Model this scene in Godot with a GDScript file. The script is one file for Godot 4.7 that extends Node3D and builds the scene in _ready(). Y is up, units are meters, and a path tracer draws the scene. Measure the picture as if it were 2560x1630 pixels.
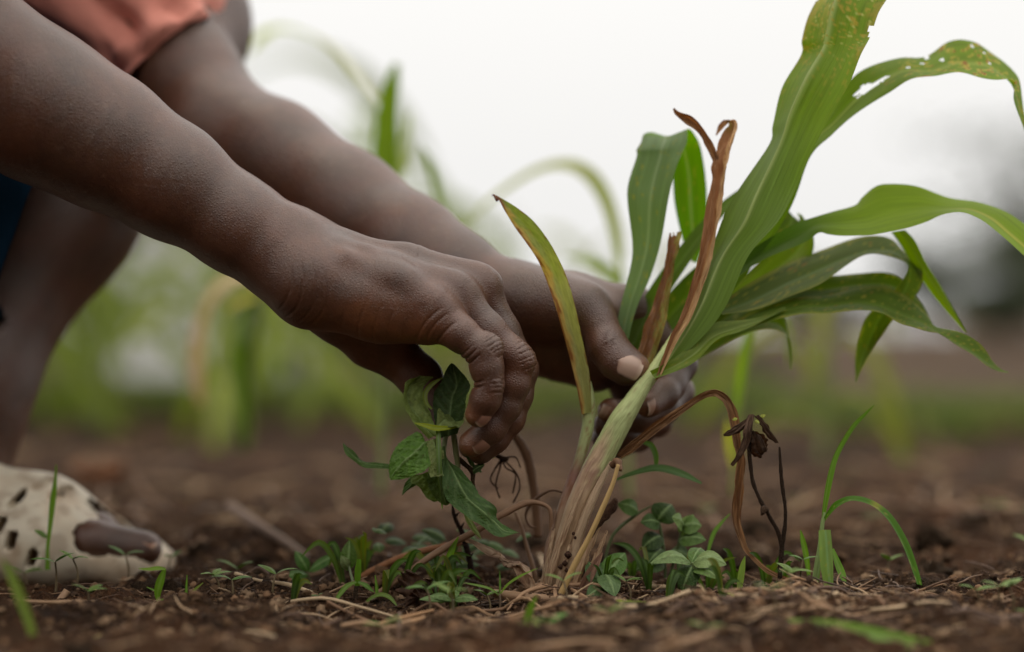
extends Node3D
# A hand-weeding scene on bare soil. Metres, y up; the maize stands at the origin, the person squats at -x.

var M := {}
var rng := RandomNumberGenerator.new()
var used := {}
var n_big := FastNoiseLite.new()
var n_mid := FastNoiseLite.new()
var n_fine := FastNoiseLite.new()

# ---------------------------------------------------------------- naming
func numbered(called: String) -> String:
	var c: int = used.get(called, 0)
	used[called] = c + 1
	return called if c == 0 else "%s_%03d" % [called, c]

func tag(o: Node3D, label: String, category: String, group := "") -> Node3D:
	if label: o.set_meta("label", label)
	if category: o.set_meta("category", category)
	if group: o.set_meta("group", group)
	return o

func thing(called: String, label: String, category: String, at: Vector3, group := "") -> Node3D:
	var o := Node3D.new()
	o.name = numbered(called)
	add_child(o)
	o.position = at
	return tag(o, label, category, group)

func origin(o: Node) -> Vector3:
	var p := Vector3.ZERO
	while o != self and o != null:
		p += (o as Node3D).position
		o = o.get_parent()
	return p

func put(parent: Node, called: String, m: Mesh, mat: Material) -> MeshInstance3D:
	var o := MeshInstance3D.new()
	o.name = numbered(called) if parent == self else called
	o.mesh = m
	o.material_override = null
	for i in m.get_surface_count():
		(m as ArrayMesh).surface_set_material(i, mat)
	parent.add_child(o, true)
	return o

# grid or free mesh from arrays; normals averaged over the faces
func made(v: PackedVector3Array, ix: PackedInt32Array, col: PackedColorArray, uv: PackedVector2Array, nrm := PackedVector3Array()) -> ArrayMesh:
	if nrm.is_empty():
		nrm.resize(v.size())
		for i in range(0, ix.size(), 3):
			var a := ix[i]; var b := ix[i + 1]; var c := ix[i + 2]
			var f := (v[c] - v[a]).cross(v[b] - v[a])
			nrm[a] += f; nrm[b] += f; nrm[c] += f
		for i in nrm.size():
			nrm[i] = nrm[i].normalized() if nrm[i].length_squared() > 1e-20 else Vector3.UP
	var a := []
	a.resize(Mesh.ARRAY_MAX)
	a[Mesh.ARRAY_VERTEX] = v
	a[Mesh.ARRAY_NORMAL] = nrm
	a[Mesh.ARRAY_INDEX] = ix
	if col.size(): a[Mesh.ARRAY_COLOR] = col
	if uv.size(): a[Mesh.ARRAY_TEX_UV] = uv
	var m := ArrayMesh.new()
	m.add_surface_from_arrays(Mesh.PRIMITIVE_TRIANGLES, a)
	return m

func lin(hex: String) -> Color:
	return Color(hex).srgb_to_linear()

func spline3(p: Array, t: float) -> Vector3:
	var n := p.size() - 1
	var x := clampf(t, 0.0, 1.0) * n
	var i := mini(int(x), n - 1)
	return (p[i] as Vector3).cubic_interpolate(p[i + 1], p[maxi(i - 1, 0)], p[mini(i + 2, n)], x - i)

func spline4(p: Array, t: float) -> Vector4:
	var n := p.size() - 1
	var x := clampf(t, 0.0, 1.0) * n
	var i := mini(int(x), n - 1)
	var f := x - i
	var a: Vector4 = p[maxi(i - 1, 0)]; var b: Vector4 = p[i]; var c: Vector4 = p[i + 1]; var d: Vector4 = p[mini(i + 2, n)]
	var r := (b * 2.0 + (c - a) * f + (a * 2.0 - b * 5.0 + c * 4.0 - d) * f * f + (b * 3.0 - a - c * 3.0 + d) * f * f * f) * 0.5
	r.w = maxf(r.w, minf(b.w, c.w) * 0.6)
	return r

func flat(rows: Array, lift := Vector3.ZERO) -> Array:
	var o := []
	for r in rows: o.append(Vector3(r.x, r.y, r.z) + lift)
	return o

# ---------------------------------------------------------------- leaves, stems
# a leaf between two edges (pairs left, right of each station); opts: fold, wave, freq, serr, quilt, col(t, s), hole(t, s), mat
func sheet(parent: Node, called: String, pairs: Array, nl: int, nw: int, opts: Dictionary) -> MeshInstance3D:
	var off := origin(parent)
	var ls := []
	var rs := []
	for i in range(0, pairs.size(), 2):
		ls.append(pairs[i]); rs.append(pairs[i + 1])
	var v := PackedVector3Array(); var col := PackedColorArray(); var uv := PackedVector2Array(); var ix := PackedInt32Array()
	var fold: float = opts.get("fold", 0.15)
	var wave: float = opts.get("wave", 0.0)
	var freq: float = opts.get("freq", 14.0)
	var serr: float = opts.get("serr", 0.0)
	var quilt: float = opts.get("quilt", 0.0)
	var rib: float = opts.get("rib", 0.0)
	var crumple: float = opts.get("crumple", 0.0)
	var ph: float = opts.get("phase", 0.0)
	var cf = opts.get("col")
	var hf = opts.get("hole")
	var flip: float = opts.get("flip", 1.0)
	var long := 0.0
	var was := Vector3.ZERO
	for i in nl + 1:
		var t := float(i) / nl
		var l := spline3(ls, t); var r := spline3(rs, t)
		var c := (l + r) * 0.5
		var la := spline3(ls, t + 0.01); var ra := spline3(rs, t + 0.01)
		var lb := spline3(ls, t - 0.01); var rb := spline3(rs, t - 0.01)
		var tan := (la + ra - lb - rb).normalized()
		var lat := r - l
		var w := lat.length()
		var nrm := lat.cross(tan)
		nrm = nrm.normalized() * flip if nrm.length() > 1e-9 else Vector3.UP
		if i: long += c.distance_to(was)
		was = c
		for j in nw + 1:
			var s := 2.0 * j / nw - 1.0
			var a := absf(s)
			var e := s
			if serr > 0.0 and a > 0.8:
				e = s * (1.0 + serr * (0.5 - fposmod(t * freq * 1.7, 1.0)) * (a - 0.8) * 5.0)
			var h := -fold * w * (1.0 - a * (1.6 - 0.6 * a))
			h += wave * a * a * sin(t * freq + ph + (1.3 if s > 0 else 0.0)) * minf(1.0, w * 100.0)
			if crumple > 0.0:
				h += crumple * w * (n_mid.get_noise_3d(long * 170.0, s * 20.0, ph * 11.0) * 1.5 + absf(n_fine.get_noise_3d(long * 260.0, s * 34.0, ph * 7.0)) * 1.2)
				e += crumple * 0.5 * n_fine.get_noise_3d(long * 420.0, s * 3.0, ph + 50.0)
			if rib > 0.0:
				h += rib * w * exp(-s * s * 160.0)
			if quilt > 0.0:
				var q := fposmod(t * 6.5 - a * 1.5 + 0.35 * n_mid.get_noise_3d(t * 9.0, s * 7.0, ph), 1.0)
				h += quilt * w * (sin(q * PI) - 0.6) * smoothstep(0.02, 0.2, a) * smoothstep(1.0, 0.8, a)
				h += quilt * 0.9 * w * n_mid.get_noise_3d(t * 60.0, s * 30.0, ph * 10.0)
				h -= quilt * w * 0.9 * exp(-a * a * 220.0)
			v.append(c + lat * 0.5 * e + nrm * h - off)
			col.append(cf.call(t, s) if cf != null else Color.WHITE)
			uv.append(Vector2(s * 0.5 + 0.5, long * 10.0))
	for i in nl:
		for j in nw:
			if hf != null and hf.call((i + 0.5) / nl, 2.0 * (j + 0.5) / nw - 1.0): continue
			var a := i * (nw + 1) + j
			var b := a + nw + 1
			ix.append_array([a, a + 1, b, a + 1, b + 1, b])
	return put(parent, called, made(v, ix, col, uv), opts.get("mat", M.leaf))

# a narrow blade along a spine (x, y, z, half width); hint: roughly the way its face points
func blade(parent: Node, called: String, rows: Array, hint: Vector3, opts: Dictionary, nl := 24, nw := 4) -> MeshInstance3D:
	var pairs := []
	var n := rows.size() * 3
	for i in n + 1:
		var t := float(i) / n
		var a := spline4(rows, t); var b := spline4(rows, t + 0.02); var c := spline4(rows, t - 0.02)
		var tan := Vector3(b.x - c.x, b.y - c.y, b.z - c.z).normalized()
		var h := hint.rotated(tan, opts.get("twist", 0.0) * t)
		var lat := tan.cross(h).normalized()
		var p := Vector3(a.x, a.y, a.z)
		pairs.append(p - lat * a.w); pairs.append(p + lat * a.w)
	return sheet(parent, called, pairs, nl, nw, opts)

# a stem, root or twig; opts: col(t, angle), rough, ridge, squash
func tube(parent: Node, called: String, rows: Array, opts: Dictionary, nl := 20, ns := 8) -> MeshInstance3D:
	return put(parent, called, tube_mesh(rows, opts, nl, ns, origin(parent)), opts.get("mat", M.stem))

func tube_mesh(rows: Array, opts: Dictionary, nl: int, ns: int, off: Vector3) -> ArrayMesh:
	var v := PackedVector3Array(); var col := PackedColorArray(); var uv := PackedVector2Array(); var ix := PackedInt32Array()
	var cf = opts.get("col")
	var tint: Color = opts.get("tint", Color.WHITE)
	var rough: float = opts.get("rough", 0.0)
	var ridge: float = opts.get("ridge", 0.0)
	var up := Vector3(0.31, 0.2, 0.93)
	var long := 0.0
	var was := Vector3.ZERO
	for i in nl + 1:
		var t := float(i) / nl
		var a := spline4(rows, t); var b := spline4(rows, t + 0.02); var c := spline4(rows, t - 0.02)
		var p := Vector3(a.x, a.y, a.z)
		var tan := Vector3(b.x - c.x, b.y - c.y, b.z - c.z).normalized()
		var x := tan.cross(up).normalized()
		up = x.cross(tan).normalized()
		if i: long += p.distance_to(was)
		was = p
		for j in ns + 1:
			var g := TAU * j / ns
			var r := a.w * (1.0 + ridge * cos(g * 5.0))
			var d := x * cos(g) + up * sin(g)
			if rough > 0.0: r *= 1.0 + rough * n_fine.get_noise_3dv((p + d * a.w) * 900.0)
			v.append(p + d * r - off)
			col.append(cf.call(t, g) if cf != null else tint)
			uv.append(Vector2(float(j) / ns, long * 10.0))
	for i in nl:
		for j in ns:
			var a := i * (ns + 1) + j
			var b := a + ns + 1
			ix.append_array([a, b, a + 1, a + 1, b, b + 1])
	for e in 2:
		var k := v.size()
		var r := spline4(rows, float(e))
		v.append(Vector3(r.x, r.y, r.z) - off); col.append(cf.call(float(e), 0.0) if cf != null else tint); uv.append(Vector2(0.5, 0.5))
		for j in ns:
			var a: int = e * nl * (ns + 1) + j
			ix.append_array([k, a, a + 1] if e == 0 else [k, a + 1, a])
	return made(v, ix, col, uv)

# ---------------------------------------------------------------- smooth bodies: bones joined by a smooth minimum, meshed as surface nets
var fA := PackedVector3Array()
var fB := PackedVector3Array()
var fI := PackedFloat32Array()
var fR := PackedFloat32Array()
var fD := PackedFloat32Array()
var fG := PackedInt32Array()
var fcut := []
var wr := []
var kTrunk := 0.010
var slim := 1.0
var kRoot := 0.006
var kSide := 0.0012
var kBone := 0.003

func body_clear() -> void:
	fA = PackedVector3Array(); fB = PackedVector3Array(); fI = PackedFloat32Array(); fR = PackedFloat32Array(); fD = PackedFloat32Array(); fG = PackedInt32Array()
	wr = []

func chain(rows: Array, g: int) -> void:
	for i in rows.size() - 1:
		var a: Vector4 = rows[i]; var b: Vector4 = rows[i + 1]
		if g > 0 and g < 5:
			a.w *= slim; b.w *= slim
		var p := Vector3(a.x, a.y, a.z); var q := Vector3(b.x, b.y, b.z) - p
		fA.append(p); fB.append(q); fI.append(1.0 / maxf(q.length_squared(), 1e-12)); fR.append(a.w); fD.append(b.w - a.w); fG.append(g)

# folds of skin across a joint: at, along the limb, outwards, reach, offsets along, depth, half width of a fold, bend
func folds(at: Vector3, along: Vector3, outw: Vector3, reach: float, offs: Array, depth: float, wide: float, bend: float) -> void:
	along = along.normalized()
	outw = (outw - along * outw.dot(along)).normalized()
	wr.append([at, along, outw, along.cross(outw), reach, PackedFloat32Array(offs), depth, wide, bend])

func field(p: Vector3, ids: PackedInt32Array, ws: Array) -> float:
	var trunk := 1.0
	var res := 1.0
	var d := 1.0
	var cur := -1
	var k := kTrunk
	var cut := 1.0
	for i in ids:
		var q := p - fA[i]
		var h := clampf(q.dot(fB[i]) * fI[i], 0.0, 1.0)
		var e := (q - fB[i] * h).length() - fR[i] - fD[i] * h
		var g := fG[i]
		if g >= 100:
			cut = minf(cut, e)
			continue
		if g != cur:
			if cur == 0:
				trunk = d
				res = d
			elif cur > 0:
				var m := maxf(kRoot - absf(trunk - d), 0.0) / kRoot
				var f := minf(trunk, d) - m * m * kRoot * 0.25
				m = maxf(kSide - absf(res - f), 0.0) / kSide
				res = minf(res, f) - m * m * kSide * 0.25
			cur = g
			d = e
			k = kTrunk if g == 0 else kBone
		else:
			var m := maxf(k - absf(d - e), 0.0) / k
			d = minf(d, e) - m * m * k * 0.25
	if cur == 0:
		res = d
	elif cur > 0:
		var m := maxf(kRoot - absf(trunk - d), 0.0) / kRoot
		var f := minf(trunk, d) - m * m * kRoot * 0.25
		m = maxf(kSide - absf(res - f), 0.0) / kSide
		res = minf(res, f) - m * m * kSide * 0.25
	if cut < 1.0: res = maxf(res, -cut)
	for w in ws:
		var q: Vector3 = p - w[0]
		var n: float = q.dot(w[2])
		if n < 0.0: continue
		var l := q.length()
		if l > w[4]: continue
		var y: float = q.dot(w[3])
		var x: float = q.dot(w[1]) - w[8] * y * y * 100.0 + n_fine.get_noise_3dv(p * 300.0) * 0.0006
		var fade: float = w[6] * smoothstep(1.0, 0.55, l / w[4]) * smoothstep(0.0, 0.35, n / l)
		for o in w[5]:
			var z: float = (x - o) / w[7]
			if absf(z) < 2.2: res += fade * exp(-z * z)
	return res

# meshes the field inside the box; the vertex colour comes from cf(point, normal)
func nets(S: Dictionary, lo: Vector3, hi: Vector3, cell: float, cf: Callable) -> void:
	var B := 8
	var bs := cell * B
	var half := bs * 0.8661
	var nb := Vector3i(((hi - lo) / bs).ceil())
	var at := {}
	var edges := PackedInt64Array()
	var V: PackedVector3Array = S.v; var N: PackedVector3Array = S.n; var C: PackedColorArray = S.c; var I: PackedInt32Array = S.i
	var val := PackedFloat32Array()
	val.resize(729)
	var shared := {}
	var e := cell * 0.35
	for bx in nb.x: for bY in nb.y: for bz in nb.z:
		var o := lo + Vector3(bx, bY, bz) * bs
		var c := o + Vector3.ONE * bs * 0.5
		var ids := PackedInt32Array()
		var near := 1.0
		for i in fA.size():
			var q := c - fA[i]
			var h := clampf(q.dot(fB[i]) * fI[i], 0.0, 1.0)
			var d := (q - fB[i] * h).length() - fR[i] - fD[i] * h
			if fG[i] < 100: near = minf(near, d)
			if d < half + kTrunk * 1.6: ids.append(i)
		if near > half + 0.005 or near < -half - 0.02 and fcut.is_empty(): continue
		var by := {}
		for i in ids:
			if not by.has(fG[i]): by[fG[i]] = PackedInt32Array()
			by[fG[i]].append(i)
		var order := by.keys()
		order.sort()
		ids = PackedInt32Array()
		for g in order: ids.append_array(by[g])
		var ws := []
		for w in wr:
			if c.distance_to(w[0]) < w[4] + half: ws.append(w)
		var k := 0
		for x in 9: for y in 9: for z in 9:
			if x % 8 == 0 or y % 8 == 0 or z % 8 == 0:
				var key: int = (bx * 8 + x) * 4194304 + (bY * 8 + y) * 2048 + bz * 8 + z
				if not shared.has(key): shared[key] = field(o + Vector3(x, y, z) * cell, ids, ws)
				val[k] = shared[key]
			else:
				val[k] = field(o + Vector3(x, y, z) * cell, ids, ws)
			k += 1
		for x in 8: for y in 8: for z in 8:
			var b := x * 81 + y * 9 + z
			var s := val[b] < 0.0
			var m := int(s) + int(val[b + 1] < 0.0) + int(val[b + 9] < 0.0) + int(val[b + 10] < 0.0) + int(val[b + 81] < 0.0) + int(val[b + 82] < 0.0) + int(val[b + 90] < 0.0) + int(val[b + 91] < 0.0)
			if m == 0 or m == 8: continue
			var p := Vector3.ZERO
			var n := 0
			for g in [[0, 1], [9, 10], [81, 82], [90, 91], [0, 9], [1, 10], [81, 90], [82, 91], [0, 81], [1, 82], [9, 90], [10, 91]]:
				var u := val[b + g[0]]; var w := val[b + g[1]]
				if (u < 0.0) != (w < 0.0):
					var f := u / (u - w)
					var g0: int = g[0]; var g1: int = g[1]
					var p0 := Vector3(g0 / 81, (g0 % 81) / 9, g0 % 9); var p1 := Vector3(g1 / 81, (g1 % 81) / 9, g1 % 9)
					p += p0.lerp(p1, f)
					n += 1
			p = o + (Vector3(x, y, z) + p / n) * cell
			var gr := Vector3.ZERO
			var f0 := field(p, ids, ws)
			gr = Vector3(field(p + Vector3(e, 0, 0), ids, ws) - f0, field(p + Vector3(0, e, 0), ids, ws) - f0, field(p + Vector3(0, 0, e), ids, ws) - f0) / e
			var gl := gr.length()
			if gl > 0.3: p -= gr * clampf(f0 / (gl * gl), -cell * 0.5, cell * 0.5)
			gr = gr.normalized()
			var X: int = bx * 8 + x; var Y: int = bY * 8 + y; var Z: int = bz * 8 + z
			at[X * 4194304 + Y * 2048 + Z] = V.size()
			V.append(p); N.append(gr); C.append(cf.call(p, gr))
			if Y > 0 and Z > 0 and (val[b + 81] < 0.0) != s: edges.append((X * 4194304 + Y * 2048 + Z) * 8 + (1 if s else 0))
			if X > 0 and Z > 0 and (val[b + 9] < 0.0) != s: edges.append((X * 4194304 + Y * 2048 + Z) * 8 + 2 + (1 if s else 0))
			if X > 0 and Y > 0 and (val[b + 1] < 0.0) != s: edges.append((X * 4194304 + Y * 2048 + Z) * 8 + 4 + (1 if s else 0))
	for q in edges:
		var a := q / 8
		var ax := (q % 8) / 2
		var d1 := 2048 if ax == 0 else 4194304
		var d2 := 2048 if ax == 2 else 1
		var i0: int = at.get(a, -1); var i1: int = at.get(a - d1, -1); var i2: int = at.get(a - d1 - d2, -1); var i3: int = at.get(a - d2, -1)
		if i0 < 0 or i1 < 0 or i2 < 0 or i3 < 0: continue
		if (q % 2 == 1) != (ax == 1): I.append_array([i0, i2, i1, i0, i3, i2])
		else: I.append_array([i0, i1, i2, i0, i2, i3])
	S.v = V; S.n = N; S.c = C; S.i = I

func store() -> Dictionary:
	return {"v": PackedVector3Array(), "n": PackedVector3Array(), "c": PackedColorArray(), "i": PackedInt32Array()}

# ---------------------------------------------------------------- ground
func gh(x: float, z: float) -> float:
	var near := clampf(1.0 - (Vector2(x, z).length() - 0.5) / 3.0, 0.15, 1.0)
	var h := n_big.get_noise_2d(x * 9.0, z * 9.0) * 0.012 + n_mid.get_noise_2d(x * 60.0, z * 60.0) * 0.008 * near
	var cl := n_mid.get_noise_2d(x * 190.0 + 50.0, z * 190.0)
	h += maxf(cl, 0.0) * 0.0075 * near + n_fine.get_noise_2d(x * 520.0, z * 520.0) * 0.0034 * near
	h -= 0.0075 * exp(-((x - 0.01) * (x - 0.01) + z * z) / 0.012)
	h += 0.012 * exp(-((x - 0.075) * (x - 0.075) / 0.006 + (z - 0.07) * (z - 0.07) / 0.003))
	h += 0.004 * exp(-((x + 0.03) * (x + 0.03) / 0.012 + (z + 0.03) * (z + 0.03) / 0.004))
	h -= 0.006 * exp(-((x + 0.30) * (x + 0.30) / 0.05 + (z + 0.11) * (z + 0.11) / 0.01))
	h += 2.9 * smoothstep(1.5, 5.5, z)  # unseen bank behind the camera, added to darken faces turned that way
	var deep := maxf(0.0, -z - 3.0)
	h -= 0.034 * minf(deep, 60.0) * smoothstep(0.08, -0.02, x / (1.0 - minf(z, 0.5)))
	return h

func axis_lines(inner: float, step: float, reach: float, grow: float) -> PackedFloat32Array:
	var o := PackedFloat32Array()
	var p := 0.0
	var s := step
	while p < reach:
		o.append(p)
		if p > inner: s *= grow
		p += s
	o.append(reach)
	return o

func build_ground() -> void:
	var xs := PackedFloat32Array()
	var half := axis_lines(0.34, 0.0026, 220.0, 1.10)
	for i in range(half.size() - 1, 0, -1): xs.append(-half[i])
	for q in half: xs.append(q)
	var zs := PackedFloat32Array()
	var back := axis_lines(0.25, 0.0024, 400.0, 1.06)
	var front := axis_lines(0.30, 0.0024, 30.0, 1.2)
	for i in range(back.size() - 1, 0, -1): zs.append(-back[i])
	for q in front: zs.append(q)
	var v := PackedVector3Array(); var ix := PackedInt32Array(); var col := PackedColorArray()
	var nx := xs.size()
	var soil := lin("#69513e"); var red := lin("#79543a"); var dark := lin("#42332a"); var pale := lin("#8d745c"); var moss := lin("#4a4a22")
	for z in zs:
		for x in xs:
			v.append(Vector3(x, gh(x, z), z))
			var c := soil.lerp(red, clampf(n_big.get_noise_2d(x * 30.0 + 9.0, z * 30.0) + 0.4, 0.0, 1.0))
			c = c.lerp(dark, clampf(n_mid.get_noise_2d(x * 80.0, z * 80.0 + 70.0) * 1.5, 0.0, 0.8))
			c = c.lerp(pale, clampf(n_fine.get_noise_2d(x * 300.0, z * 300.0 + 30.0) * 1.6 - 0.35, 0.0, 0.7))
			var way := x / (1.0 - minf(z, 0.5)) + 0.03 * n_big.get_noise_2d(x * 4.0, z * 4.0)
			if z < -2.6 and way > 0.13: c = c.lerp(lin("#a08a74"), clampf(0.75 + n_big.get_noise_2d(x * 3.0 + 90.0, z * 3.0), 0.0, 1.0))
			elif z < -1.2: c = c.lerp(moss, clampf(n_big.get_noise_2d(x * 2.5 + 40.0, z * 2.5) * 1.7 + 0.1, 0.0, 0.75))
			col.append(c)
	for i in zs.size() - 1:
		for j in nx - 1:
			var a := i * nx + j
			ix.append_array([a, a + 1, a + nx, a + 1, a + nx + 1, a + nx])
	var g := put(self, "ground", made(v, ix, col, PackedVector2Array()), M.soil)
	g.set_meta("kind", "structure")
	tag(g, "bare brown crumbly soil of the field", "")

# ---------------------------------------------------------------- person
var skin := Color()
var skin_warm := Color()
var palm := Color()
var palm_spots := []

func skin_at(p: Vector3, n: Vector3) -> Color:
	var c := skin.lerp(skin_warm, clampf(0.45 + 0.9 * n_mid.get_noise_3dv(p * 130.0), 0.0, 1.0))
	var f := 0.0
	for s in palm_spots:
		var q: Vector3 = s[0]
		f = maxf(f, smoothstep(s[1], s[1] * 0.45, p.distance_to(q)) * smoothstep(-0.1, 0.5, n.dot(s[2])) * s[3])
	f *= 0.8 + 0.6 * n_fine.get_noise_3dv(p * 260.0)
	c = c.lerp(palm, clampf(f, 0.0, 1.0))
	c = c.lerp(lin("#8a7260"), smoothstep(0.34, 0.6, n_fine.get_noise_3dv(p * 900.0 + Vector3(7, 3, 1))) * 0.14)
	return c * (1.0 + 0.2 * n_fine.get_noise_3dv(p * 700.0))

func nail(parent: Node, at: Vector3, along: Vector3, out: Vector3, long: float, wide: float, c: Color) -> void:
	along = along.normalized()
	out = (out - along * out.dot(along)).normalized()
	var side := along.cross(out)
	var off := origin(parent)
	var v := PackedVector3Array(); var ix := PackedInt32Array(); var col := PackedColorArray()
	var n := 10
	for i in n + 1:
		for j in n + 1:
			var t := float(i) / n; var s := 2.0 * j / n - 1.0
			var w := wide * 0.5 * (0.92 + 0.08 * sin(t * PI)) * (1.0 if t > 0.25 else sqrt(maxf(0.0, 1.0 - pow((0.25 - t) / 0.27, 2.0))))
			var l := long * (t - 0.5)
			if t > 0.8: l -= long * 0.10 * s * s * (t - 0.8) * 5.0
			v.append(at + along * l + side * w * s - out * (wide * 0.19 * s * s + long * 0.10 * (t - 0.4) * (t - 0.4) * 4.0) - off)
			col.append(c.lerp(lin("#d9c3ad"), smoothstep(0.86, 0.94, t) * 0.7).lerp(lin("#a87f68"), smoothstep(0.3, 0.0, t) * 0.5).lerp(lin("#4a3024"), maxf(smoothstep(0.8, 1.0, absf(s)), smoothstep(0.12, 0.0, t)) * 0.75))
	for i in n:
		for j in n:
			var a := i * (n + 1) + j
			ix.append_array([a, a + 1, a + n + 1, a + 1, a + n + 2, a + n + 1])
	put(parent, "fingernail", made(v, ix, col, PackedVector2Array()), M.nail)

# a garment ring by ring: rows of (centre, radius); folds ripple the cloth
func garment(S: Dictionary, rows: Array, nl: int, ns: int, flat_by: float, ripple: float, seed_: float, tint: Color, hem := true) -> void:
	var V: PackedVector3Array = S.v; var C: PackedColorArray = S.c; var I: PackedInt32Array = S.i
	for shell in 2:
		var base := V.size()
		var up := Vector3(0.1, 0.2, 0.95)
		for i in nl + 1:
			var t := float(i) / nl
			var a := spline4(rows, t); var b := spline4(rows, t + 0.02); var c := spline4(rows, t - 0.02)
			var tan := Vector3(b.x - c.x, b.y - c.y, b.z - c.z).normalized()
			var x := tan.cross(up).normalized()
			up = x.cross(tan).normalized()
			for j in ns + 1:
				var g := TAU * j / ns
				var d := x * cos(g) * flat_by + up * sin(g)
				var r := a.w - shell * 0.0022
				var p := Vector3(a.x, a.y, a.z)
				var f := sin(g * 2.0 + t * 17.0 + seed_) * 0.6 + sin(g * 3.0 - t * 26.0 + seed_ * 2.0) * 0.45 + n_mid.get_noise_3d(cos(g) * 9.0, sin(g) * 9.0, t * 18.0 + seed_ * 30.0) * 1.3
				V.append(p + d * (r + ripple * f))
				C.append(tint)
		for i in nl:
			for j in ns:
				var a := base + i * (ns + 1) + j
				var b := a + ns + 1
				if shell == 0: I.append_array([a, b, a + 1, a + 1, b, b + 1])
				else: I.append_array([a, a + 1, b, a + 1, b + 1, b])
	S.v = V; S.c = C; S.i = I

func cloth(parent: Node, called: String, S: Dictionary, mat: Material) -> MeshInstance3D:
	var off := origin(parent)
	var v: PackedVector3Array = S.v
	for i in v.size(): v[i] -= off
	return put(parent, called, made(v, S.i, S.c, PackedVector2Array()), mat)

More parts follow.
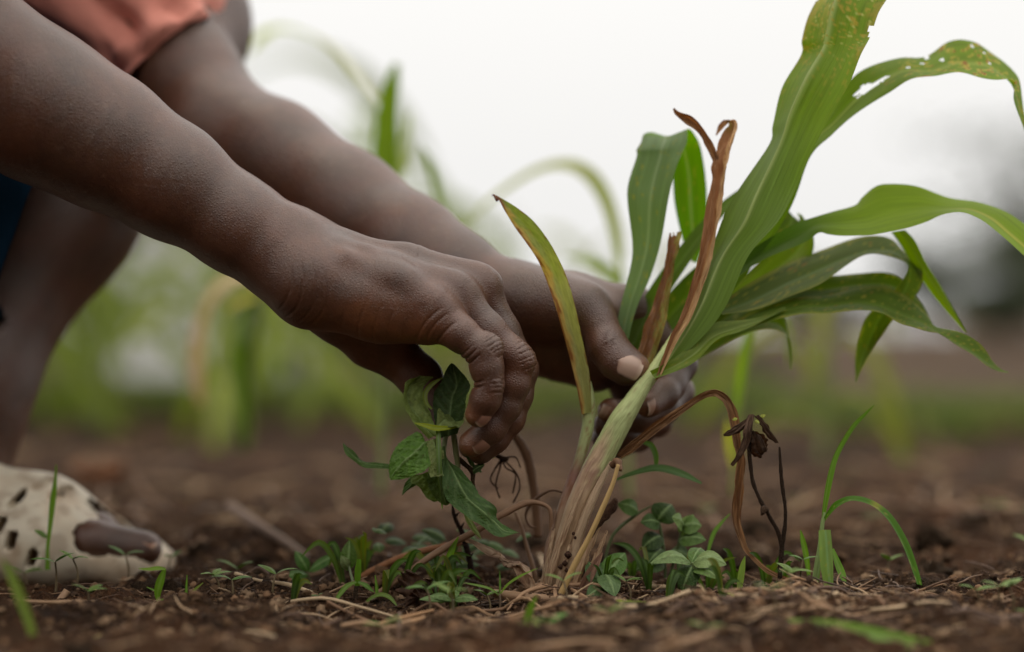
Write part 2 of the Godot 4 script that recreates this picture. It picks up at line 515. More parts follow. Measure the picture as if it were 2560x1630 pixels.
func build_person() -> void:
	var base := Vector3(-0.42, 0.0, -0.1)
	var who := thing("person", "person in a salmon shirt and dark blue shorts squatting to pull weeds", "person", base)
	skin = lin("#4f3629"); skin_warm = lin("#5f3a28"); palm = lin("#8a5532")
	var S := store()
	# --- right arm and hand, nearest the camera
	palm_spots = [
		[Vector3(-0.0638, 0.1214, 0.016), 0.034, Vector3(0, -0.9, 0.5), 0.75], [Vector3(-0.0876, 0.1302, 0.014), 0.024, Vector3(0, -0.8, 0.6), 0.6], [Vector3(-0.0441, 0.1194, 0.016), 0.026, Vector3(0, -0.9, 0.4), 0.75],
		[Vector3(-0.0654, 0.1091, -0.01), 0.05, Vector3(0.2, 0.1, 1), 0.45], [Vector3(-0.0223, 0.0851, 0.02), 0.013, Vector3(-1, -0.3, 0.3), 0.8], [Vector3(-0.0246, 0.0679, 0.01), 0.016, Vector3(-1, -0.5, 0.4), 0.7],
		[Vector3(-0.0194, 0.1038, 0.02), 0.014, Vector3(-1, -0.2, 0.2), 0.5]]
	body_clear()
	chain([Vector4(-0.1052, 0.157, 0.011, 0.0185), Vector4(-0.1274, 0.1724, 0.011, 0.0205), Vector4(-0.1589, 0.1935, 0.012, 0.0255), Vector4(-0.1899, 0.212, 0.015, 0.03), Vector4(-0.2164, 0.2263, 0.02, 0.033), Vector4(-0.2452, 0.2475, 0.03, 0.035)], 0)
	chain([Vector4(-0.1046, 0.1618, -0.014, 0.0185), Vector4(-0.1306, 0.175, -0.014, 0.0205), Vector4(-0.1631, 0.1967, -0.014, 0.025), Vector4(-0.1951, 0.2154, -0.012, 0.03), Vector4(-0.2226, 0.2311, -0.008, 0.033), Vector4(-0.2528, 0.2523, 0, 0.035)], 0)
	chain([Vector4(-0.0971, 0.1691, 0.013, 0.009), Vector4(-0.1015, 0.1723, 0.013, 0.008)], 0)
	chain([Vector4(-0.1052, 0.157, 0.011, 0.018), Vector4(-0.0927, 0.15, 0.012, 0.0175), Vector4(-0.0602, 0.1447, 0.01, 0.013), Vector4(-0.0256, 0.139, 0.009, 0.0094)], 0)
	chain([Vector4(-0.104, 0.1607, -0.012, 0.018), Vector4(-0.091, 0.155, -0.002, 0.0165), Vector4(-0.053, 0.149, -0.004, 0.0124), Vector4(-0.0153, 0.1434, -0.006, 0.0092)], 0)
	chain([Vector4(-0.104, 0.1607, -0.012, 0.018), Vector4(-0.091, 0.1568, -0.018, 0.015), Vector4(-0.0176, 0.1421, -0.024, 0.0094)], 0)
	chain([Vector4(-0.1052, 0.157, 0.011, 0.017), Vector4(-0.0941, 0.1465, 0.018, 0.016), Vector4(-0.0655, 0.139, 0.02, 0.013), Vector4(-0.0364, 0.1322, 0.021, 0.0102)], 0)
	chain([Vector4(-0.0925, 0.1395, 0.014, 0.013), Vector4(-0.0617, 0.132, 0.017, 0.0106), Vector4(-0.0401, 0.1288, 0.018, 0.0104)], 0)
	chain([Vector4(-0.0928, 0.1413, 0, 0.014), Vector4(-0.0819, 0.1364, -0.014, 0.016), Vector4(-0.0662, 0.1202, -0.022, 0.014)], 0)
	chain([Vector4(-0.0811, 0.1514, -0.004, 0.014), Vector4(-0.0492, 0.1354, -0.008, 0.013), Vector4(-0.0291, 0.1324, -0.01, 0.011)], 0)
	# veins and sinews under the skin
	chain([Vector4(-0.0747, 0.1576, 0.0268, 0.001), Vector4(-0.0591, 0.1502, 0.0272, 0.0012), Vector4(-0.0475, 0.1471, 0.0258, 0.0012), Vector4(-0.0378, 0.1405, 0.0262, 0.001)], 0)
	chain([Vector4(-0.0675, 0.1591, 0.0188, 0.001), Vector4(-0.0534, 0.1483, 0.0252, 0.0012), Vector4(-0.0436, 0.1385, 0.0278, 0.001)], 0)
	chain([Vector4(-0.0806, 0.1648, 0.002, 0.0022), Vector4(-0.0488, 0.1581, 0.001, 0.0024), Vector4(-0.0189, 0.151, -0.004, 0.0034)], 0)
	chain([Vector4(-0.0775, 0.1611, 0.016, 0.002), Vector4(-0.0539, 0.1536, 0.0165, 0.0022), Vector4(-0.0284, 0.1466, 0.014, 0.0032)], 0)
	slim = 0.95
	chain([Vector4(-0.036, 0.1322, 0.021, 0.01), Vector4(-0.0238, 0.1226, 0.0245, 0.0085), Vector4(-0.0152, 0.1156, 0.026, 0.0077), Vector4(-0.0121, 0.1129, 0.026, 0.0074), Vector4(-0.0115, 0.1066, 0.026, 0.0077), Vector4(-0.0101, 0.099, 0.026, 0.0065), Vector4(-0.0121, 0.0926, 0.0248, 0.0071), Vector4(-0.0156, 0.0854, 0.0225, 0.0063)], 1)
	chain([Vector4(-0.0256, 0.1392, 0.009, 0.0096), Vector4(-0.0111, 0.1237, 0.011, 0.0086), Vector4(-0.0008, 0.1131, 0.012, 0.0083), Vector4(0.0024, 0.1095, 0.012, 0.008), Vector4(0.0006, 0.0992, 0.012, 0.008), Vector4(-0.0026, 0.0885, 0.0115, 0.007), Vector4(-0.0099, 0.0786, 0.011, 0.0074), Vector4(-0.0188, 0.0711, 0.01, 0.0065)], 2)
	chain([Vector4(-0.0153, 0.1434, -0.006, 0.0096), Vector4(-0.0048, 0.1233, -0.006, 0.0088), Vector4(0.004, 0.1056, -0.006, 0.0086), Vector4(0.0022, 0.0931, -0.006, 0.0078), Vector4(-0.0014, 0.0821, -0.005, 0.0076), Vector4(-0.0084, 0.0731, -0.004, 0.0072), Vector4(-0.0148, 0.0671, -0.003, 0.0066)], 3)
	chain([Vector4(-0.0176, 0.1417, -0.024, 0.0096), Vector4(0.0002, 0.1044, -0.022, 0.0086), Vector4(-0.0053, 0.0815, -0.018, 0.0076), Vector4(-0.0194, 0.069, -0.013, 0.0066)], 4)
	chain([Vector4(-0.0662, 0.1202, -0.022, 0.014), Vector4(-0.056, 0.112, -0.022, 0.011), Vector4(-0.044, 0.1012, -0.019, 0.0104), Vector4(-0.0384, 0.0908, -0.015, 0.0094), Vector4(-0.0331, 0.0804, -0.01, 0.0076)], 5)
	# bony knuckles
	chain([Vector4(-0.0105, 0.1179, 0.027, 0.0054), Vector4(-0.0086, 0.1168, 0.027, 0.0052)], 1)
	chain([Vector4(0.0039, 0.1123, 0.014, 0.0058), Vector4(0.0059, 0.1103, 0.014, 0.0054)], 2)
	chain([Vector4(-0.0141, 0.147, -0.004, 0.0072), Vector4(-0.0116, 0.1458, -0.004, 0.0068)], 3)
	chain([Vector4(-0.0249, 0.1427, 0.011, 0.0066), Vector4(-0.0225, 0.1411, 0.011, 0.006)], 2)
	chain([Vector4(-0.0351, 0.1362, 0.024, 0.007), Vector4(-0.0328, 0.1347, 0.024, 0.0064)], 1)
	# knuckle folds
	folds(Vector3(-0.0101, 0.116, 0.03), Vector3(-0.0105, 0.098, 0.026) - Vector3(-0.0238, 0.1222, 0.0245), Vector3(0.75, 0.62, 0.35), 0.0135, [-0.0092, -0.0071, -0.0053, -0.0038, -0.0012, 0.0011, 0.0027, 0.0055], 0.00028, 0.00042, 0.35)
	folds(Vector3(0.0039, 0.1119, 0.015), Vector3(-0.0028, 0.0877, 0.0115) - Vector3(-0.0111, 0.1233, 0.011), Vector3(0.82, 0.55, 0.35), 0.0145, [-0.0105, -0.0082, -0.0064, -0.0043, -0.0019, 0.0009, 0.0026, 0.0058], 0.00028, 0.00042, 0.35)
	folds(Vector3(-0.0089, 0.0991, 0.029), Vector3(-0.1, -1, 0), Vector3(0.9, 0.1, 0.5), 0.009, [-0.003, -0.001, 0.001, 0.003], 0.00022, 0.0004, 0.3)
	folds(Vector3(-0.016, 0.1121, 0.026), Vector3(-0.0105, 0.098, 0.026) - Vector3(-0.0238, 0.1222, 0.0245), Vector3(-0.8, -0.5, 0.5), 0.011, [-0.004, -0.0015, 0.0012], 0.0006, 0.0005, -0.2)
	folds(Vector3(-0.0152, 0.099, 0.026), Vector3(0, -1, 0), Vector3(-0.9, 0, 0.5), 0.010, [-0.0012, 0.001], 0.0007, 0.0005, -0.2)
	folds(Vector3(-0.0339, 0.1253, 0.026), Vector3(1, -0.75, 0), Vector3(-0.1, -0.5, 0.9), 0.018, [-0.006, -0.002, 0.0035], 0.0004, 0.0007, 0.2)
	folds(Vector3(-0.0582, 0.1273, 0.027), Vector3(1, -0.25, 0), Vector3(-0.1, -0.6, 0.8), 0.03, [-0.019, -0.011, -0.004, 0.002, 0.009, 0.015], 0.00022, 0.0006, 0.1)
	folds(Vector3(-0.0902, 0.1389, 0.028), Vector3(1, -0.4, 0), Vector3(-0.1, -0.4, 0.9), 0.026, [-0.011, -0.005, 0.001, 0.006], 0.00028, 0.0007, -0.25)
	nets(S, Vector3(-0.30, 0.03, -0.060), Vector3(0.03, 0.33, 0.085), 0.0008, skin_at)
	slim = 1.0
	# --- left arm and hand round the maize
	palm_spots = [[Vector3(0.0202, 0.1085, -0.05), 0.04, Vector3(0.2, -0.4, 1), 0.35], [Vector3(0.0454, 0.0842, -0.028), 0.012, Vector3(-0.5, 0.2, 0.8), 0.7], [Vector3(0.0636, 0.0875, -0.022), 0.011, Vector3(-0.6, 0, 0.8), 0.6], [Vector3(0.0629, 0.1046, -0.012), 0.009, Vector3(0.8, -0.4, 0.4), 0.7]]
	body_clear()
	kSide = 0.0014
	chain([Vector4(-0.1901, 0.2826, -0.175, 0.031), Vector4(-0.1803, 0.2603, -0.165, 0.031), Vector4(-0.1616, 0.2285, -0.148, 0.033), Vector4(-0.1277, 0.2153, -0.132, 0.03), Vector4(-0.0872, 0.1877, -0.107, 0.029), Vector4(-0.0528, 0.1646, -0.082, 0.0265), Vector4(-0.0307, 0.1519, -0.067, 0.022), Vector4(-0.003, 0.139, -0.054, 0.017)], 0)
	chain([Vector4(-0.1834, 0.2626, -0.185, 0.031), Vector4(-0.1647, 0.2293, -0.17, 0.033), Vector4(-0.1299, 0.2162, -0.152, 0.029), Vector4(-0.0888, 0.1879, -0.127, 0.027), Vector4(-0.0539, 0.1645, -0.104, 0.024), Vector4(-0.0313, 0.1514, -0.088, 0.02), Vector4(-0.003, 0.1377, -0.074, 0.016)], 0)
	chain([Vector4(-0.1674, 0.2438, -0.14, 0.012), Vector4(-0.1489, 0.2371, -0.13, 0.009), Vector4(-0.1314, 0.2242, -0.125, 0.008)], 0)
	chain([Vector4(-0.003, 0.139, -0.054, 0.017), Vector4(0.0044, 0.1384, -0.058, 0.016), Vector4(0.0288, 0.1371, -0.058, 0.0136), Vector4(0.0601, 0.1354, -0.058, 0.0098)], 0)
	chain([Vector4(-0.003, 0.1377, -0.074, 0.016), Vector4(0.0034, 0.1321, -0.072, 0.016), Vector4(0.0636, 0.1257, -0.074, 0.0098)], 0)
	chain([Vector4(-0.003, 0.1377, -0.074, 0.016), Vector4(0.0017, 0.1263, -0.078, 0.015), Vector4(0.0621, 0.1144, -0.085, 0.0096)], 0)
	chain([Vector4(0.0013, 0.1242, -0.074, 0.015), Vector4(0.0558, 0.1045, -0.09, 0.009)], 0)
	chain([Vector4(0.0044, 0.1327, -0.058, 0.015), Vector4(0.0172, 0.1189, -0.064, 0.016), Vector4(0.0419, 0.1064, -0.07, 0.013)], 0)
	chain([Vector4(0.0023, 0.1383, -0.052, 0.014), Vector4(0.0113, 0.1374, -0.044, 0.0135), Vector4(0.0261, 0.1352, -0.036, 0.0124), Vector4(0.0359, 0.1344, -0.032, 0.0114)], 0)
	chain([Vector4(0.0265, 0.1358, -0.05, 0.012), Vector4(0.0454, 0.1305, -0.05, 0.009)], 0)
	chain([Vector4(0.0359, 0.1344, -0.032, 0.0114), Vector4(0.0415, 0.1273, -0.027, 0.009), Vector4(0.0456, 0.1167, -0.022, 0.0096), Vector4(0.0505, 0.1098, -0.019, 0.0092), Vector4(0.0553, 0.1066, -0.017, 0.0086), Vector4(0.0591, 0.1054, -0.0155, 0.007)], 1)
	chain([Vector4(0.0601, 0.1354, -0.058, 0.0098), Vector4(0.0728, 0.12, -0.058, 0.0088), Vector4(0.0834, 0.1066, -0.058, 0.0084), Vector4(0.0776, 0.097, -0.046, 0.0076), Vector4(0.0735, 0.0929, -0.038, 0.0076), Vector4(0.0661, 0.0879, -0.027, 0.0064)], 2)
	chain([Vector4(0.0636, 0.1257, -0.074, 0.0098), Vector4(0.0833, 0.0926, -0.074, 0.0084), Vector4(0.0755, 0.085, -0.06, 0.0076), Vector4(0.0622, 0.0812, -0.05, 0.0076), Vector4(0.048, 0.0847, -0.034, 0.0064)], 3)
	chain([Vector4(0.0621, 0.1144, -0.085, 0.0096), Vector4(0.0733, 0.0775, -0.085, 0.008), Vector4(0.0567, 0.0724, -0.066, 0.0072), Vector4(0.0462, 0.0772, -0.046, 0.0062)], 4)
	chain([Vector4(0.0558, 0.1045, -0.09, 0.009), Vector4(0.0645, 0.069, -0.09, 0.0072), Vector4(0.0527, 0.0663, -0.072, 0.0066), Vector4(0.0452, 0.0703, -0.056, 0.0058)], 5)
	folds(Vector3(0.0453, 0.118, -0.012), Vector3(0.0505, 0.1098, -0.019) - Vector3(0.0415, 0.1273, -0.027), Vector3(0.1, 0.25, 1), 0.016, [-0.009, -0.0066, -0.0045, -0.0022, 0.0002, 0.0026], 0.00055, 0.0006, -0.25)
	nets(S, Vector3(-0.20, 0.05, -0.222), Vector3(0.115, 0.315, 0.004), 0.0021, skin_at)
	# --- legs, trunk and neck
	palm_spots = []
	body_clear()
	kTrunk = 0.03
	chain([Vector4(-0.297, 0.04, -0.135, 0.027), Vector4(-0.293, 0.09, -0.145, 0.027), Vector4(-0.254, 0.19, -0.19, 0.039), Vector4(-0.200, 0.300, -0.224, 0.043), Vector4(-0.36, 0.31, -0.2, 0.06), Vector4(-0.58, 0.24, -0.15, 0.085)], 0)
	chain([Vector4(-0.60, 0.08, 0.02, 0.032), Vector4(-0.52, 0.21, 0.01, 0.042), Vector4(-0.47, 0.30, 0.0, 0.044), Vector4(-0.60, 0.25, -0.05, 0.08)], 0)
	chain([Vector4(-0.60, 0.24, -0.10, 0.11), Vector4(-0.46, 0.40, -0.09, 0.10), Vector4(-0.32, 0.52, -0.08, 0.10), Vector4(-0.24, 0.57, -0.08, 0.05), Vector4(-0.17, 0.63, -0.08, 0.05)], 0)
	chain([Vector4(-0.32, 0.53, -0.08, 0.07), Vector4(-0.33, 0.48, -0.19, 0.045), Vector4(-0.262, 0.38, -0.19, 0.038), Vector4(-0.190, 0.275, -0.175, 0.030)], 0)
	chain([Vector4(-0.32, 0.53, -0.08, 0.07), Vector4(-0.36, 0.48, 0.04, 0.045), Vector4(-0.33, 0.37, 0.035, 0.038), Vector4(-0.268, 0.257, 0.016, 0.0355)], 0)
	chain([Vector4(-0.16, 0.66, -0.08, 0.075), Vector4(-0.12, 0.71, -0.08, 0.085)], 0)
	chain([Vector4(-0.10, 0.62, -0.08, 0.04), Vector4(-0.06, 0.645, -0.08, 0.012)], 0)
	nets(S, Vector3(-0.75, 0.02, -0.32), Vector3(0.0, 0.85, 0.12), 0.006, skin_at)
	# --- left foot, toes showing at the open front of the clog
	kTrunk = 0.012
	body_clear()
	chain([Vector4(-0.36, 0.022, -0.125, 0.021), Vector4(-0.302, 0.029, -0.122, 0.021), Vector4(-0.246, 0.018, -0.115, 0.0165), Vector4(-0.220, 0.015, -0.118, 0.0135)], 0)
	chain([Vector4(-0.316, 0.030, -0.128, 0.022), Vector4(-0.295, 0.08, -0.142, 0.027)], 0)
	chain([Vector4(-0.236, 0.017, -0.097, 0.011), Vector4(-0.214, 0.0155, -0.092, 0.0105), Vector4(-0.189, 0.0115, -0.094, 0.0090)], 1)
	for i in 4:
		var z := -0.1140 - i * 0.0122
		var x := -0.200 - i * 0.007
		chain([Vector4(x - 0.026, 0.017, z, 0.008), Vector4(x - 0.010, 0.014, z, 0.0068), Vector4(x, 0.010, z, 0.0062)], 2 + i)
	nets(S, Vector3(-0.38, -0.005, -0.19), Vector3(-0.16, 0.12, -0.06), 0.0022, skin_at)
	kTrunk = 0.010
	for i in S.v.size(): S.v[i] -= base
	var skin_part := put(who, "body", made(S.v, S.i, S.c, PackedVector2Array(), S.n), M.skin)
	# --- fingernails
	nail(skin_part, Vector3(-0.0117, 0.0827, 0.0271), Vector3(-0.55, -0.8, -0.1), Vector3(0.62, -0.45, 0.65), 0.0085, 0.0072, lin("#966e5c"))
	nail(skin_part, Vector3(-0.013, 0.0692, 0.0153), Vector3(-0.76, -0.65, -0.05), Vector3(0.47, -0.55, 0.69), 0.0095, 0.0085, lin("#8f6a58"))
	nail(skin_part, Vector3(0.0558, 0.1072, -0.0071), Vector3(0.0601, 0.1048, -0.0155) - Vector3(0.048, 0.1106, -0.017), Vector3(0.06, 0.12, 0.98), 0.0125, 0.0112, lin("#b09484"))
	nail(skin_part, Vector3(0.0688, 0.0869, -0.0212), Vector3(0.0661, 0.0879, -0.027) - Vector3(0.0735, 0.0929, -0.038), Vector3(0.62, -0.28, 0.72), 0.0085, 0.0082, lin("#a5806f"))
	nail(skin_part, Vector3(0.0469, 0.0833, -0.0282), Vector3(-0.9, 0.25, 0.4), Vector3(0.2, -0.45, 0.9), 0.009, 0.008, lin("#b08c7a"))
	nail(skin_part, Vector3(-0.1855, 0.0178, -0.0895), Vector3(1, -0.45, 0), Vector3(0.45, 0.8, 0.4), 0.010, 0.0105, lin("#b98a70"))
	# --- salmon shirt
	var sh := store()
	var salmon := lin("#de9484")
	garment(sh, [Vector4(-0.36, 0.53, -0.14, 0.085), Vector4(-0.335, 0.48, -0.19, 0.072), Vector4(-0.284, 0.40, -0.192, 0.062), Vector4(-0.252, 0.325, -0.185, 0.050), Vector4(-0.206, 0.286, -0.178, 0.0445), Vector4(-0.189, 0.268, -0.175, 0.0425)], 60, 60, 1.0, 0.0085, 1.3, salmon)
	garment(sh, [Vector4(-0.33, 0.54, -0.01, 0.085), Vector4(-0.36, 0.48, 0.04, 0.072), Vector4(-0.345, 0.42, 0.038, 0.062), Vector4(-0.336, 0.385, 0.036, 0.052)], 30, 36, 1.0, 0.0042, 4.1, salmon)
	garment(sh, [Vector4(-0.64, 0.20, -0.10, 0.15), Vector4(-0.53, 0.35, -0.09, 0.135), Vector4(-0.41, 0.46, -0.08, 0.14), Vector4(-0.30, 0.54, -0.08, 0.125), Vector4(-0.245, 0.575, -0.08, 0.07)], 40, 48, 1.0, 0.006, 2.2, salmon)
	cloth(who, "shirt", sh, M.shirt)
	# --- blue shorts
	var so := store()
	var blue := lin("#12324a")
	garment(so, [Vector4(-0.66, 0.20, -0.12, 0.12), Vector4(-0.52, 0.25, -0.165, 0.10), Vector4(-0.42, 0.255, -0.170, 0.098), Vector4(-0.31, 0.222, -0.150, 0.085), Vector4(-0.240, 0.192, -0.146, 0.074)], 30, 40, 1.0, 0.006, 0.4, blue)
	garment(so, [Vector4(-0.66, 0.20, -0.08, 0.12), Vector4(-0.60, 0.25, -0.04, 0.10), Vector4(-0.52, 0.285, -0.01, 0.075)], 24, 40, 1.0, 0.006, 3.4, blue)
	cloth(who, "shorts", so, M.shorts)
	# --- clog on the left foot
	var K := store()
	body_clear()
	kTrunk = 0.014
	kRoot = 0.008
	chain([Vector4(-0.365, 0.022, -0.125, 0.028), Vector4(-0.302, 0.033, -0.122, 0.0280), Vector4(-0.246, 0.022, -0.116, 0.0235), Vector4(-0.214, 0.012, -0.116, 0.0170)], 0)
	chain([Vector4(-0.32, 0.016, -0.100, 0.022), Vector4(-0.245, 0.013, -0.094, 0.0205), Vector4(-0.200, 0.006, -0.096, 0.0125)], 0)
	chain([Vector4(-0.32, 0.016, -0.145, 0.022), Vector4(-0.255, 0.013, -0.148, 0.0205), Vector4(-0.218, 0.006, -0.148, 0.0125)], 0)
	chain([Vector4(-0.196, 0.001, -0.098, 0.0105), Vector4(-0.193, 0.001, -0.128, 0.0105), Vector4(-0.212, 0.001, -0.15, 0.0105)], 0)
	# the hollow for the foot, the toe opening and the slots
	chain([Vector4(-0.365, 0.026, -0.125, 0.0245), Vector4(-0.302, 0.034, -0.122, 0.0252), Vector4(-0.246, 0.022, -0.116, 0.0208), Vector4(-0.205, 0.016, -0.112, 0.0125)], 100)
	chain([Vector4(-0.318, 0.05, -0.126, 0.032), Vector4(-0.305, 0.12, -0.14, 0.038)], 100)
	chain([Vector4(-0.218, 0.016, -0.088, 0.0092), Vector4(-0.172, 0.017, -0.096, 0.0125)], 100)
	chain([Vector4(-0.210, 0.019, -0.102, 0.008), Vector4(-0.178, 0.018, -0.132, 0.012)], 100)
	for s in [[Vector3(-0.2461, 0.0428, -0.085), Vector3(-0.24, 0.0468, -0.095)], [Vector3(-0.2363, 0.038, -0.085), Vector3(-0.2308, 0.0416, -0.095)], [Vector3(-0.2529, 0.015, -0.07), Vector3(-0.2515, 0.0203, -0.075)], [Vector3(-0.2427, 0.0065, -0.07), Vector3(-0.241, 0.0118, -0.07)], [Vector3(-0.2598, 0.0225, -0.07), Vector3(-0.2583, 0.027, -0.08)], [Vector3(-0.2557, 0.0345, -0.08), Vector3(-0.2515, 0.0395, -0.085)]]:
		for k in 8:
			var dz := 0.014 - k * 0.004
			chain([Vector4(s[0].x, s[0].y, s[0].z + dz, 0.0025), Vector4(s[1].x, s[1].y, s[1].z + dz, 0.0025)], 100)
	fcut = [1]
	nets(K, Vector3(-0.39, -0.012, -0.19), Vector3(-0.15, 0.11, -0.055), 0.0022, func(p: Vector3, _n: Vector3) -> Color:
		var c := lin("#d6cbb6").lerp(lin("#b8936c"), clampf(0.30 + 0.7 * n_mid.get_noise_3dv(p * 160.0) - p.y * 8.0, 0.0, 0.6))
		c = c.lerp(lin("#8a6a4e"), smoothstep(0.12, 0.3, n_mid.get_noise_3dv(p * 300.0 + Vector3(40, 0, 9))) * 0.4)
		return c * (1.0 + 0.15 * n_fine.get_noise_3dv(p * 300.0)))
	fcut = []
	kTrunk = 0.010; kRoot = 0.006
	for i in K.v.size(): K.v[i] -= base
	put(who, "clog", made(K.v, K.i, K.c, PackedVector2Array(), K.n), M.clog)

# ---------------------------------------------------------------- the maize in the left hand
func blotch(t: float, s: float, f: float, seed_: float) -> float:
	return n_mid.get_noise_3d(t * f * 5.0, s * f, seed_ * 17.0)

func green(base: Color, rib: Color, spots: float, seed_: float, edge := 0.0) -> Callable:
	base = Color(base.r * 1.45, base.g * 1.16, base.b * 0.72)
	var brown := lin("#a5763a"); var yellow := lin("#b9b04a")
	return func(t: float, s: float) -> Color:
		var c := base * (1.0 + 0.28 * n_fine.get_noise_3d(t * 12.0, s * 46.0, seed_ * 9.0))
		c = c.lerp(rib, exp(-s * s * 90.0) * 0.75)
		if spots > 0.0:
			var b := n_fine.get_noise_3d(t * 260.0, s * 34.0, seed_ * 31.0)
			c = c.lerp(yellow, smoothstep(0.34, 0.5, b) * spots)
			c = c.lerp(brown, smoothstep(0.48, 0.6, b) * spots)
		if edge > 0.0:
			c = c.lerp(yellow, smoothstep(0.80, 0.97, absf(s) + 0.25 * n_fine.get_noise_3d(t * 80.0, s, seed_)) * edge)
		return c

func withered(a: Color, b: Color, seed_: float) -> Callable:
	return func(t: float, s: float) -> Color:
		var f := clampf(0.5 + 1.4 * n_mid.get_noise_3d(t * 30.0, s * 22.0, seed_ * 13.0), 0.0, 1.0)
		return a.lerp(b, f) * (1.0 + 0.3 * n_fine.get_noise_3d(t * 120.0, s * 50.0, seed_))

func bite(list: Array) -> Callable:
	return func(t: float, s: float) -> bool:
		for h in list:
			var x: float = (t - h[0]) / h[2]; var y: float = (s - h[1]) / h[3]
			if x * x + y * y + 0.7 * n_fine.get_noise_2d(t * 400.0, s * 60.0) < 1.0: return true
		return false

func build_maize() -> void:
	var m := thing("maize_plant", "young maize plant with spotted leaves and withered brown blades held by the left hand", "maize plant", Vector3(0.0204, 0.0003, 0))
	var g_mid := lin("#5f7d2c"); var g_dark := lin("#4a6a2a"); var g_grey := lin("#6f8a5c"); var g_lime := lin("#7f9a20"); var rib := lin("#a4b56c")
	var st_green := lin("#b2be84"); var st_tan := lin("#b49a7c"); var st_mauve := lin("#8a5f5c"); var tan_pale := lin("#c2ab8c")
	# stalks
	var main := tube(m, "stalk", [Vector4(0.0185, -0.0016, -0.004, 0.00361), Vector4(0.0201, 0.0058, -0.004, 0.00402), Vector4(0.0229, 0.0159, -0.004, 0.00442), Vector4(0.0293, 0.0377, -0.004, 0.00482), Vector4(0.0362, 0.0529, -0.005, 0.00543), Vector4(0.041, 0.0617, -0.006, 0.00583), Vector4(0.0471, 0.0729, -0.007, 0.00564), Vector4(0.052, 0.082, -0.007, 0.00544), Vector4(0.0577, 0.0906, -0.008, 0.00444), Vector4(0.0622, 0.0974, -0.01, 0.00384), Vector4(0.0692, 0.1066, -0.014, 0.00324), Vector4(0.0789, 0.1212, -0.022, 0.00266)], {
		"ridge": 0.035, "rough": 0.03, "col": func(t: float, g: float) -> Color:
			var c := st_tan.lerp(st_green, smoothstep(0.36, 0.52, t + 0.12 * sin(g * 2.0)))
			c = c.lerp(st_mauve, smoothstep(0.14, 0.0, absf(t - 0.40)) * (0.5 + n_mid.get_noise_2d(t * 60.0, g * 9.0) * 1.6) * 0.6)
			c = c.lerp(lin("#7a5638"), smoothstep(0.15, 0.4, n_fine.get_noise_3d(t * 40.0, cos(g) * 16.0, sin(g) * 16.0)) * 0.35)
			return c.lerp(lin("#6d5442"), smoothstep(0.16, 0.0, t) * 0.55)}, 90, 28)
	# old sheath peeling from the main stalk
	tube(m, "dry_sheath", [Vector4(0.0244, -0.0015, 0, 0.0018), Vector4(0.0268, 0.0114, 0.001, 0.0022), Vector4(0.032, 0.0294, 0.001, 0.0022), Vector4(0.0376, 0.0441, 0, 0.002), Vector4(0.0429, 0.0552, -0.002, 0.0016), Vector4(0.0461, 0.0623, -0.003, 0.001)], {"ridge": 0.12, "rough": 0.15, "mat": M.dry, "tint": lin("#c8b092")}, 50, 14)
	for e in [[Vector3(0.0148, -0.0002, 0.001), Vector3(0.0172, -0.0008, 0.002), Vector3(0.0172, 0.0134, 0.001), Vector3(0.0203, 0.0124, 0.003), Vector3(0.0228, 0.029, 0.001), Vector3(0.0255, 0.0276, 0.003), Vector3(0.0292, 0.0433, 0), Vector3(0.0307, 0.0419, 0.002), Vector3(0.0337, 0.052, -0.002), Vector3(0.0346, 0.0513, 0)], [Vector3(0.0263, -0.0008, 0.002), Vector3(0.0292, -0.0018, 0.001), Vector3(0.0299, 0.012, 0.003), Vector3(0.0336, 0.0102, 0.001), Vector3(0.0351, 0.026, 0.003), Vector3(0.0388, 0.0238, 0.001), Vector3(0.0399, 0.0371, 0.002), Vector3(0.0428, 0.0352, -0.001), Vector3(0.044, 0.0449, 0), Vector3(0.0453, 0.0435, -0.002)], [Vector3(0.0191, -0.0006, 0.004), Vector3(0.0215, -0.0014, 0.004), Vector3(0.0215, 0.0098, 0.004), Vector3(0.0239, 0.009, 0.004), Vector3(0.0251, 0.0197, 0.004), Vector3(0.0271, 0.0185, 0.004), Vector3(0.0267, 0.0245, 0.004), Vector3(0.0281, 0.0233, 0.004)], [Vector3(0.0124, -0.0008, -0.004), Vector3(0.0152, -0.0019, -0.003), Vector3(0.0141, 0.0087, -0.005), Vector3(0.0169, 0.0085, -0.003), Vector3(0.0165, 0.0206, -0.007), Vector3(0.0189, 0.0204, -0.005), Vector3(0.019, 0.0304, -0.009), Vector3(0.0205, 0.0302, -0.007)], [Vector3(0.0296, -0.0018, 0.001), Vector3(0.0316, -0.0023, 0), Vector3(0.0344, 0.0094, 0.001), Vector3(0.0372, 0.0081, 0), Vector3(0.04, 0.0213, 0), Vector3(0.0421, 0.0195, -0.002), Vector3(0.0445, 0.0299, -0.002), Vector3(0.0453, 0.029, -0.003)]]:
		sheet(m, "dry_sheath", e, 44, 12, {"fold": -0.3, "wave": 0.0007, "freq": 30.0 + e[0].x * 300.0, "mat": M.dry, "col": withered(lin("#cdb698"), lin("#9a7c62"), e[0].x * 70.0), "hole": bite([[0.98, 0.3, 0.05, 0.3], [0.94, -0.6, 0.04, 0.3], [0.42, 0.92, 0.03, 0.3], [0.63, -0.95, 0.03, 0.3], [0.2, 0.95, 0.02, 0.25]])})
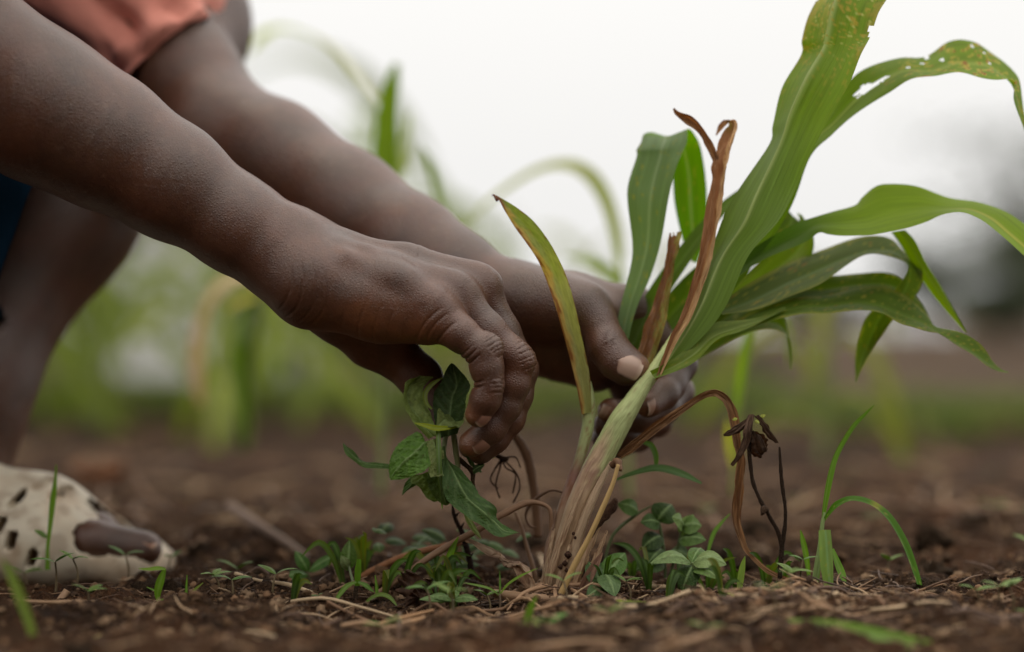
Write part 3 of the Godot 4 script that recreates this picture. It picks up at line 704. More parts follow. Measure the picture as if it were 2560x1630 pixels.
	var side := tube(m, "stalk", [Vector4(0.0186, -0.0012, -0.01, 0.00242), Vector4(0.0194, 0.0099, -0.012, 0.00263), Vector4(0.0219, 0.0298, -0.014, 0.00264), Vector4(0.028, 0.0489, -0.016, 0.00284), Vector4(0.0321, 0.061, -0.017, 0.00264), Vector4(0.0358, 0.0752, -0.018, 0.00285), Vector4(0.0366, 0.0825, -0.018, 0.00305), Vector4(0.0362, 0.0907, -0.018, 0.00346), Vector4(0.0346, 0.0988, -0.018, 0.00346)], {
		"ridge": 0.05, "col": func(t: float, g: float) -> Color:
			var c := st_tan.lerp(st_mauve, smoothstep(0.2, 0.45, t) * 0.8).lerp(st_green, smoothstep(0.42, 0.62, t))
			return c.lerp(lin("#8a5a3c"), smoothstep(0.1, 0.35, n_fine.get_noise_3d(t * 60.0, cos(g) * 12.0, sin(g) * 12.0)) * 0.7)}, 60, 16)
	# leaf of the side shoot, brown along one edge and at the tip
	sheet(m, "leaf", [Vector3(0.0333, 0.0838, -0.014), Vector3(0.0379, 0.085, -0.014), Vector3(0.0306, 0.0981, -0.0119), Vector3(0.0372, 0.0999, -0.0111), Vector3(0.0278, 0.1092, -0.0108), Vector3(0.0354, 0.1101, -0.0092), Vector3(0.0246, 0.1213, -0.0098), Vector3(0.0331, 0.1213, -0.0082), Vector3(0.0206, 0.1355, -0.0088), Vector3(0.0297, 0.1363, -0.0072), Vector3(0.0159, 0.1486, -0.0098), Vector3(0.0257, 0.1494, -0.0072), Vector3(0.0118, 0.1578, -0.0098), Vector3(0.0209, 0.1603, -0.0072), Vector3(0.0066, 0.166, -0.0118), Vector3(0.0161, 0.1684, -0.0092), Vector3(0.0012, 0.1733, -0.0138), Vector3(0.0095, 0.1765, -0.0112), Vector3(-0.0031, 0.1803, -0.0158), Vector3(0.0031, 0.1819, -0.0142), Vector3(-0.0062, 0.186, -0.018), Vector3(-0.0031, 0.186, -0.018), Vector3(-0.0089, 0.1882, -0.02), Vector3(-0.0078, 0.1889, -0.02)], 110, 18, {"fold": 0.12, "rib": 0.02, "wave": 0.0006, "freq": 22.0, "col": func(t: float, s: float) -> Color:
		var c := lin("#bcb87c").lerp(lin("#9aa458"), smoothstep(0.35, 0.75, t + 0.2 * n_mid.get_noise_2d(t * 30.0, s * 8.0)))
		var e := -s + 0.5 * n_mid.get_noise_2d(t * 40.0, s * 6.0 + 5.0)
		c = c.lerp(lin("#d2ac6c"), smoothstep(0.2, 0.55, e)).lerp(lin("#9a6038"), smoothstep(0.75, 0.95, e))
		c = c.lerp(lin("#9b6a3a"), smoothstep(0.93, 1.05, s + 0.3 * n_fine.get_noise_2d(t * 90.0, s * 5.0)) * 0.8)
		c = c.lerp(lin("#7d4526"), smoothstep(0.84, 0.95, t - 0.05 * s))
		return c * (1.0 + 0.3 * n_fine.get_noise_2d(t * 100.0, s * 40.0))})
	tube(m, "leaf_tip", [Vector4(-0.0071, 0.186, -0.019, 0.00082), Vector4(-0.008, 0.1879, -0.02, 0.00061), Vector4(-0.009, 0.189, -0.021, 0.00033), Vector4(-0.0098, 0.1884, -0.022, 0.00012)], {"tint": lin("#6d4028"), "rough": 0.5}, 10, 6)
	# great upright leaf, folded along its midrib
	sheet(m, "leaf", [Vector3(0.0656, 0.098, -0.012), Vector3(0.0704, 0.103, -0.012), Vector3(0.0704, 0.1081, -0.012), Vector3(0.078, 0.1091, -0.01), Vector3(0.0763, 0.1192, -0.014), Vector3(0.0899, 0.1213, -0.008), Vector3(0.0817, 0.1324, -0.016), Vector3(0.1012, 0.1364, -0.008), Vector3(0.0898, 0.1518, -0.018), Vector3(0.1121, 0.1586, -0.008), Vector3(0.0979, 0.1681, -0.02), Vector3(0.1264, 0.1746, -0.006), Vector3(0.1059, 0.185, -0.022), Vector3(0.1333, 0.1885, -0.004), Vector3(0.1233, 0.2123, -0.024), Vector3(0.1402, 0.2093, 0), Vector3(0.1248, 0.2238, -0.026), Vector3(0.1492, 0.2253, 0), Vector3(0.1299, 0.2414, -0.028), Vector3(0.1592, 0.2393, 0), Vector3(0.1409, 0.2571, -0.03), Vector3(0.1655, 0.2536, -0.002), Vector3(0.1413, 0.2643, -0.03), Vector3(0.1689, 0.2628, -0.004), Vector3(0.1437, 0.277, -0.032), Vector3(0.1726, 0.2752, -0.006), Vector3(0.1494, 0.289, -0.036), Vector3(0.18, 0.2859, -0.01), Vector3(0.1614, 0.3062, -0.04), Vector3(0.1861, 0.3021, -0.016), Vector3(0.1798, 0.329, -0.05), Vector3(0.1884, 0.327, -0.04)], 190, 34, {"fold": -0.20, "rib": 0.015, "wave": 0.0018, "freq": 20.0, "col": func(t: float, s: float) -> Color:
		var c := lin("#7d9450").lerp(lin("#7f9a26"), smoothstep(0.40, 0.58, t + 0.06 * s))
		c = c * (1.0 + 0.24 * n_fine.get_noise_3d(t * 12.0, s * 46.0, 3.0))
		c = c.lerp(lin("#c2cc98"), exp(-s * s * 240.0) * 0.9)
		c = c.lerp(lin("#b3ad3c"), smoothstep(0.68, 0.86, t) * smoothstep(-0.05, 0.3, n_mid.get_noise_2d(t * 50.0, s * 14.0) - s * 0.25) * 0.9)
		c = c.lerp(lin("#b09a4c"), smoothstep(0.62, 0.70, t) * smoothstep(0.75, 1.0, absf(s) + 0.4 * n_fine.get_noise_2d(t * 120.0, s * 4.0)) * 0.7)
		c = c.lerp(lin("#d8cf8a"), smoothstep(0.36, 0.48, n_fine.get_noise_3d(t * 330.0, s * 40.0, 7.0)) * smoothstep(0.6, 0.78, t) * 0.9)
		var b := n_fine.get_noise_3d(t * 300.0, s * 46.0, 77.0)
		return c.lerp(lin("#c2a64a"), smoothstep(0.26, 0.4, b) * smoothstep(0.5, 0.75, t) * 0.9),
		"hole": bite([[0.755, 0.98, 0.012, 0.10], [0.74, 0.99, 0.01, 0.06], [0.855, -0.98, 0.006, 0.06], [0.845, 0.12, 0.005, 0.04], [0.86, 0.16, 0.005, 0.035], [0.875, 0.2, 0.006, 0.04], [0.895, 0.24, 0.005, 0.035], [0.91, 0.26, 0.006, 0.04], [0.865, -0.55, 0.007, 0.05], [0.85, -0.7, 0.006, 0.05]])})
	# spotted leaf arching over to the right behind it
	sheet(m, "leaf", [Vector3(0.0738, 0.1087, -0.036), Vector3(0.0779, 0.1062, -0.036), Vector3(0.103, 0.1523, -0.038), Vector3(0.1108, 0.147, -0.034), Vector3(0.124, 0.1856, -0.04), Vector3(0.1336, 0.1811, -0.034), Vector3(0.1409, 0.217, -0.042), Vector3(0.1443, 0.2076, -0.034), Vector3(0.1558, 0.2328, -0.044), Vector3(0.156, 0.2182, -0.032), Vector3(0.1669, 0.2462, -0.046), Vector3(0.1684, 0.2295, -0.032), Vector3(0.1773, 0.254, -0.048), Vector3(0.1815, 0.2394, -0.03), Vector3(0.1919, 0.2597, -0.05), Vector3(0.1924, 0.2458, -0.028), Vector3(0.2049, 0.2599, -0.052), Vector3(0.2054, 0.2457, -0.026), Vector3(0.2163, 0.2657, -0.054), Vector3(0.2163, 0.2476, -0.026), Vector3(0.2258, 0.2671, -0.054), Vector3(0.2257, 0.2465, -0.024), Vector3(0.2331, 0.2661, -0.054), Vector3(0.2342, 0.2451, -0.022), Vector3(0.2415, 0.2589, -0.052), Vector3(0.2379, 0.2438, -0.022), Vector3(0.2465, 0.2506, -0.048), Vector3(0.2412, 0.242, -0.022), Vector3(0.2484, 0.2441, -0.042), Vector3(0.242, 0.2389, -0.022), Vector3(0.2497, 0.2367, -0.036), Vector3(0.2428, 0.2324, -0.022), Vector3(0.2511, 0.2245, -0.034), Vector3(0.2456, 0.2215, -0.024), Vector3(0.2525, 0.2142, -0.034), Vector3(0.25, 0.2127, -0.028)], 200, 26, {"fold": 0.10, "rib": 0.02, "wave": 0.0014, "freq": 26.0, "col": func(t: float, s: float) -> Color:
		var c := lin("#7d9a1e") * (1.0 + 0.3 * n_fine.get_noise_3d(t * 14.0, s * 46.0, 13.0))
		c = c.lerp(lin("#a9b858"), exp(-s * s * 90.0) * 0.7)
		var b := n_fine.get_noise_3d(t * 150.0, s * 19.0, 41.0) + 0.05
		c = c.lerp(lin("#cdbb52"), smoothstep(0.20, 0.34, b) * smoothstep(0.3, 0.5, t))
		return c.lerp(lin("#a5642f"), smoothstep(0.40, 0.52, b) * smoothstep(0.3, 0.5, t)),
		"hole": bite([[0.335, -0.05, 0.035, 0.14], [0.31, -0.25, 0.02, 0.1], [0.47, -0.97, 0.006, 0.16], [0.42, -0.2, 0.004, 0.07], [0.455, -0.5, 0.004, 0.07], [0.50, -0.4, 0.004, 0.06], [0.60, -0.75, 0.004, 0.07], [0.645, -0.6, 0.004, 0.06], [0.66, -0.2, 0.004, 0.06]])})
	# bright leaf sweeping right
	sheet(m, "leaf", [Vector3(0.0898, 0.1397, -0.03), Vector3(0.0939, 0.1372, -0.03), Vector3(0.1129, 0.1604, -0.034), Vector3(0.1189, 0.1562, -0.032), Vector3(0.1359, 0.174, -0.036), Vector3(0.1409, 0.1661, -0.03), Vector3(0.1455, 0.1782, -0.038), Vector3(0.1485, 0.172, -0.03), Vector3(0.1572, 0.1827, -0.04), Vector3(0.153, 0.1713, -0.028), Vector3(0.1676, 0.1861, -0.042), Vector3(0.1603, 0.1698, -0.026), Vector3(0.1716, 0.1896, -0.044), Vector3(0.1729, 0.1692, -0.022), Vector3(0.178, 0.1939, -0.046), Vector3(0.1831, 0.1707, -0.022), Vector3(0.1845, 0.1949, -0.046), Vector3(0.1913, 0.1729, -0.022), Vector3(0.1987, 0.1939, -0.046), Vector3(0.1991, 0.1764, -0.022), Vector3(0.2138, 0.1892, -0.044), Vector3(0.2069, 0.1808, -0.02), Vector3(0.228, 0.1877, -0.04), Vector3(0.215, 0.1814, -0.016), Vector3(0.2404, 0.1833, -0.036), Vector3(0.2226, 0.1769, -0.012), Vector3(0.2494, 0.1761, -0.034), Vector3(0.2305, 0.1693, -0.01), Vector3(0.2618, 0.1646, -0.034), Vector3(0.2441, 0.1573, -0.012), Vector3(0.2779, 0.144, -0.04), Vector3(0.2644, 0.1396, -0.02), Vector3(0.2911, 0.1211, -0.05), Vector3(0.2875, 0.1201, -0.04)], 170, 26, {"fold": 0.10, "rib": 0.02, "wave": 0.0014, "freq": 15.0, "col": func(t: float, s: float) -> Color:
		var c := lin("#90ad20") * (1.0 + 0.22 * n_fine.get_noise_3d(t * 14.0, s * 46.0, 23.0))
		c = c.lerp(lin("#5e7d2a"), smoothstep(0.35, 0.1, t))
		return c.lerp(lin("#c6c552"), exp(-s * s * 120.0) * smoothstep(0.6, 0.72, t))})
	# narrow leaf hanging from behind it
	sheet(m, "leaf", [Vector3(0.1871, 0.1725, -0.05), Vector3(0.194, 0.1736, -0.05), Vector3(0.1924, 0.1652, -0.05), Vector3(0.1991, 0.1681, -0.05), Vector3(0.1997, 0.1526, -0.05), Vector3(0.2045, 0.1572, -0.05), Vector3(0.2071, 0.1421, -0.05), Vector3(0.2117, 0.1458, -0.05), Vector3(0.2138, 0.1341, -0.05), Vector3(0.2167, 0.1366, -0.05), Vector3(0.2201, 0.1269, -0.05), Vector3(0.2213, 0.1282, -0.05), Vector3(0.2239, 0.1227, -0.05), Vector3(0.2243, 0.1232, -0.05)], 60, 10, {"fold": 0.16, "col": green(lin("#6f8f24"), lin("#93a84c"), 0.0, 5.0)})
	# dull leaf reaching right and drooping at its end
	sheet(m, "leaf", [Vector3(0.1011, 0.1367, -0.04), Vector3(0.1024, 0.1304, -0.032), Vector3(0.1161, 0.1457, -0.044), Vector3(0.1189, 0.1339, -0.032), Vector3(0.134, 0.1557, -0.05), Vector3(0.1354, 0.1418, -0.032), Vector3(0.1467, 0.1624, -0.054), Vector3(0.1501, 0.1472, -0.034), Vector3(0.1597, 0.1664, -0.056), Vector3(0.1629, 0.1543, -0.036), Vector3(0.1748, 0.1693, -0.058), Vector3(0.1736, 0.1602, -0.038), Vector3(0.1875, 0.1693, -0.058), Vector3(0.1832, 0.1615, -0.04), Vector3(0.1939, 0.1658, -0.056), Vector3(0.1892, 0.1599, -0.042), Vector3(0.199, 0.1593, -0.052), Vector3(0.1933, 0.1555, -0.044), Vector3(0.202, 0.1526, -0.05), Vector3(0.1916, 0.1493, -0.046), Vector3(0.2008, 0.1442, -0.05), Vector3(0.1874, 0.142, -0.048), Vector3(0.1966, 0.1374, -0.05), Vector3(0.184, 0.1383, -0.05), Vector3(0.1882, 0.129, -0.05), Vector3(0.1759, 0.1312, -0.052), Vector3(0.1827, 0.1211, -0.05), Vector3(0.1724, 0.121, -0.054), Vector3(0.176, 0.1101, -0.05), Vector3(0.1699, 0.1101, -0.054), Vector3(0.1717, 0.1021, -0.052), Vector3(0.1699, 0.101, -0.054), Vector3(0.1704, 0.0983, -0.052), Vector3(0.17, 0.0981, -0.052)], 150, 22, {"fold": 0.12, "wave": 0.0015, "freq": 24.0, "col": green(lin("#5a7446"), lin("#7d9460"), 0.9, 9.0, 0.5)})
	# low leaf curving down to the right
	sheet(m, "leaf", [Vector3(0.0898, 0.1191, -0.03), Vector3(0.0921, 0.1166, -0.028), Vector3(0.115, 0.1304, -0.034), Vector3(0.1174, 0.1257, -0.028), Vector3(0.1377, 0.139, -0.04), Vector3(0.139, 0.1325, -0.028), Vector3(0.1537, 0.1416, -0.044), Vector3(0.153, 0.1331, -0.028), Vector3(0.1665, 0.1449, -0.046), Vector3(0.1667, 0.1335, -0.028), Vector3(0.1794, 0.1454, -0.048), Vector3(0.178, 0.1314, -0.028), Vector3(0.1899, 0.142, -0.048), Vector3(0.1863, 0.1273, -0.026), Vector3(0.1983, 0.137, -0.046), Vector3(0.1941, 0.1261, -0.026), Vector3(0.2046, 0.1311, -0.042), Vector3(0.2019, 0.1241, -0.026), Vector3(0.2072, 0.1265, -0.036), Vector3(0.206, 0.122, -0.024), Vector3(0.2176, 0.1228, -0.034), Vector3(0.2118, 0.1167, -0.022), Vector3(0.2267, 0.1166, -0.034), Vector3(0.222, 0.1114, -0.022), Vector3(0.2329, 0.1096, -0.034), Vector3(0.23, 0.1072, -0.026), Vector3(0.2382, 0.1054, -0.034), Vector3(0.2361, 0.1043, -0.03), Vector3(0.2415, 0.1038, -0.034), Vector3(0.2409, 0.1032, -0.033)], 140, 22, {"fold": 0.13, "wave": 0.0012, "freq": 18.0, "col": green(lin("#55752a"), lin("#7f9848"), 0.75, 15.0, 0.4)})
	# lower edge leaf between the thumb and the index finger
	sheet(m, "leaf", [Vector3(0.0651, 0.1048, -0.004), Vector3(0.0675, 0.1012, -0.004), Vector3(0.0736, 0.1088, -0.006), Vector3(0.0767, 0.1044, -0.004), Vector3(0.084, 0.1168, -0.01), Vector3(0.0875, 0.1102, -0.004), Vector3(0.0927, 0.1253, -0.016), Vector3(0.098, 0.1192, -0.008), Vector3(0.1055, 0.1284, -0.022), Vector3(0.1099, 0.1243, -0.016), Vector3(0.1207, 0.131, -0.03), Vector3(0.1223, 0.129, -0.026), Vector3(0.1326, 0.1352, -0.034), Vector3(0.1333, 0.1339, -0.032)], 60, 14, {"fold": 0.2, "wave": 0.001, "freq": 14.0, "col": green(lin("#64823a"), lin("#9fb06a"), 0.3, 18.0)})
	# grey-green leaf standing behind the thumb, its end folded over behind
	sheet(m, "leaf", [Vector3(0.0489, 0.1046, -0.036), Vector3(0.0547, 0.1041, -0.036), Vector3(0.0507, 0.1211, -0.038), Vector3(0.0572, 0.1211, -0.036), Vector3(0.0537, 0.1367, -0.04), Vector3(0.0613, 0.1373, -0.036), Vector3(0.0571, 0.1524, -0.042), Vector3(0.0675, 0.1522, -0.036), Vector3(0.0585, 0.166, -0.044), Vector3(0.0729, 0.1688, -0.036), Vector3(0.0569, 0.1859, -0.046), Vector3(0.0767, 0.1874, -0.036), Vector3(0.0578, 0.1955, -0.048), Vector3(0.0801, 0.2021, -0.038), Vector3(0.0617, 0.2088, -0.05), Vector3(0.0828, 0.2106, -0.04), Vector3(0.0613, 0.2135, -0.05), Vector3(0.085, 0.2159, -0.042), Vector3(0.0637, 0.2184, -0.054), Vector3(0.0862, 0.2198, -0.046), Vector3(0.0657, 0.2217, -0.06), Vector3(0.0871, 0.2223, -0.052), Vector3(0.0716, 0.2216, -0.066), Vector3(0.0907, 0.2211, -0.06), Vector3(0.0773, 0.2173, -0.07), Vector3(0.0947, 0.2159, -0.066), Vector3(0.0806, 0.2046, -0.072), Vector3(0.0976, 0.2002, -0.07), Vector3(0.0819, 0.1874, -0.072), Vector3(0.0982, 0.1831, -0.072), Vector3(0.0858, 0.1703, -0.072), Vector3(0.0967, 0.1692, -0.072), Vector3(0.0909, 0.1585, -0.072), Vector3(0.0935, 0.1578, -0.072)], 150, 22, {"fold": 0.10, "rib": 0.03, "wave": 0.0014, "freq": 20.0, "col": func(t: float, s: float) -> Color:
		var c := lin("#7d9668").lerp(lin("#6f9a14"), smoothstep(0.58, 0.66, t))
		c *= 1.0 + 0.2 * n_fine.get_noise_3d(t * 14.0, s * 46.0, 33.0)
		c = c.lerp(lin("#a5b894"), exp(-s * s * 200.0) * 0.8)
		return c.lerp(lin("#a9a244"), smoothstep(0.4, 0.52, n_fine.get_noise_3d(t * 190.0, s * 27.0, 5.0)) * 0.8)})
	sheet(m, "leaf", [Vector3(0.0505, 0.1023, -0.044), Vector3(0.0555, 0.1013, -0.044), Vector3(0.0556, 0.119, -0.046), Vector3(0.0639, 0.1169, -0.044), Vector3(0.0664, 0.1421, -0.05), Vector3(0.0745, 0.1378, -0.046), Vector3(0.0814, 0.1632, -0.054), Vector3(0.0882, 0.1584, -0.048), Vector3(0.0942, 0.1781, -0.056), Vector3(0.0979, 0.1719, -0.05), Vector3(0.105, 0.1883, -0.058), Vector3(0.1077, 0.1843, -0.054), Vector3(0.1179, 0.1973, -0.06), Vector3(0.1189, 0.1961, -0.06)], 90, 14, {"fold": 0.14, "col": green(lin("#55772c"), lin("#86a058"), 0.0, 21.0)})
	sheet(m, "leaf", [Vector3(0.0496, 0.1022, -0.05), Vector3(0.0622, 0.1022, -0.05), Vector3(0.0666, 0.1274, -0.054), Vector3(0.0812, 0.1253, -0.052), Vector3(0.0838, 0.1485, -0.058), Vector3(0.1024, 0.1442, -0.054), Vector3(0.1052, 0.1655, -0.06), Vector3(0.1259, 0.1612, -0.056), Vector3(0.1311, 0.1785, -0.064), Vector3(0.1412, 0.1698, -0.06), Vector3(0.1377, 0.1849, -0.066), Vector3(0.1439, 0.1785, -0.064)], 60, 14, {"fold": 0.12, "col": green(lin("#4d6c24"), lin("#7d9448"), 0.4, 25.0)})
	# more blades crowding right of the great leaf
	sheet(m, "leaf", [Vector3(0.0832, 0.119, -0.05), Vector3(0.0893, 0.1165, -0.048), Vector3(0.1046, 0.1421, -0.054), Vector3(0.1147, 0.1358, -0.05), Vector3(0.124, 0.1591, -0.058), Vector3(0.1346, 0.1484, -0.05), Vector3(0.137, 0.1698, -0.06), Vector3(0.1464, 0.1589, -0.052), Vector3(0.1433, 0.1783, -0.06), Vector3(0.1499, 0.1695, -0.054), Vector3(0.1423, 0.1826, -0.062), Vector3(0.1442, 0.1814, -0.06)], 70, 16, {"fold": 0.14, "wave": 0.0012, "freq": 16.0, "col": green(lin("#6a8a2c"), lin("#97ac58"), 0.35, 71.0)})
	sheet(m, "leaf", [Vector3(0.0889, 0.1232, -0.044), Vector3(0.0932, 0.1178, -0.04), Vector3(0.1126, 0.1421, -0.05), Vector3(0.1159, 0.1315, -0.042), Vector3(0.132, 0.1527, -0.054), Vector3(0.137, 0.1374, -0.044), Vector3(0.1533, 0.1506, -0.056), Vector3(0.154, 0.1399, -0.046), Vector3(0.1705, 0.1528, -0.058), Vector3(0.1735, 0.1421, -0.05), Vector3(0.19, 0.1507, -0.06), Vector3(0.1897, 0.1421, -0.054), Vector3(0.2027, 0.1401, -0.06), Vector3(0.1998, 0.135, -0.056), Vector3(0.2082, 0.1291, -0.06), Vector3(0.2069, 0.1282, -0.06)], 90, 16, {"fold": 0.14, "wave": 0.0014, "freq": 20.0, "col": green(lin("#52702a"), lin("#7d9448"), 0.7, 73.0, 0.4)})
	sheet(m, "leaf", [Vector3(0.0874, 0.1127, -0.05), Vector3(0.0914, 0.1095, -0.048), Vector3(0.1088, 0.1274, -0.054), Vector3(0.1126, 0.1211, -0.05), Vector3(0.124, 0.1337, -0.058), Vector3(0.1267, 0.1248, -0.052), Vector3(0.1348, 0.1316, -0.06), Vector3(0.1366, 0.121, -0.054), Vector3(0.1382, 0.1189, -0.06), Vector3(0.139, 0.1126, -0.056), Vector3(0.1386, 0.1045, -0.06), Vector3(0.1391, 0.1041, -0.06)], 60, 12, {"fold": 0.16, "col": green(lin("#5f7f2a"), lin("#86a048"), 0.5, 75.0)})
	# withered blades
	sheet(m, "dry_leaf", [Vector3(0.0675, 0.1002, -0.004), Vector3(0.0699, 0.1016, -0.004), Vector3(0.074, 0.1193, -0.006), Vector3(0.0785, 0.1193, -0.006), Vector3(0.0802, 0.1313, -0.008), Vector3(0.0851, 0.1303, -0.008), Vector3(0.087, 0.1516, -0.012), Vector3(0.0921, 0.1485, -0.01), Vector3(0.091, 0.168, -0.016), Vector3(0.0967, 0.1658, -0.012), Vector3(0.0942, 0.1844, -0.02), Vector3(0.0994, 0.1821, -0.014), Vector3(0.0961, 0.1968, -0.022), Vector3(0.102, 0.1944, -0.016), Vector3(0.0975, 0.2062, -0.024), Vector3(0.1034, 0.2051, -0.018), Vector3(0.0997, 0.2135, -0.026), Vector3(0.1053, 0.212, -0.02), Vector3(0.1028, 0.2199, -0.028), Vector3(0.1077, 0.2191, -0.024), Vector3(0.1046, 0.2242, -0.03), Vector3(0.1086, 0.2242, -0.026), Vector3(0.1038, 0.226, -0.034), Vector3(0.1067, 0.2258, -0.03), Vector3(0.1007, 0.2235, -0.036), Vector3(0.1026, 0.2225, -0.034), Vector3(0.0992, 0.2189, -0.036), Vector3(0.0997, 0.2187, -0.036)], 120, 16, {"fold": 0.38, "crumple": 0.2, "wave": 0.0008, "freq": 40.0, "mat": M.dry, "col": func(t: float, s: float) -> Color:
		var c := lin("#d8b284").lerp(lin("#a87c58"), smoothstep(-0.2, 0.1, -s + 0.5 * n_mid.get_noise_2d(t * 50.0, s * 7.0)))
		c = c.lerp(lin("#d8b07a"), exp(-(s - 0.15) * (s - 0.15) * 30.0) * 0.8)
		return c.lerp(lin("#8a7a2c"), smoothstep(0.66, 0.74, t) * smoothstep(0.84, 0.78, t) * smoothstep(0.0, 0.4, -s) * 0.7)})
	sheet(m, "dry_leaf", [Vector3(0.0971, 0.2043, -0.024), Vector3(0.0993, 0.2066, -0.022), Vector3(0.0934, 0.2123, -0.024), Vector3(0.0965, 0.214, -0.022), Vector3(0.0893, 0.2195, -0.024), Vector3(0.0922, 0.2209, -0.022), Vector3(0.0836, 0.224, -0.024), Vector3(0.0867, 0.2267, -0.022), Vector3(0.0786, 0.2277, -0.024), Vector3(0.0805, 0.2291, -0.022), Vector3(0.0774, 0.2306, -0.024), Vector3(0.0782, 0.231, -0.024)], 40, 10, {"fold": 0.4, "crumple": 0.25, "mat": M.dry, "col": withered(lin("#c09a6e"), lin("#86624a"), 31.0)})
	sheet(m, "dry_leaf", [Vector3(0.0589, 0.1047, -0.03), Vector3(0.0667, 0.1051, -0.03), Vector3(0.063, 0.1212, -0.03), Vector3(0.0732, 0.1232, -0.028), Vector3(0.0682, 0.1366, -0.03), Vector3(0.0763, 0.1397, -0.028), Vector3(0.0733, 0.1521, -0.03), Vector3(0.079, 0.1561, -0.028), Vector3(0.075, 0.1624, -0.03), Vector3(0.081, 0.1654, -0.028), Vector3(0.0762, 0.171, -0.03), Vector3(0.082, 0.172, -0.03)], 70, 16, {"fold": 0.22, "crumple": 0.16, "wave": 0.0010, "freq": 30.0, "mat": M.dry, "col": func(t: float, s: float) -> Color:
		var c := lin("#a37c5e").lerp(lin("#a8a45a"), smoothstep(-0.1, 0.35, s + 0.8 * n_mid.get_noise_2d(t * 40.0, s * 9.0)))
		return c.lerp(lin("#b07a3c"), smoothstep(0.15, 0.3, n_fine.get_noise_2d(t * 90.0, s * 18.0)) * 0.7), "hole": bite([[1.0, 0.1, 0.06, 0.25], [0.97, -0.5, 0.03, 0.2]])})
	# long withered blade arching down to the soil on the right
	sheet(m, "dry_leaf", [Vector3(0.0498, 0.0645, -0.0153), Vector3(0.0521, 0.0626, -0.0147), Vector3(0.0554, 0.0697, -0.0146), Vector3(0.0584, 0.0665, -0.0134), Vector3(0.0664, 0.0787, -0.0126), Vector3(0.0692, 0.0755, -0.0114), Vector3(0.0783, 0.0869, -0.0106), Vector3(0.0805, 0.0841, -0.0094), Vector3(0.0882, 0.0931, -0.0086), Vector3(0.0897, 0.0906, -0.0074), Vector3(0.0943, 0.0959, -0.0066), Vector3(0.0952, 0.0927, -0.0054), Vector3(0.0987, 0.0951, -0.0046), Vector3(0.0977, 0.0916, -0.0034), Vector3(0.1036, 0.0909, -0.0039), Vector3(0.1002, 0.0891, -0.0021), Vector3(0.1067, 0.082, -0.0039), Vector3(0.1023, 0.0813, -0.0021), Vector3(0.108, 0.0711, -0.0039), Vector3(0.1043, 0.0712, -0.0021), Vector3(0.1096, 0.0621, -0.0039), Vector3(0.1059, 0.0622, -0.0021), Vector3(0.1094, 0.051, -0.0039), Vector3(0.1044, 0.0511, -0.0021), Vector3(0.1083, 0.041, -0.0039), Vector3(0.1036, 0.0411, -0.0021), Vector3(0.108, 0.0328, -0.0039), Vector3(0.1043, 0.0322, -0.0021), Vector3(0.1108, 0.0229, -0.0026), Vector3(0.1081, 0.0221, -0.0014), Vector3(0.1154, 0.0166, -0.0006), Vector3(0.1134, 0.0152, 0.0006), Vector3(0.1213, 0.0116, 0.0014), Vector3(0.1202, 0.0098, 0.0026), Vector3(0.1321, 0.0075, 0.0074), Vector3(0.1313, 0.0054, 0.0086), Vector3(0.143, 0.0052, 0.0147), Vector3(0.1423, 0.0031, 0.0153)], 260, 18, {"fold": 0.30, "crumple": 0.22, "wave": 0.0009, "freq": 60.0, "mat": M.dry, "col": withered(lin("#a8845f"), lin("#755840"), 41.0)})
	# straw leaning on the stalk, with a clot of dark fibre
	tube(m, "dry_stem", [Vector4(0.0494, 0.0617, 0.012, 0.00079), Vector4(0.0466, 0.0523, 0.013, 0.00099), Vector4(0.041, 0.0393, 0.014, 0.00118), Vector4(0.0351, 0.0267, 0.014, 0.00118), Vector4(0.0288, 0.0149, 0.014, 0.00138), Vector4(0.0233, 0.003, 0.014, 0.00138), Vector4(0.0221, 0.0007, 0.014, 0.00118)], {"ridge": 0.1, "rough": 0.08, "tint": lin("#b99a66")}, 40, 10)
	tube(m, "dry_stem", [Vector4(0.0364, 0.0281, 0.012, 0.00099), Vector4(0.0412, 0.0352, 0.01, 0.00158), Vector4(0.046, 0.041, 0.008, 0.00258), Vector4(0.048, 0.0444, 0.008, 0.00159), Vector4(0.0488, 0.0455, 0.008, 0.0006)], {"rough": 0.5, "tint": lin("#5e4433"), "mat": M.bark}, 24, 10)
	tube(m, "dry_stem", [Vector4(0.0469, 0.0609, 0.006, 0.00179), Vector4(0.0488, 0.0626, 0.008, 0.00218), Vector4(0.0499, 0.0604, 0.01, 0.00158), Vector4(0.0506, 0.0589, 0.012, 0.00059)], {"rough": 0.5, "tint": lin("#6e5038")}, 14, 10)
	# clods of earth sticking to the stalk, shoot roots
	for r in [[1336, 1302, 9.0], [1328, 1322, 7.0], [1318, 1330, 6.0], [1332, 1338, 5.0], [1348, 1252, 4.0], [1352, 1262, 3.5]]:
		var c := Vector3((r[0] - 1204.0) * 0.0002, 0.126 + (766.5 - r[1]) * 0.0002, 0.0046)
		tube(m, "soil_clot", [Vector4(c.x, c.y - r[2] * 0.0002, c.z, 0.0004), Vector4(c.x, c.y, c.z, r[2] * 0.0002), Vector4(c.x, c.y + r[2] * 0.0002, c.z, 0.0004)], {"rough": 0.5, "mat": M.bark, "tint": lin("#5b4232")}, 6, 9)
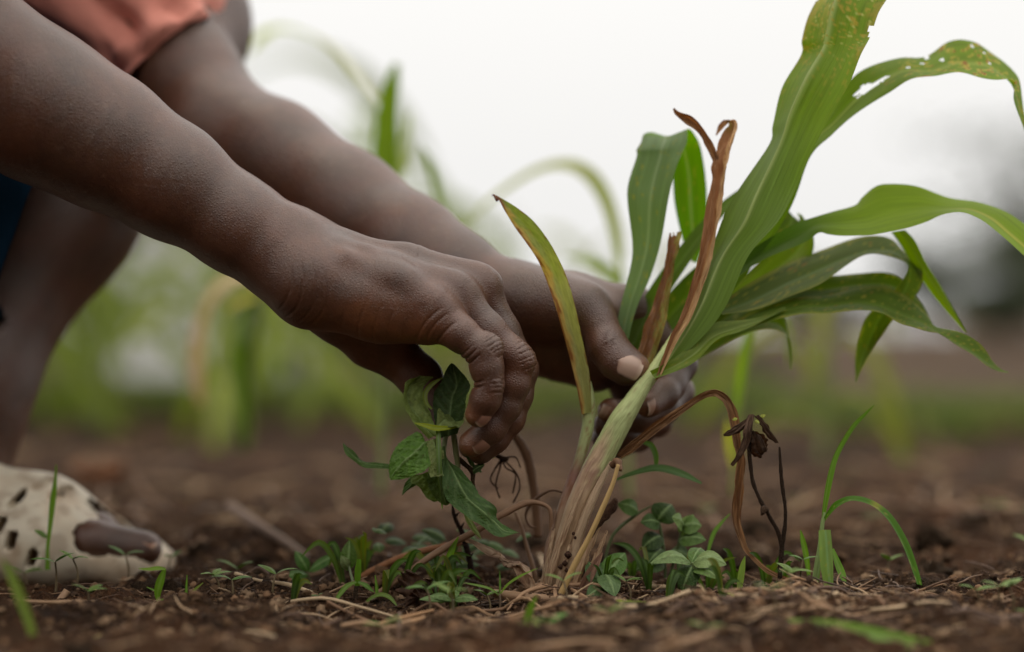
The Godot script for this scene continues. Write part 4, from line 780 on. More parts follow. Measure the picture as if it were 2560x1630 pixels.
	for i in 9:
		var a := i * 0.7 + 0.2
		var p := m.position + Vector3(cos(a) * 0.006, 0.004, sin(a) * 0.006)
		var q := p + Vector3(cos(a) * 0.016, -0.004, sin(a) * 0.016 + 0.002)
		tube(m, "root", [Vector4(p.x, p.y, p.z, 0.0011), Vector4(q.x, gh(q.x, q.z) + 0.003, q.z, 0.0009), Vector4(q.x + cos(a) * 0.012, gh(q.x, q.z) - 0.004, q.z + sin(a) * 0.012, 0.0004)], {"rough": 0.2, "tint": lin("#a88668")}, 10, 6)
	# thin green leaf low on the far side of the stalk
	blade(m, "leaf", [Vector4(0.0502, 0.0523, -0.02, 0.00061), Vector4(0.0585, 0.0554, -0.022, 0.00143), Vector4(0.0698, 0.0577, -0.024, 0.00225), Vector4(0.0811, 0.0552, -0.024, 0.00225), Vector4(0.0913, 0.0503, -0.024, 0.00061)], Vector3(0, 0.7, 0.7), {"col": green(lin("#456a48"), lin("#6a8a5c"), 0.0, 51.0)})
	blade(m, "leaf", [Vector4(0.063, 0.0697, -0.03, 0.00062), Vector4(0.0672, 0.0684, -0.03, 0.00144), Vector4(0.0696, 0.0635, -0.03, 0.00144), Vector4(0.0698, 0.0577, -0.03, 0.00082)], Vector3(0.3, 0.3, 0.9), {"col": green(lin("#4d7a2a"), lin("#6a8a5c"), 0.0, 52.0)})
	# broad pale husk at the foot
	sheet(m, "dry_leaf", [Vector3(0.0056, 0.0046, 0.004), Vector3(0.0095, 0.001, 0.01), Vector3(0.0004, 0.0135, 0.002), Vector3(0.0099, 0.0056, 0.012), Vector3(-0.0036, 0.0161, 0), Vector3(0.0071, 0.0128, 0.01), Vector3(-0.0088, 0.0177, -0.004), Vector3(-0.0008, 0.0155, 0.002), Vector3(-0.017, 0.0219, -0.01), Vector3(-0.0108, 0.0193, -0.004), Vector3(-0.0252, 0.0253, -0.016), Vector3(-0.021, 0.0237, -0.012)], 60, 18, {"fold": 0.28, "crumple": 0.12, "wave": 0.001, "freq": 16.0, "mat": M.dry, "col": withered(lin("#bfa68c"), lin("#8e7360"), 61.0)})
	sheet(m, "dry_leaf", [Vector3(0.0302, 0.0013, 0.006), Vector3(0.0334, -0.0007, 0.006), Vector3(0.0338, 0.01, 0.006), Vector3(0.0382, 0.0084, 0.006), Vector3(0.0382, 0.0161, 0.004), Vector3(0.0414, 0.0153, 0.004), Vector3(0.0419, 0.0199, 0.002), Vector3(0.0427, 0.0195, 0.002)], 24, 8, {"fold": 0.3, "mat": M.dry, "col": withered(lin("#9c7c68"), lin("#7a5a4c"), 62.0)})

# ---------------------------------------------------------------- weeds
# an oval leaf from its stalk end to its tip; arch lifts or drops the middle along the hint
func oval(parent: Node, called: String, a: Vector3, b: Vector3, wide: float, hint: Vector3, arch: float, opts: Dictionary, nl := 14, nw := 8) -> MeshInstance3D:
	var pairs := []
	var d := b - a
	var lat := d.cross(hint).normalized()
	var up := lat.cross(d).normalized()
	for i in 9:
		var t := i / 8.0
		var w := wide * 0.5 * pow(sin(PI * pow(t, 0.82)), 0.75) if t < 1.0 and t > 0.0 else wide * 0.02
		var p := a + d * t + up * arch * sin(PI * t)
		pairs.append(p - lat * w); pairs.append(p + lat * w)
	var o := {"fold": 0.12, "mat": M.weed, "flip": -1.0}
	o.merge(opts, true)
	return sheet(parent, called, pairs, nl, nw, o)

func leafy(base: Color, vein: Color, seed_: float) -> Callable:
	base = Color(base.r * 1.14, base.g * 0.94, base.b * 0.70)
	return func(t: float, s: float) -> Color:
		var c := base * (1.0 + 0.3 * n_fine.get_noise_3d(t * 30.0, s * 14.0, seed_ * 7.0))
		c = c.lerp(vein, exp(-s * s * 260.0) * 0.7)
		var q := fposmod(t * 6.5 - absf(s) * 1.5 + 0.35 * n_mid.get_noise_3d(t * 9.0, s * 7.0, seed_), 1.0)
		c = c.lerp(vein, (exp(-q * q * 90.0) + exp(-(1.0 - q) * (1.0 - q) * 90.0)) * 0.16)
		return c.lerp(lin("#5e4526"), smoothstep(0.45, 0.6, n_fine.get_noise_3d(t * 60.0, s * 25.0, seed_ * 3.0)) * 0.5)

func on(x: float, z: float, lift := 0.0) -> Vector3:
	return Vector3(x, gh(x, z) + lift, z)

func sprout(at: Vector3, h: float, size: float, label: String, group: String, tint := "#5d7f3c") -> void:
	var t := thing("weed_sprout", label, "sprout", at, group)
	var top := at + Vector3(rng.randf_range(-0.2, 0.2) * h, h, rng.randf_range(-0.2, 0.2) * h)
	tube(t, "stem", [Vector4(at.x, at.y - 0.003, at.z, 0.0006), Vector4(at.x + 0.0006, at.y + h * 0.5, at.z, 0.0005), Vector4(top.x, top.y, top.z, 0.0004)], {"tint": lin("#6a5a42"), "rough": 0.3}, 8, 6)
	var a := rng.randf_range(-0.7, 0.7)
	for i in rng.randi_range(2, 3):
		var d := Vector3(cos(a), rng.randf_range(0.05, 0.5), sin(a)).normalized()
		oval(t, "leaf", top, top + d * size, size * rng.randf_range(0.4, 0.6), Vector3.UP, size * 0.08, {"col": leafy(lin(tint), lin("#8fa569"), a)}, 10, 6)
		a += PI * rng.randf_range(0.8, 1.15)

func build_weeds() -> void:
	# --- the bunch pinched in the right hand
	var w := thing("uprooted_weed", "freshly pulled broad-leaved weed with quilted leaves, pinched between the right hand's fingertips", "weed", Vector3(-0.0327, 0.0675, 0.004))
	var gd := lin("#3f5f2c"); var gm := lin("#55793a"); var gl := lin("#7f9a66"); var vein := lin("#9bb27c")
	var q := {"fold": 0.14, "quilt": 0.03, "serr": 0.06, "freq": 12.0, "wave": 0.0008, "mat": M.weed}
	var add := func(pairs: Array, c: Color, seed_: float, more := {}, nl := 44, nw := 24) -> void:
		var o := q.duplicate()
		o.merge({"col": leafy(c * 1.35, vein, seed_), "phase": seed_}, true)
		o.merge(more, true)
		sheet(w, "leaf", pairs, nl, nw, o)
	add.call([Vector3(-0.0389, 0.0733, 0.008), Vector3(-0.0345, 0.0753, 0.008), Vector3(-0.0451, 0.0799, 0.012), Vector3(-0.0362, 0.0808, 0.006), Vector3(-0.0469, 0.0843, 0.014), Vector3(-0.0378, 0.0851, 0.006), Vector3(-0.0496, 0.0889, 0.016), Vector3(-0.0406, 0.0898, 0.004), Vector3(-0.0508, 0.0938, 0.016), Vector3(-0.0418, 0.0942, 0.004), Vector3(-0.0498, 0.0981, 0.015), Vector3(-0.0403, 0.0982, 0.002), Vector3(-0.0478, 0.1008, 0.012), Vector3(-0.0388, 0.1005, 0), Vector3(-0.0444, 0.1021, 0.008), Vector3(-0.0375, 0.1023, -0.002)], gl, 1.0, {"fold": 0.22})
	add.call([Vector3(-0.0347, 0.0735, 0.004), Vector3(-0.0256, 0.0756, 0.006), Vector3(-0.0371, 0.0858, 0.002), Vector3(-0.0222, 0.086, 0.008), Vector3(-0.0368, 0.0933, 0), Vector3(-0.021, 0.0926, 0.008), Vector3(-0.034, 0.0983, -0.001), Vector3(-0.02, 0.0985, 0.008), Vector3(-0.0321, 0.1041, -0.002), Vector3(-0.0235, 0.1044, 0.006), Vector3(-0.0285, 0.1085, -0.002), Vector3(-0.0276, 0.1083, -0.001)], lin("#35502a"), 2.0, {"fold": 0.10})
	add.call([Vector3(-0.0352, 0.0798, 0.01), Vector3(-0.0345, 0.079, 0.01), Vector3(-0.0348, 0.0861, 0.01), Vector3(-0.0281, 0.0791, 0.012), Vector3(-0.0337, 0.0872, 0.008), Vector3(-0.0249, 0.0793, 0.012), Vector3(-0.0307, 0.0851, 0.004), Vector3(-0.023, 0.0802, 0.01), Vector3(-0.0258, 0.0833, 0), Vector3(-0.0223, 0.0828, 0.006)], lin("#6d8456"), 3.0)
	# the quilted oval leaf in front
	add.call([Vector3(-0.0411, 0.072, 0.012), Vector3(-0.0398, 0.0693, 0.014), Vector3(-0.0434, 0.0766, 0.013), Vector3(-0.0381, 0.066, 0.018), Vector3(-0.0477, 0.0754, 0.014), Vector3(-0.0376, 0.0623, 0.021), Vector3(-0.052, 0.0721, 0.015), Vector3(-0.0407, 0.0588, 0.022), Vector3(-0.0551, 0.0671, 0.016), Vector3(-0.0454, 0.0571, 0.022), Vector3(-0.057, 0.0612, 0.017), Vector3(-0.0501, 0.0558, 0.021), Vector3(-0.0568, 0.057, 0.018), Vector3(-0.0541, 0.0551, 0.02), Vector3(-0.0561, 0.0551, 0.019), Vector3(-0.0559, 0.0549, 0.019)], lin("#4a722e"), 4.0, {"quilt": 0.045, "fold": 0.10}, 70, 40)
	add.call([Vector3(-0.0404, 0.0722, 0.01), Vector3(-0.0341, 0.0737, 0.008), Vector3(-0.0395, 0.0668, 0.012), Vector3(-0.0321, 0.0674, 0.008), Vector3(-0.0383, 0.0614, 0.014), Vector3(-0.0313, 0.061, 0.008), Vector3(-0.0383, 0.0559, 0.014), Vector3(-0.0294, 0.0569, 0.006)], lin("#7d9268"), 5.0, {"fold": 0.25})
	# long leaf drooping to the right
	add.call([Vector3(-0.0325, 0.0698, 0.008), Vector3(-0.0313, 0.0702, 0.008), Vector3(-0.0325, 0.0639, 0.01), Vector3(-0.0295, 0.0628, 0.004), Vector3(-0.0332, 0.0565, 0.012), Vector3(-0.0232, 0.057, 0.002), Vector3(-0.0316, 0.0483, 0.013), Vector3(-0.0171, 0.0517, 0.006), Vector3(-0.0268, 0.0425, 0.014), Vector3(-0.0143, 0.0458, 0.006), Vector3(-0.0205, 0.0366, 0.014), Vector3(-0.0076, 0.041, 0.006), Vector3(-0.0122, 0.0325, 0.013), Vector3(-0.006, 0.0357, 0.004), Vector3(-0.0047, 0.0281, 0.012), Vector3(-0.0028, 0.0319, 0.006), Vector3(0.0036, 0.0299, 0.01), Vector3(0.004, 0.0295, 0.01)], lin("#36552a"), 6.0, {"fold": 0.12, "wave": 0.0012, "freq": 18.0}, 70, 24)
	add.call([Vector3(-0.0462, 0.056, 0.004), Vector3(-0.0387, 0.0578, 0.002), Vector3(-0.0474, 0.0528, 0.004), Vector3(-0.0348, 0.0553, 0), Vector3(-0.0426, 0.0496, 0.004), Vector3(-0.0316, 0.0513, 0), Vector3(-0.0398, 0.0452, 0.004), Vector3(-0.0292, 0.0473, 0), Vector3(-0.0367, 0.0435, 0.003), Vector3(-0.0307, 0.0443, 0.002)], lin("#6f8a58"), 7.0)
	add.call([Vector3(-0.0473, 0.0556, -0.002), Vector3(-0.0429, 0.0556, -0.002), Vector3(-0.0505, 0.0516, -0.002), Vector3(-0.0437, 0.052, -0.002), Vector3(-0.0517, 0.0471, -0.002), Vector3(-0.0485, 0.0491, -0.002), Vector3(-0.0517, 0.0465, -0.002), Vector3(-0.0515, 0.0463, -0.002)], lin("#3f6030"), 8.0)
	add.call([Vector3(-0.055, 0.0606, -0.004), Vector3(-0.055, 0.0582, -0.004), Vector3(-0.0643, 0.0614, -0.005), Vector3(-0.065, 0.0591, -0.003), Vector3(-0.0712, 0.0629, -0.006), Vector3(-0.0717, 0.06, -0.002), Vector3(-0.0761, 0.0674, -0.006), Vector3(-0.0774, 0.0648, -0.002), Vector3(-0.0796, 0.071, -0.005), Vector3(-0.0799, 0.0699, -0.004)], lin("#47683a"), 9.0, {"wave": 0.0012})
	add.call([Vector3(-0.0228, 0.0381, -0.002), Vector3(-0.0216, 0.0391, -0.002), Vector3(-0.0216, 0.0339, -0.002), Vector3(-0.0192, 0.0351, -0.002), Vector3(-0.0188, 0.0295, -0.002), Vector3(-0.0164, 0.0303, -0.002), Vector3(-0.0148, 0.0255, -0.002), Vector3(-0.0142, 0.0257, -0.002)], lin("#8aa27a"), 10.0)
	add.call([Vector3(-0.0297, 0.059, -0.004), Vector3(-0.0281, 0.059, -0.004), Vector3(-0.0309, 0.053, -0.004), Vector3(-0.0249, 0.0538, -0.004), Vector3(-0.0329, 0.0455, -0.003), Vector3(-0.0269, 0.0446, -0.004), Vector3(-0.0309, 0.0435, -0.003), Vector3(-0.0293, 0.0431, -0.003)], lin("#385a2a"), 11.0)
	add.call([Vector3(-0.0378, 0.0597, 0.006), Vector3(-0.0326, 0.0605, 0.006), Vector3(-0.0397, 0.0547, 0.008), Vector3(-0.0286, 0.0549, 0.006), Vector3(-0.0381, 0.0491, 0.008), Vector3(-0.0274, 0.0498, 0.006), Vector3(-0.0346, 0.0443, 0.007), Vector3(-0.0282, 0.0446, 0.006), Vector3(-0.0314, 0.0422, 0.006), Vector3(-0.0302, 0.0422, 0.006)], lin("#4c6a34"), 12.0)
	add.call([Vector3(-0.0249, 0.0719, -0.004), Vector3(-0.0217, 0.0671, -0.004), Vector3(-0.0225, 0.0651, -0.004), Vector3(-0.0185, 0.0621, -0.006), Vector3(-0.0189, 0.0598, -0.004), Vector3(-0.0157, 0.0589, -0.006), Vector3(-0.0153, 0.0566, -0.005), Vector3(-0.0141, 0.0569, -0.006)], lin("#3c5830"), 13.0)
	tube(w, "stem", [Vector4(-0.0305, 0.0792, -0.002, 0.0012), Vector4(-0.0316, 0.0713, 0, 0.0012), Vector4(-0.0319, 0.0645, 0.004, 0.001), Vector4(-0.0307, 0.0596, 0.004, 0.0008)], {"tint": lin("#8f9a70"), "rough": 0.1}, 16, 8)
	tube(w, "stem", [Vector4(-0.0277, 0.0772, -0.002, 0.0014), Vector4(-0.0265, 0.0672, -0.002, 0.0014), Vector4(-0.0253, 0.0592, -0.002, 0.0012)], {"tint": lin("#7d8258"), "rough": 0.1}, 16, 8)
	tube(w, "stem", [Vector4(-0.0253, 0.0635, -0.004, 0.0012), Vector4(-0.0189, 0.0574, -0.004, 0.0012), Vector4(-0.0185, 0.053, -0.004, 0.001), Vector4(-0.0177, 0.0478, -0.004, 0.0006)], {"tint": lin("#5e4a34"), "rough": 0.3, "mat": M.bark}, 16, 8)
	oval(w, "leaf", Vector3(-0.0193, 0.0566, -0.004), Vector3(-0.0128, 0.0608, -0.002), 0.004, Vector3(0.2, 0.6, 0.8), 0.0008, {"col": leafy(lin("#3d5a30"), vein, 4.4)})
	# the grass caught in the bunch
	var gb := thing("grass_sprig", "bright yellow-green grass blade lying across the pulled weed bunch", "grass blade", Vector3(-0.0325, 0.0798, 0.01))
	blade(gb, "blade", [Vector4(-0.0454, 0.081, 0.012, 0.0002), Vector4(-0.0403, 0.0799, 0.013, 0.00099), Vector4(-0.0355, 0.0787, 0.013, 0.00138), Vector4(-0.03, 0.0787, 0.012, 0.00099), Vector4(-0.0242, 0.0793, 0.008, 0.0004)], Vector3(0, 0.4, 1), {"col": green(lin("#9ab43a"), lin("#b6c860"), 0.0, 3.0)})
	var gc := thing("grass_sprig", "curled pale green grass blade hooked round the thumb inside the weed bunch", "grass blade", Vector3(-0.0398, 0.0893, 0))
	blade(gc, "blade", [Vector4(-0.0325, 0.1018, 0.004, 0.0002), Vector4(-0.037, 0.0991, 0.006, 0.00099), Vector4(-0.0403, 0.0951, 0.008, 0.00119), Vector4(-0.04, 0.0904, 0.009, 0.00099), Vector4(-0.0373, 0.0873, 0.009, 0.0004)], Vector3(0.3, 0.2, 1), {"col": green(lin("#7f9a58"), lin("#a6b878"), 0.0, 4.0)})
	var gd2 := thing("grass_sprig", "grey-green grass blade hanging straight down through the pulled bunch", "grass blade", Vector3(-0.0332, 0.0601, 0.012))
	blade(gd2, "blade", [Vector4(-0.0344, 0.0778, 0.011, 0.00099), Vector4(-0.0339, 0.0681, 0.014, 0.00118), Vector4(-0.0336, 0.0582, 0.013, 0.00118), Vector4(-0.0329, 0.0479, 0.008, 0.00099), Vector4(-0.0326, 0.0406, 0.006, 0.0002)], Vector3(0.1, 0, 1), {"col": green(lin("#6f9468"), lin("#a0b890"), 0.0, 5.0)})
	# rootlets of a pulled weed behind the fingertips
	var rt := thing("weed_roots", "spidery brown weed roots dangling behind the right hand's fingertips", "roots", Vector3(-0.0054, 0.0624, -0.03))
	var knot: Vector3 = Vector3(-0.0049, 0.0618, -0.03)
	tube(rt, "root", [Vector4(-0.0111, 0.0654, -0.026, 0.00082), Vector4(-0.0078, 0.0635, -0.03, 0.00103), Vector4(-0.0045, 0.0618, -0.03, 0.00124), Vector4(-0.0016, 0.061, -0.03, 0.00062)], {"rough": 0.5, "mat": M.bark, "tint": lin("#4a3426")}, 12, 8)
	for k in [[Vector3(-0.0091, 0.0552, -0.03), Vector3(-0.0103, 0.0511, -0.03), Vector3(-0.0066, 0.047, -0.03)], [Vector3(-0.0058, 0.0573, -0.03), Vector3(-0.0078, 0.0491, -0.03), Vector3(-0.0058, 0.0425, -0.03)], [Vector3(-0.0008, 0.0581, -0.03), Vector3(0.0029, 0.0532, -0.03), Vector3(0.0037, 0.047, -0.03), Vector3(0.0004, 0.0404, -0.03)], [Vector3(-0.0029, 0.0572, -0.032), Vector3(0.0017, 0.0539, -0.032), Vector3(0.0004, 0.0446, -0.034)], [Vector3(0.0004, 0.0627, -0.03), Vector3(0.0025, 0.0614, -0.03), Vector3(0.0041, 0.0573, -0.03)]]:
		var rows := [Vector4(knot.x, knot.y, knot.z, 0.0007)]
		for p in k: rows.append(Vector4(p.x, p.y, p.z, 0.0004))
		tube(rt, "root", rows, {"rough": 0.4, "mat": M.bark, "tint": lin("#5a4332")}, 18, 5)
	oval(rt, "leaf", Vector3(-0.0103, 0.062, -0.028), Vector3(-0.0078, 0.0661, -0.028), 0.003, Vector3(0, 0.3, 1), 0.0003, {"col": leafy(lin("#7fae2c"), vein, 1.4)})
	# --- withered seedling on the right
	var d := thing("withered_seedling", "shrivelled black-brown seedling with hanging dead leaves on two thin stems", "dead seedling", Vector3(0.1255, 0.0028, 0.004))
	var dk := lin("#4a382c"); var db := lin("#5f4a3a")
	var dstem := tube(d, "stem", [Vector4(0.1251, 0.0006, 0.004, 0.0012), Vector4(0.1255, 0.0108, 0.004, 0.0012), Vector4(0.1263, 0.0217, 0.004, 0.0012), Vector4(0.1245, 0.0295, 0.004, 0.001), Vector4(0.1185, 0.0404, 0.004, 0.001), Vector4(0.1149, 0.0475, 0.003, 0.001), Vector4(0.1128, 0.0542, 0.002, 0.001), Vector4(0.1115, 0.0662, 0.001, 0.001), Vector4(0.112, 0.0773, 0, 0.001), Vector4(0.1128, 0.0833, 0, 0.0008)], {"rough": 0.4, "mat": M.bark, "tint": dk}, 60, 8)
	tube(d, "stem", [Vector4(0.1259, 0.0205, 0.004, 0.001), Vector4(0.1274, 0.0298, 0.005, 0.001), Vector4(0.1278, 0.0398, 0.006, 0.0008), Vector4(0.1264, 0.0506, 0.006, 0.00099), Vector4(0.1256, 0.0597, 0.006, 0.0008), Vector4(0.125, 0.0696, 0.006, 0.0004)], {"rough": 0.4, "mat": M.bark, "tint": dk}, 40, 7)
	tube(dstem, "bud", [Vector4(0.1197, 0.039, 0.006, 0.0006), Vector4(0.1178, 0.0408, 0.008, 0.00159), Vector4(0.1165, 0.0385, 0.009, 0.00099), Vector4(0.1161, 0.0377, 0.009, 0.0002)], {"rough": 0.5, "mat": M.bark, "tint": db}, 10, 8)
	sheet(d, "dead_leaf", [Vector3(0.1115, 0.0841, 0.0027), Vector3(0.1133, 0.0834, 0.0013), Vector3(0.1076, 0.0813, 0.006), Vector3(0.1101, 0.0793, 0.004), Vector3(0.1032, 0.0782, 0.007), Vector3(0.1063, 0.0758, 0.005), Vector3(0.0995, 0.0759, 0.0067), Vector3(0.1009, 0.0745, 0.0053), Vector3(0.0986, 0.0751, 0.006), Vector3(0.099, 0.0745, 0.006)], 60, 20, {"fold": 0.35, "crumple": 0.25, "phase": 26.0, "wave": 0.0005, "freq": 30.0, "mat": M.dry, "col": withered(dk, db, 3.0)})
	sheet(d, "dead_leaf", [Vector3(0.111, 0.0847, 0.0047), Vector3(0.1137, 0.0843, 0.0033), Vector3(0.1087, 0.078, 0.008), Vector3(0.1121, 0.0773, 0.006), Vector3(0.1075, 0.0724, 0.008), Vector3(0.1109, 0.071, 0.006), Vector3(0.1046, 0.0661, 0.0087), Vector3(0.1073, 0.0647, 0.0073), Vector3(0.1019, 0.0613, 0.0073), Vector3(0.1035, 0.0604, 0.0067)], 60, 20, {"fold": 0.35, "crumple": 0.25, "phase": 30.0, "wave": 0.0005, "freq": 30.0, "mat": M.dry, "col": withered(dk, lin("#6d5646"), 5.0)})
	sheet(d, "dead_leaf", [Vector3(0.1142, 0.084, 0.0007), Vector3(0.1162, 0.0834, -0.0007), Vector3(0.1169, 0.0797, 0.002), Vector3(0.12, 0.079, 0), Vector3(0.1198, 0.0749, 0.002), Vector3(0.1232, 0.0742, 0), Vector3(0.124, 0.0713, 0.0014), Vector3(0.1254, 0.0706, 0.0006)], 60, 20, {"fold": 0.35, "crumple": 0.25, "phase": 26.0, "wave": 0.0012, "freq": 26.0, "mat": M.dry, "col": withered(dk, db, 7.0)})
	sheet(d, "dead_leaf", [Vector3(0.1118, 0.0758, 0), Vector3(0.114, 0.0763, -0.002), Vector3(0.112, 0.071, 0.0027), Vector3(0.1182, 0.0741, -0.0007), Vector3(0.113, 0.0661, 0.0027), Vector3(0.1204, 0.0707, -0.0007), Vector3(0.1155, 0.0646, 0.002), Vector3(0.1202, 0.0677, 0), Vector3(0.118, 0.0663, 0.0014), Vector3(0.119, 0.0669, 0.0006)], 60, 20, {"fold": 0.35, "crumple": 0.25, "phase": 26.0, "wave": 0.0008, "freq": 40.0, "mat": M.dry, "col": withered(lin("#3c2d24"), db, 9.0)})
	for p in [[Vector3(0.1166, 0.0834, 0.002), Vector3(0.119, 0.0842, 0.002)], [Vector3(0.1056, 0.0827, 0.004), Vector3(0.1032, 0.0819, 0.004)], [Vector3(0.1142, 0.0818, 0.002), Vector3(0.1159, 0.0803, 0.004)]]:
		oval(dstem, "bud_leaf", p[0], p[1], 0.0016, Vector3(0, 0.4, 1), 0.0002, {"col": leafy(lin("#9fae3a"), vein, 2.0)}, 6, 4)
	# --- grass plant on the right
	var g := thing("grass_plant", "green grass plant with one arching blade and one blade cut off square", "grass plant", Vector3(0.1413, -0.0003, 0.006))
	var gg := lin("#55822a"); var gr := lin("#86a45c")
	tube(g, "stem", [Vector4(0.1408, -0.0015, 0.006, 0.00139), Vector4(0.1419, 0.01, 0.006, 0.00139), Vector4(0.1441, 0.0228, 0.005, 0.00119), Vector4(0.1454, 0.0335, 0.004, 0.001), Vector4(0.1464, 0.0386, 0.003, 0.0006)], {"tint": lin("#7d9258")}, 24, 8)
	blade(g, "blade", [Vector4(0.1454, 0.0329, 0.004, 0.0006), Vector4(0.147, 0.0433, 0.003, 0.0014), Vector4(0.1497, 0.0558, 0.001, 0.0018), Vector4(0.1533, 0.066, -0.002, 0.0016), Vector4(0.161, 0.0778, -0.006, 0.00141), Vector4(0.1677, 0.0841, -0.01, 0.00101), Vector4(0.1724, 0.0885, -0.012, 0.0002)], Vector3(0.35, 0.1, 0.9), {"fold": 0.3, "twist": 0.6, "col": green(gg, gr, 0.0, 1.0)}, 50, 6)
	blade(g, "blade", [Vector4(0.1458, 0.0345, 0.004, 0.0006), Vector4(0.1485, 0.0389, 0.005, 0.001), Vector4(0.1521, 0.043, 0.006, 0.00139), Vector4(0.1587, 0.0457, 0.008, 0.00159), Vector4(0.1677, 0.0436, 0.009, 0.00198), Vector4(0.1758, 0.037, 0.01, 0.00257), Vector4(0.183, 0.0251, 0.01, 0.00277), Vector4(0.1881, 0.0113, 0.01, 0.00238), Vector4(0.1905, 0.0025, 0.01, 0.00158), Vector4(0.1913, -0.0022, 0.01, 0.0004)], Vector3(0.5, 0.6, 0.62), {"fold": 0.2, "col": func(t: float, s: float) -> Color:
		var c := lin("#567f2c") * (1.0 + 0.25 * n_fine.get_noise_2d(t * 20.0, s * 30.0))
		return c.lerp(lin("#a5a04c"), smoothstep(0.05, 0.0, absf(t - 0.47)) * 0.8).lerp(lin("#b8b070"), smoothstep(0.42, 0.55, n_fine.get_noise_2d(t * 200.0, s * 22.0 + 9.0)) * 0.8)}, 60, 8)
	sheet(g, "cut_blade", [Vector3(0.1422, 0.0312, 0.014), Vector3(0.148, 0.0313, 0.012), Vector3(0.1419, 0.0231, 0.017), Vector3(0.1485, 0.0232, 0.014), Vector3(0.1424, 0.0145, 0.019), Vector3(0.1486, 0.0141, 0.016), Vector3(0.1439, 0.0058, 0.02), Vector3(0.1486, 0.0054, 0.017), Vector3(0.146, -0.0005, 0.02), Vector3(0.1489, -0.0012, 0.018), Vector3(0.1477, -0.0061, 0.019), Vector3(0.1483, -0.0063, 0.019)], 40, 8, {"fold": 0.16, "col": green(lin("#6d9260"), lin("#86a878"), 0.35, 2.0)})
	blade(g, "blade", [Vector4(0.1502, 0.0217, 0.004, 0.0006), Vector4(0.1519, 0.016, 0.006, 0.00159), Vector4(0.154, 0.0102, 0.008, 0.00179), Vector4(0.1552, 0.0061, 0.01, 0.00059)], Vector3(0.2, 0.3, 0.9), {"col": green(lin("#5c8a44"), gr, 0.0, 6.0)})
	blade(g, "blade", [Vector4(0.1423, 0.003, 0.006, 0.0008), Vector4(0.1433, 0.0115, 0.002, 0.0016), Vector4(0.1455, 0.0191, -0.002, 0.0012), Vector4(0.1466, 0.0249, -0.004, 0.0004)], Vector3(0.2, 0.1, 0.9), {"col": green(lin("#5c7a54"), gr, 0.0, 7.0)})
	var y := thing("grass_shoot", "single short upright grass shoot just left of the arching grass plant", "grass shoot", Vector3(0.1405, 0.0075, -0.012))
	blade(y, "blade", [Vector4(0.1413, 0.0071, -0.012, 0.00081), Vector4(0.1401, 0.016, -0.012, 0.00142), Vector4(0.1384, 0.0241, -0.012, 0.00121), Vector4(0.1372, 0.0289, -0.012, 0.0002)], Vector3(0.3, 0, 1), {"col": green(lin("#5d8a30"), gr, 0.0, 8.0)})
	# --- leafy weed at the right foot of the maize
	var b := thing("leafy_weed", "small weed with two pale cupped leaves beside the withered arch", "weed", Vector3(0.0851, 0.0022, 0.01))
	tube(b, "stem", [Vector4(0.0847, 0.001, 0.01, 0.00099), Vector4(0.0851, 0.0085, 0.01, 0.00099), Vector4(0.0847, 0.0136, 0.01, 0.00099), Vector4(0.084, 0.016, 0.01, 0.00079)], {"tint": lin("#6a7a4c")}, 14, 7)
	for l in [[Vector3(0.0832, 0.0156, 0.01), Vector3(0.0642, 0.0163, 0.016), 0.009, 0.004, "#6f9068"], [Vector3(0.0843, 0.0156, 0.01), Vector3(0.0994, 0.0153, 0.014), 0.0125, 0.003, "#7d9c72"], [Vector3(0.0845, 0.0146, 0.008), Vector3(0.0789, 0.003, 0.014), 0.011, 0.002, "#3c5c30"], [Vector3(0.0839, 0.0156, 0.006), Vector3(0.0901, 0.0203, -0.01), 0.008, 0.002, "#527a3c"], [Vector3(0.0847, 0.0124, 0.01), Vector3(0.0951, 0.0095, 0.022), 0.008, 0.002, "#55783c"]]:
		oval(b, "leaf", l[0], l[1], l[2], Vector3(0.1, 0.8, 0.6), l[3], {"quilt": 0.03, "col": leafy(lin(l[4]), vein, l[2] * 900.0)}, 18, 12)
	var b2 := thing("leafy_weed", "dark bushy weed with rounded leaves behind the maize stalk", "weed", Vector3(0.0733, 0.0037, -0.03))
	for s in [[Vector4(0.0744, 0.0013, -0.03, 0.00082), Vector4(0.0737, 0.0161, -0.03, 0.00082), Vector4(0.0717, 0.0285, -0.03, 0.00082), Vector4(0.0705, 0.0326, -0.03, 0.00062)], [Vector4(0.0754, 0.0013, -0.03, 0.00082), Vector4(0.0794, 0.0163, -0.028, 0.00082), Vector4(0.0821, 0.0288, -0.026, 0.00062)], [Vector4(0.0445, 0.0099, -0.03, 0.00062), Vector4(0.0487, 0.0241, -0.032, 0.00083), Vector4(0.0591, 0.0333, -0.034, 0.00083), Vector4(0.0675, 0.0383, -0.036, 0.00041)]]:
		tube(b2, "stem", s, {"tint": lin("#5c6a44")}, 18, 6)
